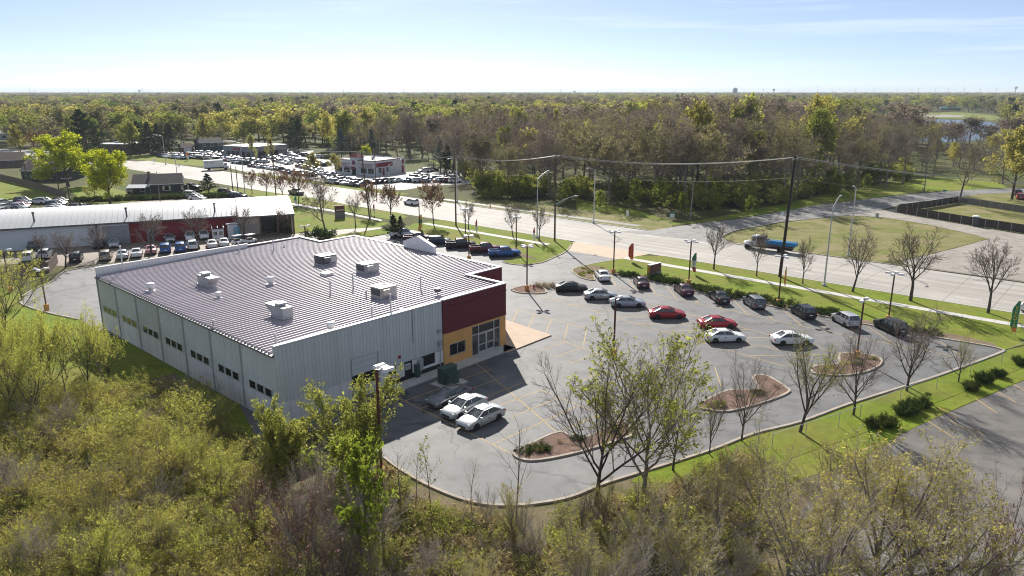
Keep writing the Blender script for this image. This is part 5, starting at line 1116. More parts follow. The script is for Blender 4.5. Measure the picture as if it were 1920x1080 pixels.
# generic gabled house
def house(label, a, b, depth, hw, hrf, wall, roof, wins=(), hip=0.0, cat='house', over=0.4, door=None):
    A, B = G(*a), G(*b); L = (B - A).length; t = thing('house', label, cat, A, heading(A, B))
    MB().box(0, L, 0, depth, 0, hw).build('wall', M[wall], t)
    o = over; mb = MB(); V = [(-o, -o, hw), (L + o, -o, hw), (L + o, depth + o, hw), (-o, depth + o, hw), (hip, depth / 2, hw + hrf), (L - hip, depth / 2, hw + hrf)]
    mb.v += V
    for f in ((0, 1, 5, 4), (2, 3, 4, 5), (1, 2, 5), (3, 0, 4), (0, 3, 2, 1)): mb.f.append(f); mb.m.append(0)
    r = mb.build('roof', M[roof], t); MB().box(-o, L + o, -o - 0.06, -o, hw - 0.12, hw + 0.04).build('gutter', M['white_siding'], r)
    for x0, x1, z0, z1 in wins:
        w = MB().box(x0, x1, -0.03, 0.0, z0, z1).build('window', M['dark_glass'], t); MB().box(x0 - 0.08, x1 + 0.08, -0.05, -0.001, z0 - 0.1, z0).box(x0 - 0.08, x0, -0.05, -0.001, z0, z1).box(x1, x1 + 0.08, -0.05, -0.001, z0, z1).box(x0 - 0.08, x1 + 0.08, -0.05, -0.001, z1, z1 + 0.08).build('frame', M['white_metal'], w)
    if door: MB().box(door[0], door[1], -0.06, -0.001, 0, 2.1).build('door', M[door[2]], t)
    return t, L, r
t, L, r = house('grey bungalow with dark shingle roof by the hedge', (250, 365), (343, 361), 10, 2.7, 2.6, 'siding_dark', 'shingle_dark', [(8.5, 9.6, 0.9, 2.1), (13.5, 14.6, 0.8, 2.2), (2, 3.2, 0.9, 2.1)])
for x in (8.1, 9.85, 13.1, 14.85): MB().box(x - 0.2, x + 0.2, -0.08, -0.052, 0.8, 2.2).build('shutter', M['shutter_cream'], t)
MB().box(4, 4.7, 3, 3.7, 3.5, 6.2).build('chimney', M['brick_brown'], r)
house('dark house with long dark shingle roof left of the bright green tree', (42, 341), (128, 340), 12, 3.6, 3.0, 'siding_dark', 'shingle_dark', [(3, 4.2, 1, 2.2)]); house('brown roofed house at the left edge behind the yard', (-40, 316), (45, 313), 11, 2.8, 2.8, 'brick_brown', 'shingle_brown', [(10, 11.5, 1, 2.2)]); house('pale roofed house far left among trees', (-10, 262), (30, 261), 14, 3.5, 3.0, 'white_siding', 'grey_metal', [(4, 6, 1, 2.3)]); house('grey roofed house far left behind the red-brown tree', (40, 261), (74, 260), 14, 3.5, 3.0, 'brick_brown', 'grey_metal', [(4, 6, 1, 2.3)]); house('two storey dark green house by the far dealership', (376, 286), (419, 284), 10, 4.6, 2.2, 'siding_green', 'shingle_dark', [(1.5, 2.8, 2.9, 4.0), (5, 6.3, 2.9, 4.0), (9, 10.3, 2.9, 4.0)]); house('small garage with white door near the dark green house', (341, 286), (364, 285), 7, 2.4, 1.8, 'brick_brown', 'shingle_brown', door=(1.2, 4.6, 'white_metal'))
house('small white gabled shed roof behind the dark house', (88, 303), (103, 302), 6, 2.6, 1.6, 'white_siding', 'grey_metal')
t = thing('flat_roofed_store', 'flat roofed dark brick building left of the conifers', 'building', G(186, 289), R(-12)); MB().box(0, 17, 0, 14, 0, 4.6).build('wall', M['brick_brown'], t); MB().box(-0.3, 17.3, -0.3, 14.3, 4.6, 5.0).build('roof', M['white_roof'], t); MB().box(6, 8, 4, 6, 5.0, 5.8).build('roof_unit', M['grey_metal'], t)
for x in (2, 7, 12): MB().box(x, x + 2.5, -0.05, -0.001, 0.8, 2.8).build('window', M['dark_glass'], t)
t = thing('carport', 'white and blue tent canopy carport beside the grey bungalow', 'carport', G(238, 368), R(5)); mb = MB(); V = [(0, 0, 2.3), (5.2, 0, 2.3), (5.2, 4, 2.3), (0, 4, 2.3), (0, 2, 3.1), (5.2, 2, 3.1)]; mb.v += V
for f in ((0, 1, 5, 4), (2, 3, 4, 5), (1, 2, 5), (3, 0, 4)): mb.f.append(f); mb.m.append(0)
mb.build('canopy', M['white_metal'], t)
for x in (0.05, 5.15):
    for y in (0.05, 3.95): MB().tube([(x, y, 0), (x, y, 2.3)], 0.04, 6).build('post', M['galv_pole'], t)
# white and red dealership with corner tower
A0_, B0_, C0_ = G(628, 325), G(704, 330.5), G(777, 324.5); hd = heading(A0_, B0_); LA = (B0_ - A0_).length
t = thing('auto_sales_building', 'white dealership with red roof trim, red tower roof and sign lettering', 'building', A0_, hd); D_ = 17.0; HH = 5.3
MB().box(0, LA, 0, D_, 0, HH - 0.35).build('wall', M['white_siding'], t); MB().box(0.3, LA - 0.3, 0.3, D_ - 0.3, HH - 0.35, HH - 0.25).build('roof', M['roof_blue_dark'], t)
MB().box(-0.05, LA + 0.05, -0.05, 0.25, HH - 0.35, HH).box(LA - 0.25, LA + 0.05, 0.25, D_ + 0.05, HH - 0.35, HH).box(-0.05, 0.25, 0.25, D_ + 0.05, HH - 0.35, HH).box(0.25, LA - 0.25, D_ - 0.2, D_ + 0.05, HH - 0.35, HH).build('parapet', M['white_siding'], t)
MB().box(-0.12, LA + 0.12, -0.12, -0.051, HH - 0.18, HH + 0.06).box(LA + 0.051, LA + 0.12, -0.05, D_ + 0.1, HH - 0.18, HH + 0.06).build('red_trim', M['red_wall'], t); MB().box(-0.1, LA + 0.1, -0.09, -0.001, 3.9, 4.05).box(-0.1, LA + 0.1, -0.09, -0.001, 2.75, 2.88).build('red_band', M['red_wall'], t)
tw = MB().box(LA * .42, LA * .60, -0.5, 3.0, 0, 6.3).build('tower', M['white_siding'], t); mb = MB(); x0, x1 = LA * .40, LA * .62; mb.v += [(x0, -0.9, 6.3), (x1, -0.9, 6.3), (x1, 3.4, 6.3), (x0, 3.4, 6.3), ((x0 + x1) / 2, 1.25, 8.0)]
for f in ((0, 1, 4), (1, 2, 4), (2, 3, 4), (3, 0, 4), (0, 3, 2, 1)): mb.f.append(f); mb.m.append(0)
mb.build('tower_roof', M['red_wall'], tw); xc = (x0 + x1) / 2
MB().box(xc - 0.8, xc + 0.8, -0.56, -0.501, 3.7, 4.7).build('tower_emblem', M['flag_purple'], tw); MB().box(xc - 0.55, xc + 0.55, -0.562, -0.502, 4.7, 5.15).build('tower_emblem', M['flag_purple'], tw); MB().box(xc - 1.1, xc + 1.1, -1.3, -0.501, 2.2, 3.0, taper=0.35).build('awning', M['red_wall'], tw); MB().box(xc - 0.9, xc + 0.9, -0.55, -0.501, 0, 2.2).build('door', M['dark_glass'], tw)
for x in (1.0, 4.6, 12.6, 15.8): MB().box(x, x + 2.6, -0.06, -0.001, 0.8, 2.5).build('window', M['dark_glass'], t)
text('lettering', 'AYALA', 1.25, 'red_wall', t, (LA * .22, -0.10, 3.4), (R(90), 0, 0)); text('lettering', 'AUTO SALES', 0.95, 'red_wall', t, (LA * .80, -0.10, 3.4), (R(90), 0, 0))
MB().box(LA + 0.001, LA + 0.08, 0.7, 9.8, 3.0, 4.4).build('red_sign_board', M['red_wall'], t); MB().box(LA + 0.001, LA + 0.07, 4.0, 5.0, 0, 2.5).box(LA + 0.001, LA + 0.07, D_ - 2.2, D_ - 1.0, 0, 2.6).build('side_door', M['red_wall'], t); MB().box(LA + 0.001, LA + 0.07, D_ - 2.0, D_ - 0.8, 3.2, 4.7).build('side_panel', M['red_wall'], t)
for y in (1.8, 6.2): MB().box(LA + 0.001, LA + 0.06, y, y + 1.6, 0.9, 2.6).build('side_window', M['dark_glass'], t)
for x, y in ((13, 6), (9, 11)): MB().lathe([(0.4, HH - 0.3), (0.4, HH + 0.6), (0.15, HH + 0.9)], 8, (x, y, 0)).build('roof_vent', M['galvanised'], t)
# grey dealership with a bright flat roof
A0_, B0_ = G(421, 294.5), G(458, 296.5); t = thing('grey_showroom', 'grey showroom with bright white flat roof behind rows of cars', 'building', A0_, R(-30)); LA = 19.0
MB().box(0, LA, 0, 20, 0, 5.0).build('wall', M['grey_wall'], t); MB().box(-0.15, LA + 0.15, -0.15, 20.15, 3.0, 5.2).build('fascia', M['grey_wall'], t); MB().box(-0.1, LA + 0.1, -0.1, 20.1, 5.201, 5.26).build('roof', M['white_roof'], t)
for x in (2, 5, 8, 11.5, 15): MB().box(x, x + 2.0, -0.05, -0.001, 0.3, 2.9).build('window', M['dark_glass'], t)
for y in (3, 10): MB().box(LA + 0.001, LA + 0.05, y, y + 4.5, 0.3, 2.9).build('window', M['dark_glass'], t)
MB().box(6.5, 11, -0.24, -0.151, 3.7, 4.4).build('sign_plate', M['red_paint'], t)
# far things on the skyline
def tower(label, px, top, D, w, mat='grey_metal'):
    X = (px - 960) / FPX * D; h = hz(top, X, D); t = thing('radio_mast', label, 'mast', (X, D, 0), 0, 'masts on the skyline')
    MB().tube([(-w, -w, 0), (0, 0, h)], [w * 0.22, w * 0.16], 4).tube([(w, -w, 0), (0, 0, h)], [w * 0.22, w * 0.16], 4).tube([(0, w, 0), (0, 0, h)], [w * 0.22, w * 0.16], 4).build('lattice_legs', M[mat], t); MB().bar((-w * 1.5, 0, h * 0.82), (w * 1.5, 0, h * 0.82), w * 0.3, w * 0.25).build('crossarm', M[mat], t)
for i, (px, top) in enumerate(((86, 162), (97, 166), (193, 164), (291, 162), (301, 168), (577, 167), (655, 167), (718, 168), (763, 165), (808, 166), (1048, 166), (1115, 168), (1198, 168), (1256, 168), (1415, 163), (1461, 166), (1514, 158), (1541, 164), (1582, 164), (1616, 165), (1657, 163), (1684, 165), (1696, 162), (1727, 160), (1750, 163), (1779, 162), (1808, 165), (1837, 165))):
    tower('thin lattice mast on the far skyline', px, top, 4200, 2.2)
def water_tower(label, px, top, D, w, solid=False):
    X = (px - 960) / FPX * D; h = hz(top, X, D); t = thing('water_tower', label, 'water tower', (X, D, 0), 0)
    if solid: MB().box(-w, w, -w, w, 0, h).build('block', M['grey_wall'], t); MB().box(-w * 0.6, w * 0.6, -w * 0.6, w * 0.6, h, h + 4).build('roof_housing', M['grey_wall'], t)
    else: MB().tube([(0, 0, 0), (0, 0, h * 0.8)], w * 0.25, 8).build('stem', M['grey_metal'], t); MB().lathe([(w * 0.3, h * 0.72), (w, h * 0.84), (w, h * 0.92), (w * 0.4, h)], 14).build('tank', M['grey_metal'], t, True)
water_tower('tall block like tower on the skyline above the bare oaks', 1364, 166, 3600, 9, True); water_tower('small dark water tower on the skyline right of the block tower', 1434, 166, 3600, 6); water_tower('small water tower on the skyline at the far right', 1872, 162, 4200, 8); water_tower('small water tower on the skyline left of centre', 285, 168, 4200, 7); water_tower('tiny water tower on the skyline right of centre', 1073, 170, 4200, 7)
t = thing('park_pavilion', 'green roofed park pavilion beyond the lake', 'building', G(1765, 207), R(-20)); MB().box(0, 26, 0, 12, 0, 3.2).build('wall', M['siding_dark'], t); mb = MB(); mb.v += [(-2, -2, 3.2), (28, -2, 3.2), (28, 14, 3.2), (-2, 14, 3.2), (3, 6, 6.5), (23, 6, 6.5)]
for f in ((0, 1, 5, 4), (2, 3, 4, 5), (1, 2, 5), (3, 0, 4)): mb.f.append(f); mb.m.append(0)
mb.build('roof', M['sign_teal'], t)
# ------------------------------------------------------------------ trees and plants
P('bark_dark', (0.080, 0.064, 0.054), rough=0.95, var=0.3, scale=2.5); P('bark_grey', (0.20, 0.168, 0.142), rough=0.95, var=0.25, scale=2.5); P('twig_brown', (0.215, 0.168, 0.135), rough=0.95, var=0.3, scale=1.0); P('twig_grey', (0.40, 0.345, 0.295), rough=0.95, var=0.25, scale=1.0); P('twig_red', (0.22, 0.12, 0.095), rough=0.95, var=0.25, scale=1.0); P('dead_stem', (0.36, 0.285, 0.20), rough=0.95, var=0.3, scale=1.0)
M['leaf_yellow'] = leaf_mat('leaf_yellow', (0.280, 0.255, 0.060), (0.480, 0.430, 0.110), 0.56); M['leaf_spring'] = leaf_mat('leaf_spring', (0.190, 0.215, 0.042), (0.380, 0.385, 0.090), 0.56); M['leaf_lime'] = leaf_mat('leaf_lime', (0.300, 0.350, 0.018), (0.460, 0.490, 0.030), 0.56, 0.12)
M['leaf_green'] = leaf_mat('leaf_green', (0.090, 0.150, 0.027), (0.225, 0.270, 0.048), 0.56); M['leaf_olive'] = leaf_mat('leaf_olive', (0.175, 0.160, 0.072), (0.290, 0.265, 0.120), 0.48, 0.3); M['bud_brown'] = leaf_mat('bud_brown', (0.155, 0.124, 0.095), (0.290, 0.235, 0.172), 0.42, 0.35); M['bud_red'] = leaf_mat('bud_red', (0.200, 0.105, 0.060), (0.320, 0.190, 0.095), 0.35, 0.2)
M['needle_dark'] = leaf_mat('needle_dark', (0.023, 0.044, 0.018), (0.052, 0.081, 0.034), 0.15); M['needle_blue'] = leaf_mat('needle_blue', (0.112, 0.150, 0.128), (0.195, 0.232, 0.188), 0.2); M['leaf_pale'] = leaf_mat('leaf_pale', (0.240, 0.270, 0.112), (0.375, 0.390, 0.180), 0.56)
M['leaf_tip'] = leaf_mat('leaf_tip', (0.280, 0.300, 0.050), (0.480, 0.480, 0.100), 0.58); M['shrub_green'] = leaf_mat('shrub_green', (0.039, 0.065, 0.018), (0.098, 0.130, 0.034), 0.25); M['dry_grass'] = leaf_mat('dry_grass', (0.300, 0.232, 0.112), (0.450, 0.360, 0.180), 0.3); M['leaf_fresh'] = leaf_mat('leaf_fresh', (0.165, 0.215, 0.022), (0.290, 0.330, 0.050), 0.56, 0.15)

def unit(a): return a / np.maximum(np.linalg.norm(a, axis=-1, keepdims=True), 1e-9)
def basis(d):
    ref = np.where(np.abs(d[..., 2:3]) < 0.9, np.array([0, 0, 1.0]), np.array([1.0, 0, 0])); u = unit(np.cross(d, ref)); return u, np.cross(u, d)
def grow(seed, starts, lv, rmin=0.0):
    rng = np.random.default_rng(seed); Pp, D, L, Rr = starts(rng); out = []
    for li, l in enumerate(lv):
        n = l['n']; B = len(L); pts = np.empty((B, n + 1, 3)); pts[:, 0] = Pp; d = D.copy()
        for i in range(n):
            d = d + rng.normal(0, l['wig'], (B, 3)); d[:, 2] += l['up']; d = unit(d); pts[:, i + 1] = pts[:, i] + d * (L / n)[:, None]
        rad = Rr[:, None] * np.linspace(1, l.get('tip', 0.35), n + 1)[None]
        out.append((pts, rad, l['k']))
        if li + 1 == len(lv): break
        c = l['ch']; t = l['t0'] + (l.get('t1', 1.0) - l['t0']) * ((np.arange(c)[None] + rng.random((B, c))) / c); t = np.minimum(t, 0.999)
        f = t * n; ix = f.astype(int); fr = (f - ix)[..., None]; bi = np.arange(B)[:, None]
        pos = pts[bi, ix] * (1 - fr) + pts[bi, ix + 1] * fr; dl = unit(pts[bi, ix + 1] - pts[bi, ix])
        u, w = basis(dl); az = np.arange(c)[None] * 2.4 + rng.random((B, 1)) * 6.28 + rng.normal(0, 0.4, (B, c))
        an = np.radians(l['ang'] + rng.normal(0, l.get('angv', 8), (B, c))) * (1 - l.get('close', 0.3) * (t - l['t0']) / max(1e-6, 1 - l['t0']))
        D = (dl * np.cos(an)[..., None] + (u * np.cos(az)[..., None] + w * np.sin(az)[..., None]) * np.sin(an)[..., None]).reshape(-1, 3)
        L = (L[:, None] * l['lr'] * (1 - l.get('sh', 0.3) * (t - l['t0']) / max(1e-6, 1 - l['t0'])) * np.clip(1 + rng.normal(0, 0.16, (B, c)), 0.5, 1.5)).ravel()
        Rr = np.maximum((rad[bi, ix] * l['rr']).ravel(), rmin); Pp = pos.reshape(-1, 3)
    return out, rng
def tubes(levels):
    Vs, Qs, base = [], [], 0
    for pts, rad, k in levels:
        B, n1, _ = pts.shape; d = np.empty_like(pts); d[:, 1:-1] = pts[:, 2:] - pts[:, :-2]; d[:, 0] = pts[:, 1] - pts[:, 0]; d[:, -1] = pts[:, -1] - pts[:, -2]; d = unit(d); u, w = basis(d)
        a = np.arange(k) * 2 * np.pi / k
        V = pts[:, :, None] + (u[:, :, None] * np.cos(a)[None, None, :, None] + w[:, :, None] * np.sin(a)[None, None, :, None]) * rad[:, :, None, None]
        idx = np.arange(B * n1 * k).reshape(B, n1, k) + base; nx = np.roll(idx, -1, axis=2)
        Q = np.stack([idx[:, :-1], nx[:, :-1], nx[:, 1:], idx[:, 1:]], -1).reshape(-1, 4); Vs.append(V.reshape(-1, 3)); Qs.append(Q); base += B * n1 * k
    return np.concatenate(Vs), np.concatenate(Qs)
def leaves(rng, pts, m, s, spread, t0=0.1, asp=0.55, droop=0.0):
    B, n1, _ = pts.shape; n = n1 - 1; t = np.clip(t0 + (1 - t0) * rng.random((B, m)), 0, 0.999); f = t * n; ix = f.astype(int); fr = (f - ix)[..., None]; bi = np.arange(B)[:, None]
    c = (pts[bi, ix] * (1 - fr) + pts[bi, ix + 1] * fr).reshape(-1, 3) + rng.normal(0, spread, (B * m, 3))
    a = unit(rng.normal(0, 1, c.shape) + np.array([0, 0, -droop])); b = unit(np.cross(a, rng.normal(0, 1, c.shape))); sz = s * np.clip(rng.lognormal(-0.08, 0.42, (len(c), 1)), 0.35, 2.2)
    V = np.stack([c - a * sz, c + b * sz * asp, c + a * sz, c - b * sz * asp], 1).reshape(-1, 3); return V, np.arange(len(V)).reshape(-1, 4)
def one(L, r, tilt=0.05):
    def f(rng): return np.zeros((1, 3)), unit(np.array([[rng.normal(0, tilt), rng.normal(0, tilt), 1.0]])), np.array([L]), np.array([r])
    return f
def many(k, L, r, spread, out):
    def f(rng):
        a = rng.random(k) * 6.283; q = np.stack([np.cos(a), np.sin(a), np.zeros(k)], 1); rr_ = rng.random(k)[:, None]
        return q * rr_ * spread, unit(q * (out * (0.3 + rr_)) + np.array([0, 0, 1.0])), L * rng.uniform(0.6, 1.1, k), r * rng.uniform(0.7, 1.2, k)
    return f
PROTO = {}
def proto(name, seeds, starts, lv, wood, leafm=None, leaf=None, split=2, twig=None, far=False, rmin=0.0):
    """tree kinds: trunk mesh (trunk and limbs) and crown mesh (twigs and leaves); far=True joins them for distant use"""
    L = []
    for sd in seeds:
        lev, rng = grow(sd, starts, lv, rmin); z = max(float(p[..., 2].max()) for p, _, _ in lev)
        r = max(float(np.abs(p[..., :2]).max()) for p, _, _ in lev)
        V1, Q1 = tubes(lev[:split]); parts = []; mats = []
        if len(lev) > split and not far: V2, Q2 = tubes(lev[split:]); parts.append((V2, Q2)); mats.append(M[twig or wood])
        if leaf: parts.append(leaves(rng, lev[-1][0], **leaf)); mats.append(M[leafm])
        if far: parts.insert(0, (V1, Q1)); mats.insert(0, M[wood])
        Vc, Qc, mi, b = [], [], [], 0
        for i, (v, q) in enumerate(parts): Vc.append(v); Qc.append(q + b); mi += [i] * len(q); b += len(v)
        crown = np_mesh('crown', np.concatenate(Vc), np.concatenate(Qc), mats, mi)
        trunk = None if far else np_mesh('trunk', V1, Q1, M[wood], smooth=True)
        L.append((trunk, crown, z, r))
    PROTO[name] = L
def lvl(n, k, wig, up, ch=0, t0=0.3, ang=40, lr=0.6, rr=0.55, **kw): return dict(n=n, k=k, wig=wig, up=up, ch=ch, t0=t0, ang=ang, lr=lr, rr=rr, **kw)
vase = [lvl(5, 8, .04, .02, 8, .45, 42, 1.0, .6, close=.6, sh=.15), lvl(7, 5, .07, .05, 8, .22, 38, .46, .5, sh=.5), lvl(5, 4, .09, .04, 6, .2, 38, .5, .55), lvl(4, 3, .1, .03, 5, .2, 36, .5, .6), lvl(3, 3, .1, .03)]
proto('street_bare', (11, 12, 13, 14), one(4.2, .17), vase, 'bark_dark', twig='twig_brown', rmin=.016)
proto('street_bud', (15, 16), one(4.2, .15), vase, 'bark_dark', 'bud_red', dict(m=3, s=.085, spread=.05), twig='twig_brown', rmin=.014)
oak = [lvl(6, 8, .05, .01, 10, .40, 58, .78, .5, close=.75, sh=.25), lvl(7, 5, .13, .03, 8, .22, 48, .45, .5, sh=.45), lvl(5, 4, .16, .02, 6, .2, 45, .5, .55), lvl(4, 3, .16, .02, 4, .25, 42, .52, .6), lvl(2, 3, .15, .01)]
proto('oak_brown', (21, 22, 23, 24), one(13.0, .42), oak, 'bark_grey', 'bud_brown', dict(m=2, s=.12, spread=.12), twig='twig_brown', rmin=.03)
proto('oak_bare', (27, 28), one(13.0, .42), oak, 'bark_grey', twig='twig_brown', rmin=.03)
proto('oak_olive', (25, 26), one(13.0, .40), oak, 'bark_grey', 'leaf_olive', dict(m=3, s=.17, spread=.2), twig='twig_brown', rmin=.025)
wood = [lvl(6, 7, .05, .01, 11, .30, 50, .62, .45, close=.6, sh=.45), lvl(5, 4, .12, .04, 8, .2, 45, .48, .5, sh=.4), lvl(4, 3, .15, .03, 6, .2, 42, .5, .55), lvl(3, 3, .15, .02)]
proto('wood_spring', (31, 32, 33), one(12.0, .30), wood, 'bark_dark', 'leaf_spring', dict(m=13, s=.23, spread=.34), twig='twig_brown')
proto('wood_yellow', (34, 35), one(12.0, .30), wood, 'bark_dark', 'leaf_yellow', dict(m=12, s=.22, spread=.32), twig='twig_brown')
proto('wood_green', (36, 37), one(12.0, .30), wood, 'bark_dark', 'leaf_green', dict(m=14, s=.25, spread=.36), twig='twig_brown')
proto('wood_pale', (38,), one(12.0, .30), wood, 'bark_dark', 'leaf_pale', dict(m=13, s=.24, spread=.34), twig='twig_brown')
proto('lime_round', (41, 42), one(7.5, .36), [lvl(5, 8, .05, .0, 12, .35, 62, .95, .5, close=.8, sh=.2), lvl(6, 5, .12, .05, 9, .25, 48, .42, .5, sh=.3), lvl(4, 4, .15, .03, 7, .2, 45, .5, .55), lvl(3, 3, .15, .02)], 'bark_dark', 'leaf_lime', dict(m=20, s=.20, spread=.30), twig='twig_brown')
con = [lvl(8, 7, .01, .02, 60, .10, 82, .34, .3, close=.3, sh=.92, angv=5), lvl(4, 3, .05, -.01, 9, .15, 50, .38, .5, sh=.5), lvl(2, 3, .08, 0)]
proto('conifer_dark', (51, 52), one(13.0, .22), con, 'bark_dark', 'needle_dark', dict(m=7, s=.26, spread=.12, asp=.4), split=1)
proto('conifer_blue', (53,), one(13.0, .22), con, 'bark_dark', 'needle_blue', dict(m=7, s=.26, spread=.12, asp=.4), split=1)
# foreground kinds: finer leaves
fore = [lvl(5, 9, .04, .02, 9, .30, 46, 1.5, .62, close=.65, sh=.2), lvl(9, 6, .06, .045, 11, .18, 36, .40, .5, sh=.45), lvl(6, 4, .08, .05, 7, .15, 34, .46, .5), lvl(4, 3, .1, .04, 5, .15, 34, .5, .6), lvl(3, 3, .1, .03)]
proto('fore_leafy', (61, 62), one(4.6, .15), fore, 'bark_grey', 'leaf_tip', dict(m=2, s=.080, spread=.08, asp=.45), twig='twig_brown', rmin=.009)
proto('left_leafy', (161, 162, 163), one(4.6, .15), fore, 'bark_dark', 'leaf_tip', dict(m=2, s=.075, spread=.08, asp=.45), twig='twig_brown')
proto('fore_yellow', (63, 64, 65), one(4.6, .20), fore, 'bark_grey', 'leaf_yellow', dict(m=2, s=.058, spread=.08, asp=.45), twig='twig_grey', rmin=.008)
proto('fore_bare', (66, 67, 68), one(4.6, .17), fore, 'bark_dark', twig='twig_brown', rmin=.010)
proto('fore_grey', (166, 167, 168), one(4.6, .16), fore, 'bark_grey', twig='twig_grey', rmin=.008)
proto('fore_sparse', (69, 70), one(4.6, .17), fore, 'bark_dark', 'leaf_spring', dict(m=1, s=.05, spread=.04), twig='twig_brown')
proto('maple_fresh', (71, 72), one(5.5, .12), [lvl(6, 8, .05, .03, 10, .15, 42, .6, .6, sh=.4), lvl(6, 5, .07, .06, 8, .2, 38, .45, .5), lvl(4, 4, .09, .04, 6, .2, 38, .5, .55), lvl(3, 3, .1, .02)], 'bark_grey', 'leaf_fresh', dict(m=4, s=.13, spread=.09, asp=.6), twig='twig_brown')
proto('willow_bush', (73, 74), many(9, 5.5, .07, .6, .35), [lvl(8, 6, .05, .03, 12, .15, 30, .38, .5, sh=.4), lvl(5, 4, .08, .04, 8, .1, 32, .45, .55), lvl(4, 3, .1, .03, 5, .1, 32, .5, .6), lvl(3, 3, .1, .02)], 'bark_dark', 'leaf_spring', dict(m=4, s=.085, spread=.08, asp=.4), twig='twig_brown')
proto('sapling', (75, 76, 77), one(5.0, .045), [lvl(7, 5, .04, .03, 12, .3, 38, .36, .5, sh=.5), lvl(5, 3, .08, .05, 6, .2, 36, .45, .6), lvl(3, 3, .1, .04)], 'bark_grey', 'leaf_spring', dict(m=4, s=.085, spread=.07, asp=.4), split=1, twig='twig_brown')
proto('sapling_bare', (78, 79), one(5.0, .045), [lvl(7, 5, .04, .03, 12, .25, 38, .38, .5, sh=.5), lvl(5, 3, .08, .05, 6, .2, 36, .45, .6), lvl(3, 3, .1, .04)], 'bark_grey', split=1, twig='twig_grey')
arch_ = [lvl(9, 4, .05, -.045, 9, .2, 34, .34, .55, sh=.4), lvl(5, 3, .09, -.01, 6, .1, 38, .42, .6), lvl(3, 3, .1, .0)]
proto('thicket', (81, 82, 83), many(24, 3.6, .028, .8, .55), arch_, 'twig_grey', 'leaf_yellow', dict(m=3, s=.062, spread=.06, asp=.36), split=1, twig='twig_brown')
proto('thicket_green', (84, 85), many(22, 3.4, .022, .8, .5), arch_, 'twig_brown', 'leaf_tip', dict(m=3, s=.062, spread=.06, asp=.38), split=1, twig='twig_grey')
proto('thicket_bare', (86, 87), many(24, 3.0, .022, .7, .6), arch_, 'twig_grey', split=1, twig='twig_grey')
proto('red_shrub', (88, 89), many(9, 5.0, .05, .5, .4), [lvl(8, 5, .05, .03, 10, .25, 28, .36, .5, sh=.3), lvl(5, 4, .07, .05, 6, .2, 30, .45, .6), lvl(4, 3, .08, .05)], 'twig_brown', 'twig_red', dict(m=2, s=.06, spread=.02, asp=.25), split=1, twig='twig_red')
proto('edge_bush', (91, 92, 93), many(12, 4.5, .05, .8, .5), [lvl(6, 4, .08, .0, 9, .15, 42, .42, .5), lvl(4, 3, .12, .02, 6, .15, 42, .5, .6), lvl(2, 3, .12, 0)], 'bark_dark', 'leaf_spring', dict(m=5, s=.19, spread=.20), split=1)
proto('edge_bush_fresh', (94, 95), one(4.2, .07), [lvl(6, 5, .05, .02, 20, .06, 60, .5, .5, sh=.75), lvl(4, 3, .1, .03, 8, .15, 42, .45, .6), lvl(3, 3, .12, 0)], 'bark_dark', 'leaf_fresh', dict(m=7, s=.14, spread=.15), split=1)
proto('ball_shrub', (96, 97), many(70, .95, .012, .25, 1.6), [lvl(4, 3, .08, .02, 8, .3, 40, .35, .6), lvl(2, 3, .1, 0)], 'bark_dark', 'shrub_green', dict(m=14, s=.04, spread=.06), split=1)
proto('low_shrub', (98, 99), many(40, .75, .01, .5, 1.4), [lvl(3, 3, .08, .02, 6, .3, 45, .4, .6), lvl(2, 3, .1, 0)], 'bark_dark', 'shrub_green', dict(m=14, s=.045, spread=.06), split=1)
proto('grass_clump', (101, 102), many(90, 1.0, .008, .35, .4), [lvl(4, 3, .05, -.06, 2, .3, 15, .5, .7), lvl(2, 3, .08, -.05)], 'dry_grass', 'dry_grass', dict(m=2, s=.05, spread=.03, asp=.2), split=1, twig='dry_grass')
proto('tuft_green', (103,), many(30, .35, .01, .15, .8), [lvl(3, 3, .05, -.03, 3, .2, 30, .5, .7), lvl(2, 3, .08, 0)], 'leaf_spring', 'leaf_spring', dict(m=4, s=.05, spread=.03, asp=.4), split=1, twig='leaf_spring')
NP = {}
def plant(kind, label, cat, pos, h, rz=None, group=None, name='tree', v=None, wide=1.0):
    L = PROTO[kind]; NP[kind] = NP.get(kind, -1) + 1; tr, cr, z, r = L[(NP[kind] if v is None else v) % len(L)]; s = h / z
    t = thing(name, label, cat, (pos[0], pos[1], pos[2] if len(pos) > 2 else 0), rz if rz is not None else (NP[kind] * 2.399) % 6.283, group, (s * wide, s * wide, s))
    link('trunk' if name.endswith('tree') else 'stem', tr, t); link('crown' if name.endswith('tree') else 'foliage', cr, t); return t
def ptree(kind, label, px, py, top, name='tree', cat='tree', group=None, wide=1.0, v=None, rz=None):
    q = G(px, py); h = max(0.4, hz(top, q.x, q.y)); return plant(kind, label, cat, q, h, rz, group, name, v, wide)
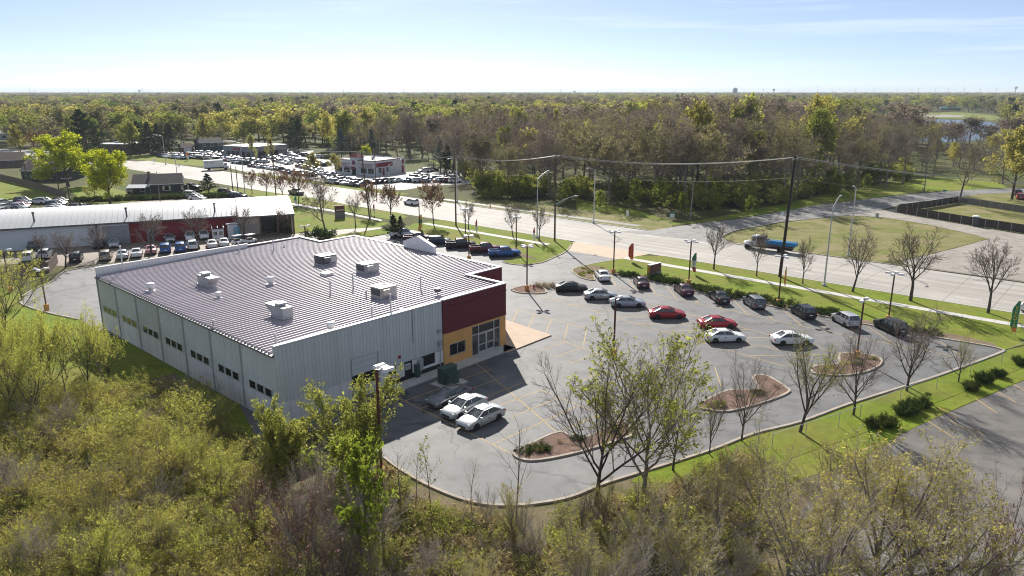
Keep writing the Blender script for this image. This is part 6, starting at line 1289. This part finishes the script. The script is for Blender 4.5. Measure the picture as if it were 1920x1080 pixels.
# street trees along the near verge
GS = 'bare street trees along the road'
for kd, lb, px, py, top, w in (('street_bare', 'bare street tree between the green flag and the monument sign', 1338, 506, 412, 1.0), ('street_bare', 'bare street tree in front of the flatbed truck cab', 1418.6, 519, 425, .8), ('street_bare', 'slim bare street tree right of the black pole', 1505, 533.5, 440, .7), ('street_bare', 'bare street tree beside the tall white street lamp', 1598, 548, 418, .95),
                               ('street_bare', 'large bare street tree over the road behind the black suv', 1707, 565, 418, 1.15), ('street_bare', 'bare street tree left of the VENTA flag', 1852, 588, 440, 1.0), ('street_bare', 'small bare tree on the verge by the driveway lamp pole', 878, 432, 374, .9), ('street_bare', 'small bare tree on the verge behind the dark red pickup', 962, 445, 376, .95), ('street_bare', 'small bare tree left of the tall brown pole', 1011, 453, 378, .9),
                               ('street_bud', 'brown budding tree right of the driving white suv', 813, 421, 336, .9), ('street_bud', 'red budding tree in front of the white dealership', 734, 414, 343, .95), ('street_bud', 'red budding tree left of the leaning power pole', 696, 406, 340, .9), ('street_bare', 'small bare tree behind the stone sign', 667, 426, 356, .9),
                               ('street_bud', 'budding roadside tree, leftmost behind the arched roof', 473, 364, 318, 1.0), ('street_bud', 'budding roadside tree, second from the left behind the arched roof', 500, 370, 318, 1.0), ('street_bud', 'budding roadside tree, third from the left behind the arched roof', 530, 377, 318, 1.0), ('street_bud', 'budding roadside tree, fourth from the left behind the arched roof', 560, 381, 314, 1.05)):
    ptree(kd, lb, px, py, top, 'street_tree', 'tree', GS, w)
ptree('oak_brown', 'big dark budding tree rising behind the back parapet', 613, 449, 305, 'street_tree', 'tree', GS, .8, 1); ptree('street_bare', 'bare tree at the right end of the arched roof canopy', 535, 441, 380, 'street_tree', 'tree', GS, 1.0)
GY = 'bare trees at the neighbouring white building'
for lb, px, py, top, w in (('bare tree in front of the white wall by the wooden fence', 123, 502, 426, 1.35), ('bare tree over the tan suv', 188, 482, 416, 1.35), ('bare tree behind the fence at the white wall', 79, 490, 432, .9), ('bare tree at the grey garage door', 283, 480, 398, 1.35), ('bare tree in front of the red wall', 374, 467, 386, 1.35), ('bare tree beside the blue tank', 458, 452, 380, 1.35), ('leafing bare tree at the lot edge left of the building', 42, 562, 488, 1.2)):
    ptree('street_bare', lb, px, py, top, 'yard_tree', 'tree', GY, w)
# mid-left trees
for kd, lb, px, py, top, w in (('lime_round', 'big round bright lime green tree left of centre', 128, 350, 244, 1.45), ('lime_round', 'green leafing tree behind the gravel lot', 207, 384, 278, 1.05), ('wood_yellow', 'small yellow-green tree beside the gravel lot hedge', 178, 376, 337, 1.1), ('wood_yellow', 'tall thin yellow-green tree by the far road', 41, 296, 232, 1.0), ('street_bud', 'red-brown tree behind the lime tree', 72, 296, 243, 1.2), ('conifer_dark', 'broad dark spruce behind the lime tree', 168, 296, 206, 1.6),
                               ('conifer_dark', 'dark conifer, first of the row by the far road', 262, 291, 228, 1.15), ('conifer_dark', 'dark conifer, second of the row by the far road', 282, 290, 230, 1.1), ('conifer_dark', 'dark conifer, third of the row by the far road', 300, 289, 232, 1.1), ('conifer_dark', 'dark conifer, fourth of the row by the far road', 318, 288, 232, 1.1), ('wood_spring', 'light green tree in front of the conifer row', 245, 294, 226, 1.1),
                               ('wood_spring', 'slim pale green tree in front of the grey showroom', 475, 302, 251, .55), ('wood_yellow', 'slim pale green tree right of the grey showroom', 511, 306, 256, .55), ('conifer_dark', 'small dark pine beside the black pickup at the bungalow', 391, 362, 326, 1.7), ('wood_yellow', 'low yellow-green tree over the far car rows', 590, 331, 286, 1.2), ('wood_yellow', 'brown-green tree left of the dealership', 632, 332, 288, .9), ('lime_round', 'bright lime tree behind the dealership tower', 688, 312, 270, .8),
                               ('conifer_blue', 'blue-grey spruce right of the dealership lot', 826, 322, 262, 1.0), ('conifer_dark', 'dark spruce behind the dealership lot', 560, 285, 225, 1.3), ('conifer_blue', 'blue-green spruce left of the dealership', 640, 296, 242, 1.3), ('conifer_blue', 'blue-green spruce behind the dealership roof', 700, 297, 243, 1.2), ('conifer_dark', 'dark spruce beside the dealership lawn', 968 - 130, 334, 270, .9)):
    ptree(kd, lb, px, py, top, 'tree', 'tree', None, w)
for lb, px in (('dark clipped upright evergreen left of the white pickup', 740), ('dark clipped upright evergreen right of its twin by the white pickup', 751)): ptree('conifer_dark', lb, px, 446, 402 if px < 745 else 405, 'evergreen_tree', 'tree', 'twin evergreens by the truck row', 1.1)
ptree('low_shrub', 'dark round shrub beside the trunk behind the back parapet', 597, 449, 424, 'shrub', 'shrub', None, 1.0)
# right-hand trees beyond the side road
for kd, lb, px, py, top, w in (('oak_bare', 'bare tree growing through the corner of the black mesh fence', 1797, 383, 232, .85), ('wood_yellow', 'yellow-green tree at the right edge beyond the fence', 1897, 374, 238, 1.1), ('oak_bare', 'leaning bare tree at the bend of the side road', 1748, 336, 222, .8), ('oak_bare', 'dark bare tree against the lake', 1692, 346, 200, .75), ('oak_bare', 'spreading bare tree in front of the lake', 1660, 352, 236, .9), ('oak_bare', 'wide bare tree right of the lake', 1880, 345, 226, 1.0), ('wood_yellow', 'yellow crowned tall tree on the right skyline', 1525, 330, 178, 1.0), ('lime_round', 'bright yellow-green small tree behind the black pole', 1520, 352, 258, .4)):
    ptree(kd, lb, px, py, top, 'tree', 'tree', None, w)
GE = 'green bushes along the wood edge'
for lb, px, py, top, w in (('fresh green bushy young tree left of the road sign', 1190, 389, 336, .9), ('large fresh green young tree at the wood edge', 1240, 394, 334, .9), ('round fresh green bush beside the street name sign', 1278, 406, 361, 1.0), ('fresh green bush right of the grey pole', 1341, 403, 361, .9), ('low fresh green bush by the far street lamp', 1125, 393, 357, 1.2), ('fresh green bush at the wood edge near the side road', 1402, 399, 366, .9), ('fresh green bush behind the brown pole', 1062, 384, 345, 1.0)):
    ptree('edge_bush_fresh', lb, px, py, top, 'bush', 'bush', GE, w)
# lot edge and foreground trees
for kd, lb, px, py, top, w, v in (('fore_sparse', 'bare tree with a few leaves in the lawn strip above the yellow trees', 1500, 810, 610, 1.0, 0), ('fore_bare', 'bare forked tree beside the chain link fence', 1600, 778, 608, 1.0, 0), ('fore_bare', 'dark leaning bare tree at the lot edge right of the island', 1700, 733, 560, 1.0, 1), ('fore_sparse', 'pale green small tree at the right end of the lot', 1797, 716, 612, 1.0, 1),
                               ('fore_leafy', 'large leafing tree in front of the middle of the parking lot', 1206, 932, 585, 1.22, 0), ('fore_bare', 'tall bare tree in front of the near island', 1118, 944, 652, .95, 2), ('fore_bare', 'bare tree in front of the middle island', 1390, 826, 655, .8, 0), ('fore_sparse', 'leafing slim tree behind the large leafing tree', 1262, 882, 690, .8, 0),
                               ('fore_bare', 'thin bare tree at the curved kerb', 1330, 852, 700, .6, 1)):
    ptree(kd, lb, px, py, top, 'tree', 'tree', 'bare and leafing trees at the lot edge', w, v)
for i, (px, py, top, w, lb) in enumerate(((1640, 1150, 800, 1.15, 'large yellow-green budding tree at the lower right, middle of three'), (1470, 1120, 835, 1.1, 'large yellow-green budding tree at the lower right, leftmost of three'), (1745, 1210, 880, 1.1, 'yellow-green budding tree at the bottom right corner side'), (1350, 1060, 850, 1.0, 'yellow-green budding tree right of the pale leaf pile'), (1230, 1130, 900, .9, 'yellow-green budding tree at the bottom middle'), (1560, 1010, 830, 1.0, 'yellow-green budding tree in front of the dark clipped shrubs'), (1100, 1180, 960, .9, 'olive budding tree at the bottom edge left of the middle'), (1420, 985, 800, .95, 'yellow-green budding tree at the end of the chain link fence'), (1700, 1120, 850, 1.0, 'yellow-green budding tree right of the middle one of three'), (1530, 1190, 880, 1.1, 'yellow-green budding tree low at the bottom, between the left and middle ones'), (1300, 1180, 930, 1.0, 'yellow-green budding tree at the bottom edge left of the big three'), (1640, 960, 830, .8, 'small yellow-green budding tree just below the clipped shrubs'))):
    ptree('fore_yellow', lb, px, py, top, 'tree', 'tree', 'yellow-green budding trees at the lower right', w)
for i, (px, py, top, w, lb) in enumerate(((1850, 1130, 880, 1.0, 'reddish bare shrub at the lower right corner, left of two'), (1915, 1110, 900, 1.0, 'reddish bare shrub at the right edge, right of two'), (1790, 1190, 930, 1.0, 'reddish bare shrub at the bottom edge below the budding tree'))):
    ptree('red_shrub', lb, px, py, top, 'shrub', 'shrub', 'reddish bare shrubs', w)
for kd, lb, px, py, top, w in (('willow_bush', 'big feathery green bush in front of the overhead door', 668, 905, 712, 1.15), ('willow_bush', 'pale green bushy tree at the near corner of the building', 525, 905, 748, .8), ('maple_fresh', 'bright fresh-leaved young tree below the orange lamp base', 690, 1075, 812, .8), ('maple_fresh', 'pale leafy tree left of the orange lamp base', 640, 985, 800, .9), ('sapling', 'slim yellow tree against the white base of the front wall', 600, 850, 706, 1.2), ('sapling', 'leafy sapling in front of the kerb', 808, 950, 812, 1.0), ('sapling_bare', 'thin bare sapling at the curved kerb', 885, 972, 846, 1.0), ('sapling_bare', 'tall bare sapling in front of the parked silver sedan', 968, 985, 778, 1.2), ('sapling_bare', 'bare sapling right of the orange lamp base', 752, 960, 812, 1.2), ('sapling_bare', 'bare sapling left of the leafy one', 778, 968, 830, 1.0),
                              ('left_leafy', 'slender leafing tree left of the long wall', 166, 742, 552, .62), ('left_leafy', 'slender leafing tree second from the left edge', 78, 745, 570, .62), ('left_leafy', 'slender leafing tree at the left edge', 22, 790, 560, .62), ('left_leafy', 'small leafing tree behind the slender pair', 120, 690, 580, .62), ('left_leafy', 'thin leafing tree by the left lawn', 45, 690, 590, .62), ('left_leafy', 'leafing tree at the left edge by the lot lamp', 8, 640, 450, 1.0), ('left_leafy', 'pale leafing tree in the left lawn', 100, 735, 585, 1.1), ('left_leafy', 'pale leafing tree at the left edge above the thicket', -10, 760, 600, 1.2), ('sapling', 'leafing tree between the slender pair at the left', 205, 735, 610, 1.5), ('sapling', 'leafing tree low at the left thicket edge', 130, 765, 640, 1.6), ('left_leafy', 'leafing tree at the top edge of the thicket', 60, 800, 640, 1.1), ('sapling_bare', 'bare sapling at the long wall', 413, 752, 690, 1.2), ('sapling_bare', 'bare thin sapling near the corner downspout', 455, 775, 720, 1.0)):
    ptree(kd, lb, px, py, top, 'tree', 'tree', None, w)
# clipped shrubs, low shrubs, clumps
for i, (px, py) in enumerate(((1636, 800), (1665, 799), (1695, 777), (1731, 763), (1820, 731), (1843, 717), (1872, 706), (1914, 684), (1708, 770))):
    q = G(px, py); plant('ball_shrub', 'dark clipped evergreen shrub in the row behind the chain link fence', 'shrub', q, 1.05 + 0.15 * (i % 3), None, 'dark clipped shrubs by the fence', 'shrub', wide=.72)
for i, (px, py) in enumerate(((1172, 516), (1184, 518), (1232, 525), (1245, 528), (1258, 531), (1270, 533), (1302, 541), (1315, 543), (1328, 547), (1345, 549), (1360, 553), (1375, 556), (1392, 558), (1408, 560), (1425, 564), (1538, 586), (1550, 588), (1562, 591), (1720, 622), (1745, 626), (1470, 573))):
    plant('low_shrub', 'low green shrub in the soil strip along the lawn', 'shrub', G(px, py), 0.75 + 0.12 * (i % 3), None, 'low shrubs along the lawn', 'shrub', wide=1.4)
for i in range(16):
    r_ = random.Random(i); plant('tuft_green', 'small green plant in the soil planting bed', 'plant', G(r_.uniform(1082, 1130), r_.uniform(503, 519)), 0.35, None, 'plants in the planting bed', 'plant', wide=1.4)
for i in range(9): plant('grass_clump', 'tall tan grass clump beside the hydrant island', 'grass clump', G(1006 + i * 4.6, 538 + (i % 3) * 1.6), 1.05, None, 'tall grass clumps', 'plant')
for i, (px, py) in enumerate(((990, 845), (1010, 850), (1025, 838), (1050, 832), (1105, 830), (1560, 690), (1575, 695), (1600, 672), (1620, 684), (1545, 696), (1390, 752), (1350, 760), (1440, 735), (1330, 765))):
    plant('grass_clump' if i % 2 else 'thicket_bare', 'brown dry plant in a mulched parking island', 'plant', G(px, py), 0.6 + 0.1 * (i % 3), None, 'plants in the mulched islands', 'plant', wide=1.2)
for i in range(26):
    r_ = random.Random(900 + i); c_ = [((985, 852), (1165, 806)), ((1340, 762), (1455, 732)), ((1540, 697), (1640, 676))][i % 3]; u = r_.random()
    plant(r_.choice(['grass_clump', 'thicket_bare', 'low_shrub', 'tuft_green']), 'small clump of plants in the ' + ('near', 'middle', 'right-hand')[i % 3] + ' mulched island', 'plant', G(c_[0][0] + (c_[1][0] - c_[0][0]) * u, c_[0][1] + (c_[1][1] - c_[0][1]) * u + r_.uniform(-5, 4)), r_.uniform(.3, .7), None, 'plants in the mulched islands', 'plant')
# ------------------------------------------------------------------ the thicket in the foreground
def inside(px, py, poly):
    c = False; j = len(poly) - 1
    for i in range(len(poly)):
        if ((poly[i][1] > py) != (poly[j][1] > py)) and px < (poly[j][0] - poly[i][0]) * (py - poly[i][1]) / (poly[j][1] - poly[i][1]) + poly[i][0]: c = not c
        j = i
    return c
def proj(X, Y, Z=0.0):
    dz = Z - CAM_H; F = Y * CP - dz * SP; U = Y * SP + dz * CP; return 960 + FPX * X / F, 540 - FPX * U / F
rng = random.Random(77); TH = [(-150, 735), (60, 735), (200, 745), (330, 730), (400, 790), (470, 850), (520, 900), (560, 1000), (560, 1500), (-300, 1500)]
TB = [(560, 930), (720, 890), (800, 935), (900, 975), (1000, 985), (1120, 960), (1220, 925), (1400, 860), (1430, 900), (1400, 1500), (560, 1500)]
n_ = 0
for yy in np.arange(22, 72, 2.25):
    for xx in np.arange(-52, 24, 2.25):
        X, Y = xx + rng.uniform(-1, 1), yy + rng.uniform(-1, 1); px, py = proj(X, Y)
        if not (-140 < px < 2000 and py < 1330): continue
        gapf = math.sin(X * .55 + 1.1) + math.sin(Y * .6 - X * .23) + .7 * math.sin(X * 1.3 + Y * .9)
        if inside(px, py, TH):
            if gapf > 1.5: continue
            kd = rng.choices(['thicket', 'thicket_green', 'thicket_bare'], [4.5, 3.0, 2.0])[0]
            plant(kd, {'thicket': 'arching yellow-green', 'thicket_green': 'arching fresh green', 'thicket_bare': 'leafless grey', 'willow_bush': 'tall feathery green'}[kd] + ' shrub in the dense thicket, ' + ('at the left edge' if px < 130 else 'below the long wall' if px < 330 else 'near the building corner') + (', high up' if py < 850 else ', halfway down' if py < 980 else ', at the bottom'), 'shrub', (X, Y, 0), rng.uniform(2.0, 4.0) - 0.5 * max(0, gapf), None, 'shrubs of the lower left thicket', 'thicket_shrub', wide=1.05)
        elif inside(px, py, TB) and rng.random() < 0.55:
            kd = rng.choices(['thicket_bare', 'thicket_green', 'thicket', 'willow_bush'], [5, 2.0, 1.5, .15])[0]
            plant(kd, {'thicket': 'yellow-green', 'thicket_green': 'fresh green', 'thicket_bare': 'leafless grey', 'willow_bush': 'feathery green'}[kd] + ' brush shrub ' + ('below the orange lamp base' if px < 800 else 'below the curved kerb' if px < 1080 else 'below the large leafing tree'), 'shrub', (X, Y, 0), rng.uniform(1.0, 2.3) * (1.4 if kd == 'willow_bush' else 1), None, 'shrubs below the curved kerb', 'thicket_shrub')
for i in range(26):
    px = rng.uniform(470, 1330); py = rng.uniform(1000, 1190); kd = rng.choice(['fore_bare', 'fore_sparse', 'fore_yellow', 'sapling_bare', 'sapling', 'sapling_bare'])
    plant(kd, 'slim ' + {'fore_bare': 'bare', 'fore_sparse': 'sparsely leafing', 'fore_yellow': 'yellow-green budding', 'sapling_bare': 'leafless young', 'sapling': 'leafy young', 'willow_bush': 'feathery green multi-stemmed'}[kd] + ' tree in the brush along the bottom edge', 'tree', G(px, py), rng.uniform(3.0, 4.4) if 760 < px < 1130 else rng.uniform(4.0, 7.0), None, 'young trees in the brush along the bottom', 'brush_tree', wide=rng.uniform(.8, 1.1))
for i in range(20):
    px = rng.uniform(480, 1900); py = rng.uniform(1060, 1230) if px > 1000 else rng.uniform(1000, 1150)
    plant('fore_grey', 'leafless grey twiggy tree ' + ('in the brush below the orange lamp base' if px < 800 else 'in the brush below the curved kerb' if px < 1100 else 'among the brush below the large leafing tree' if px < 1400 else 'among the yellow-green trees at the lower right' if px < 1700 else 'at the lower right corner'), 'tree', G(px, py), rng.uniform(3.2, 4.6) if 760 < px < 1130 else rng.uniform(5.0, 8.0), None, 'leafless grey trees along the bottom', 'brush_tree', wide=rng.uniform(.7, 1.0))
for i in range(9):
    px = rng.uniform(-10, 240); py = rng.uniform(650, 760)
    plant('left_leafy', 'pale yellow-green sapling on the grass left of the long wall', 'tree', G(px, py), rng.uniform(4.0, 6.5), None, 'saplings left of the long wall', 'brush_tree', wide=.8)
for i in range(22):
    px = rng.uniform(-20, 480); py = rng.uniform(800, 1150); kd = rng.choice(['sapling', 'fore_sparse', 'sapling_bare', 'left_leafy', 'fore_grey'])
    plant(kd, {'fore_sparse': 'sparsely leafing', 'sapling_bare': 'slim leafless', 'sapling': 'slim leafy', 'left_leafy': 'spreading pale green', 'fore_grey': 'spreading leafless grey'}[kd] + ' young tree rising from the lower left thicket, ' + ('at the left edge' if px < 150 else 'in its middle' if px < 320 else 'near the building corner'), 'tree', G(px, py), rng.uniform(3.2, 5.2), None, 'young trees in the lower left thicket', 'brush_tree')
for px, py, top, lb in ((560, 1050, 830, 'grey dead bush left of the fresh-leaved tree'), (470, 1010, 860, 'grey dead bush at the lower end of the thicket'), (620, 1120, 930, 'grey dead bush at the bottom edge')):
    ptree('red_shrub', lb, px, py, top, 'dead_shrub', 'shrub', 'dead grey bushes', 1.2)
# ------------------------------------------------------------------ woodland to the horizon
YB = [(-400, 262), (-100, 262), (0, 270), (60, 284), (150, 288), (180, 284), (250, 284), (330, 282), (420, 280), (520, 279), (600, 287), (700, 303), (790, 308), (870, 338), (900, 372), (1080, 374), (1200, 384), (1300, 394), (1420, 392), (1500, 374), (1600, 360), (1690, 344), (1760, 326), (1850, 332), (1960, 338), (2400, 338)]
def yb(px):
    for (a, ya), (b, yb_) in zip(YB[:-1], YB[1:]):
        if a <= px <= b: return ya + (yb_ - ya) * (px - a) / (b - a)
    return 262
LAKE = [(1600, 243), (1640, 225), (1690, 211), (1800, 210), (1880, 216), (1900, 240), (1872, 257), (1800, 268), (1700, 266), (1625, 258)]
rng = random.Random(2024); CAND = []
D = 135.0
while D < 6200:
    s = 8.2 + D * 0.0125; X = -D * 0.80
    while X < D * 0.80:
        x = X + rng.uniform(-.42, .42) * s; y = D + rng.uniform(-.42, .42) * s; X += s; px, py = proj(x, y)
        if not (-150 < px < 2070) or py > yb(px) or inside(px, py, LAKE): continue
        if px < 620 and D < 900 and rng.random() < 0.30: continue
        if px > 1600 and D < 1500 and rng.random() < 0.25: continue
        if px > 1630 and D < 520 and rng.random() < 0.15: continue
        # broad patches of one kind of wood
        f = math.sin(x * .011 + 1.3) + math.sin(y * .0071 + x * .004) + 0.8 * math.sin(x * .027 - y * .013); r = rng.random(); h = rng.uniform(13.5, 22)
        if D < 420 and 850 < px < 1720:
            k = 'oak_brown' if r < .62 else ('oak_olive' if r < .90 else ('wood_spring' if r < .96 else 'wood_yellow')); h = min(27.0, rng.uniform(19, 23.5) + (2.0 if 1150 < px < 1560 else 0) + max(0, 3.5 * (1 - abs(px - 1310) / 140)))
        elif D < 520 and px > 1630: k = 'oak_bare' if r < .7 else 'wood_yellow'; h = rng.uniform(9, 15.5)
        elif f > 1.15: k = 'oak_brown' if r < .75 else 'oak_olive'
        elif D > 480 and px < 1000: k = 'oak_olive' if r < .30 else 'oak_brown' if r < .52 else 'wood_spring' if r < .70 else 'wood_yellow' if r < .80 else 'wood_green' if r < .91 else 'wood_pale' if r < .96 else 'conifer_dark'
        elif px < 1000: k = 'wood_spring' if r < .33 else 'wood_yellow' if r < .57 else 'wood_green' if r < .64 else 'oak_olive' if r < .80 else 'oak_brown' if r < .90 else 'conifer_dark' if r < .94 else 'wood_pale'
        else: k = 'oak_olive' if r < .32 else 'oak_brown' if r < .52 else 'wood_yellow' if r < .68 else 'wood_spring' if r < .85 else 'wood_green' if r < .94 else 'conifer_dark'
        CAND.append((D, x, y, k, h))
    D += s
CAND.sort(key=lambda c: c[0])
LAB = dict(oak_bare='leafless grey-brown tree in the woods before the lake', oak_brown='bare brown oak in the woods beyond the road', oak_olive='olive-brown budding tree in the woods beyond the road', wood_spring='spring green tree in the woods beyond the road', wood_yellow='yellow-green tree in the woods beyond the road', wood_green='darker green tree in the woods beyond the road', conifer_dark='dark conifer in the woods beyond the road', wood_pale='pale silvery green tree in the woods beyond the road')
NEAR = 300
for D, x, y, k, h in CAND[:NEAR]:
    ppx = proj(x, y)[0]; wh = 'left of the grey showroom' if ppx < 420 else 'behind the grey showroom' if ppx < 600 else 'behind the white dealership' if ppx < 860 else 'behind the two tall brown poles' if ppx < 1110 else 'behind the side road corner' if ppx < 1330 else 'behind the black pole' if ppx < 1600 else 'before the lake'
    plant(k, LAB[k].split(' in the woods')[0] + ' in the woods ' + wh, 'tree', (x, y, 0), h * rng.uniform(.78, 1.03), rng.uniform(0, 6.28), 'trees of the woods beyond the road: ' + k.replace('_', ' '), 'woodland_tree', wide=rng.uniform(.75, 1.25))
# understorey along the wood edge
for i in range(110):
    px = rng.uniform(872, 1700); py = yb(px) - rng.uniform(-2, 16); q = G(px, py)
    plant('edge_bush' if rng.random() < .75 else 'edge_bush_fresh', 'green understorey bush at the wood edge ' + ('behind the two tall brown poles' if px < 1110 else 'behind the side road corner' if px < 1330 else 'behind the black pole' if px < 1520 else 'along the side road'), 'bush', q, rng.uniform(3.0, 7.5), rng.uniform(0, 6.28), 'understorey bushes of the woods', 'bush', wide=1.1)
for i in range(34):
    px = rng.uniform(352, 445); q = G(px, 369 - (px - 352) * 0.03)
    if i < 22: plant('low_shrub', 'clipped green shrub of the hedge behind the gravel lot', 'shrub', G(148 + i * 13.6, 378 - i * 0.45), 1.5, None, 'hedge behind the gravel lot', 'shrub', wide=1.1)
# the rest of the woods, out to the skyline, as one mass
far_col = bpy.data.collections.new('far_tree_kinds')
flv = [lvl(4, 5, .05, .01, 9, .32, 55, .6, .45, close=.6, sh=.35), lvl(3, 3, .12, .03, 6, .25, 45, .5, .5), lvl(2, 3, .15, .02)]
fk = [('oak_bare', 'bud_brown', 'twig_brown'), ('oak_brown', 'bud_brown', 'twig_brown'), ('oak_olive', 'leaf_olive', 'bark_dark'), ('wood_spring', 'leaf_spring', 'bark_dark'), ('wood_yellow', 'leaf_yellow', 'bark_dark'), ('wood_green', 'leaf_green', 'bark_dark'), ('wood_pale', 'leaf_pale', 'bark_dark')]
order = []; 
for i, (k, lm, wd) in enumerate(fk):
    for j in range(2):
        nm = 'far_%s_%d' % (k, j); proto('F' + k + str(j), (200 + i * 5 + j,), one(12.0, .3), flv, wd, lm, dict(m=34, s=.36, spread=.62), split=3, far=True)
        o = bpy.data.objects.new('kind_%02d' % len(order), PROTO['F' + k + str(j)][0][1]); far_col.objects.link(o); order.append((k, PROTO['F' + k + str(j)][0][2]))
clv = [lvl(4, 4, .01, .02, 40, .08, 82, .34, .3, close=.3, sh=.92, angv=5), lvl(3, 3, .05, 0)]
proto('Fcon', (260,), one(13.0, .2), clv, 'bark_dark', 'needle_dark', dict(m=24, s=.40, spread=.35, asp=.4), split=2, far=True); o = bpy.data.objects.new('kind_%02d' % len(order), PROTO['Fcon'][0][1]); far_col.objects.link(o); order.append(('conifer_dark', PROTO['Fcon'][0][2]))
def scatter(name, label, cat, pts, idx, rot, scl, col):
    me = bpy.data.meshes.new(name); me.vertices.add(len(pts)); me.vertices.foreach_set('co', np.asarray(pts, np.float32).ravel())
    a = me.attributes.new('idx', 'INT', 'POINT'); a.data.foreach_set('value', np.asarray(idx, np.int32)); a = me.attributes.new('rot', 'FLOAT_VECTOR', 'POINT'); a.data.foreach_set('vector', np.asarray(rot, np.float32).ravel()); a = me.attributes.new('scl', 'FLOAT_VECTOR', 'POINT'); a.data.foreach_set('vector', np.asarray(scl, np.float32).ravel())
    o = bpy.data.objects.new(name, me); COL.objects.link(o); tag(o, label, cat, None, 'stuff')
    ng = bpy.data.node_groups.new(name, 'GeometryNodeTree'); ng.interface.new_socket('Geometry', in_out='INPUT', socket_type='NodeSocketGeometry'); ng.interface.new_socket('Geometry', in_out='OUTPUT', socket_type='NodeSocketGeometry')
    N = ng.nodes; gi = N.new('NodeGroupInput'); go = N.new('NodeGroupOutput'); ip = N.new('GeometryNodeInstanceOnPoints'); ci = N.new('GeometryNodeCollectionInfo'); ci.inputs[0].default_value = col; ci.inputs['Separate Children'].default_value = True; ci.inputs['Reset Children'].default_value = True
    def attr(n, t):
        x = N.new('GeometryNodeInputNamedAttribute'); x.data_type = t; x.inputs[0].default_value = n; return x.outputs[0]
    Lk = ng.links.new; Lk(gi.outputs[0], ip.inputs['Points']); Lk(ci.outputs[0], ip.inputs['Instance']); ip.inputs['Pick Instance'].default_value = True
    Lk(attr('idx', 'INT'), ip.inputs['Instance Index']); Lk(attr('scl', 'FLOAT_VECTOR'), ip.inputs['Scale'])
    try:
        e2r = N.new('FunctionNodeEulerToRotation'); Lk(attr('rot', 'FLOAT_VECTOR'), e2r.inputs[0]); Lk(e2r.outputs[0], ip.inputs['Rotation'])
    except Exception: pass
    Lk(ip.outputs[0], go.inputs[0]); md = o.modifiers.new('scatter', 'NODES'); md.node_group = ng; return o
pts, idx, rot, scl = [], [], [], []
for D, x, y, k, h in CAND[NEAR:]:
    c = [i for i, (kk, _) in enumerate(order) if kk == k] or [0]; i = rng.choice(c); s = h / order[i][1]; wd = 1.25 + min(1.6, D / 2200)
    pts.append((x, y, 0)); idx.append(i); rot.append((0, 0, rng.uniform(0, 6.28))); scl.append((s * wd, s * wd, s))
scatter('far_woodland', 'mixed green and brown woods stretching to the skyline', 'woodland', pts, idx, rot, scl, far_col)
# weeds and dead stems over the brushy ground
tuft_col = bpy.data.collections.new('weed_kinds')
for j, (lm, m_, s_) in enumerate((('dry_grass', 5, .10), ('leaf_spring', 6, .07), ('dead_stem', 1, .05))):
    lev, rg = grow(300 + j, many(22, .8, .009, .45, .7), [lvl(4, 3, .08, -.04, 3, .3, 35, .5, .7), lvl(2, 3, .1, -.02)]); V1, Q1 = tubes(lev); V2, Q2 = leaves(rg, lev[-1][0], m_, s_, .05, asp=.3)
    o = bpy.data.objects.new('weed_%d' % j, np_mesh('weed', np.concatenate([V1, V2]), np.concatenate([Q1, Q2 + len(V1)]), [M['dead_stem'], M[lm]], [0] * len(Q1) + [1] * len(Q2))); tuft_col.objects.link(o)
pts, idx, rot, scl = [], [], [], []
for i in range(9000):
    y = rng.uniform(22, 74); x = rng.uniform(-56, 30); px, py = proj(x, y)
    if not (-60 < px < 1980) or py > 1200: continue
    a = inside(px, py, TH); b = inside(px, py, TB)
    if not (a or b): continue
    pts.append((x, y, 0)); idx.append(rng.choices([0, 1, 2], [2, 3, 3] if b else [2, 4, 1])[0]); rot.append((0, 0, rng.uniform(0, 6.28))); s = rng.uniform(.6, 1.5); scl.append((s, s, s))
scatter('weeds', 'weeds, dead stems and dry grass on the brushy ground', 'weeds', pts, idx, rot, scl, tuft_col)
# ------------------------------------------------------------------ haze over the distance
hb = MB().box(-9000, 9000, -60, 14000, -2, 62).build('haze', bpy.data.materials.new('haze_air')); hm = hb.data.materials[0]; hm.use_nodes = True; hm.node_tree.nodes.clear()
ho = hm.node_tree.nodes.new('ShaderNodeOutputMaterial'); hv = hm.node_tree.nodes.new('ShaderNodeVolumePrincipled')
hv.inputs['Color'].default_value = (0.80, 0.88, 1.0, 1); hv.inputs['Density'].default_value = 0.00009; hv.inputs['Anisotropy'].default_value = 0.0
hm.node_tree.links.new(hv.outputs[0], ho.inputs['Volume']); tag(hb, 'thin pale blue haze over the far woods', 'haze', None, 'stuff')
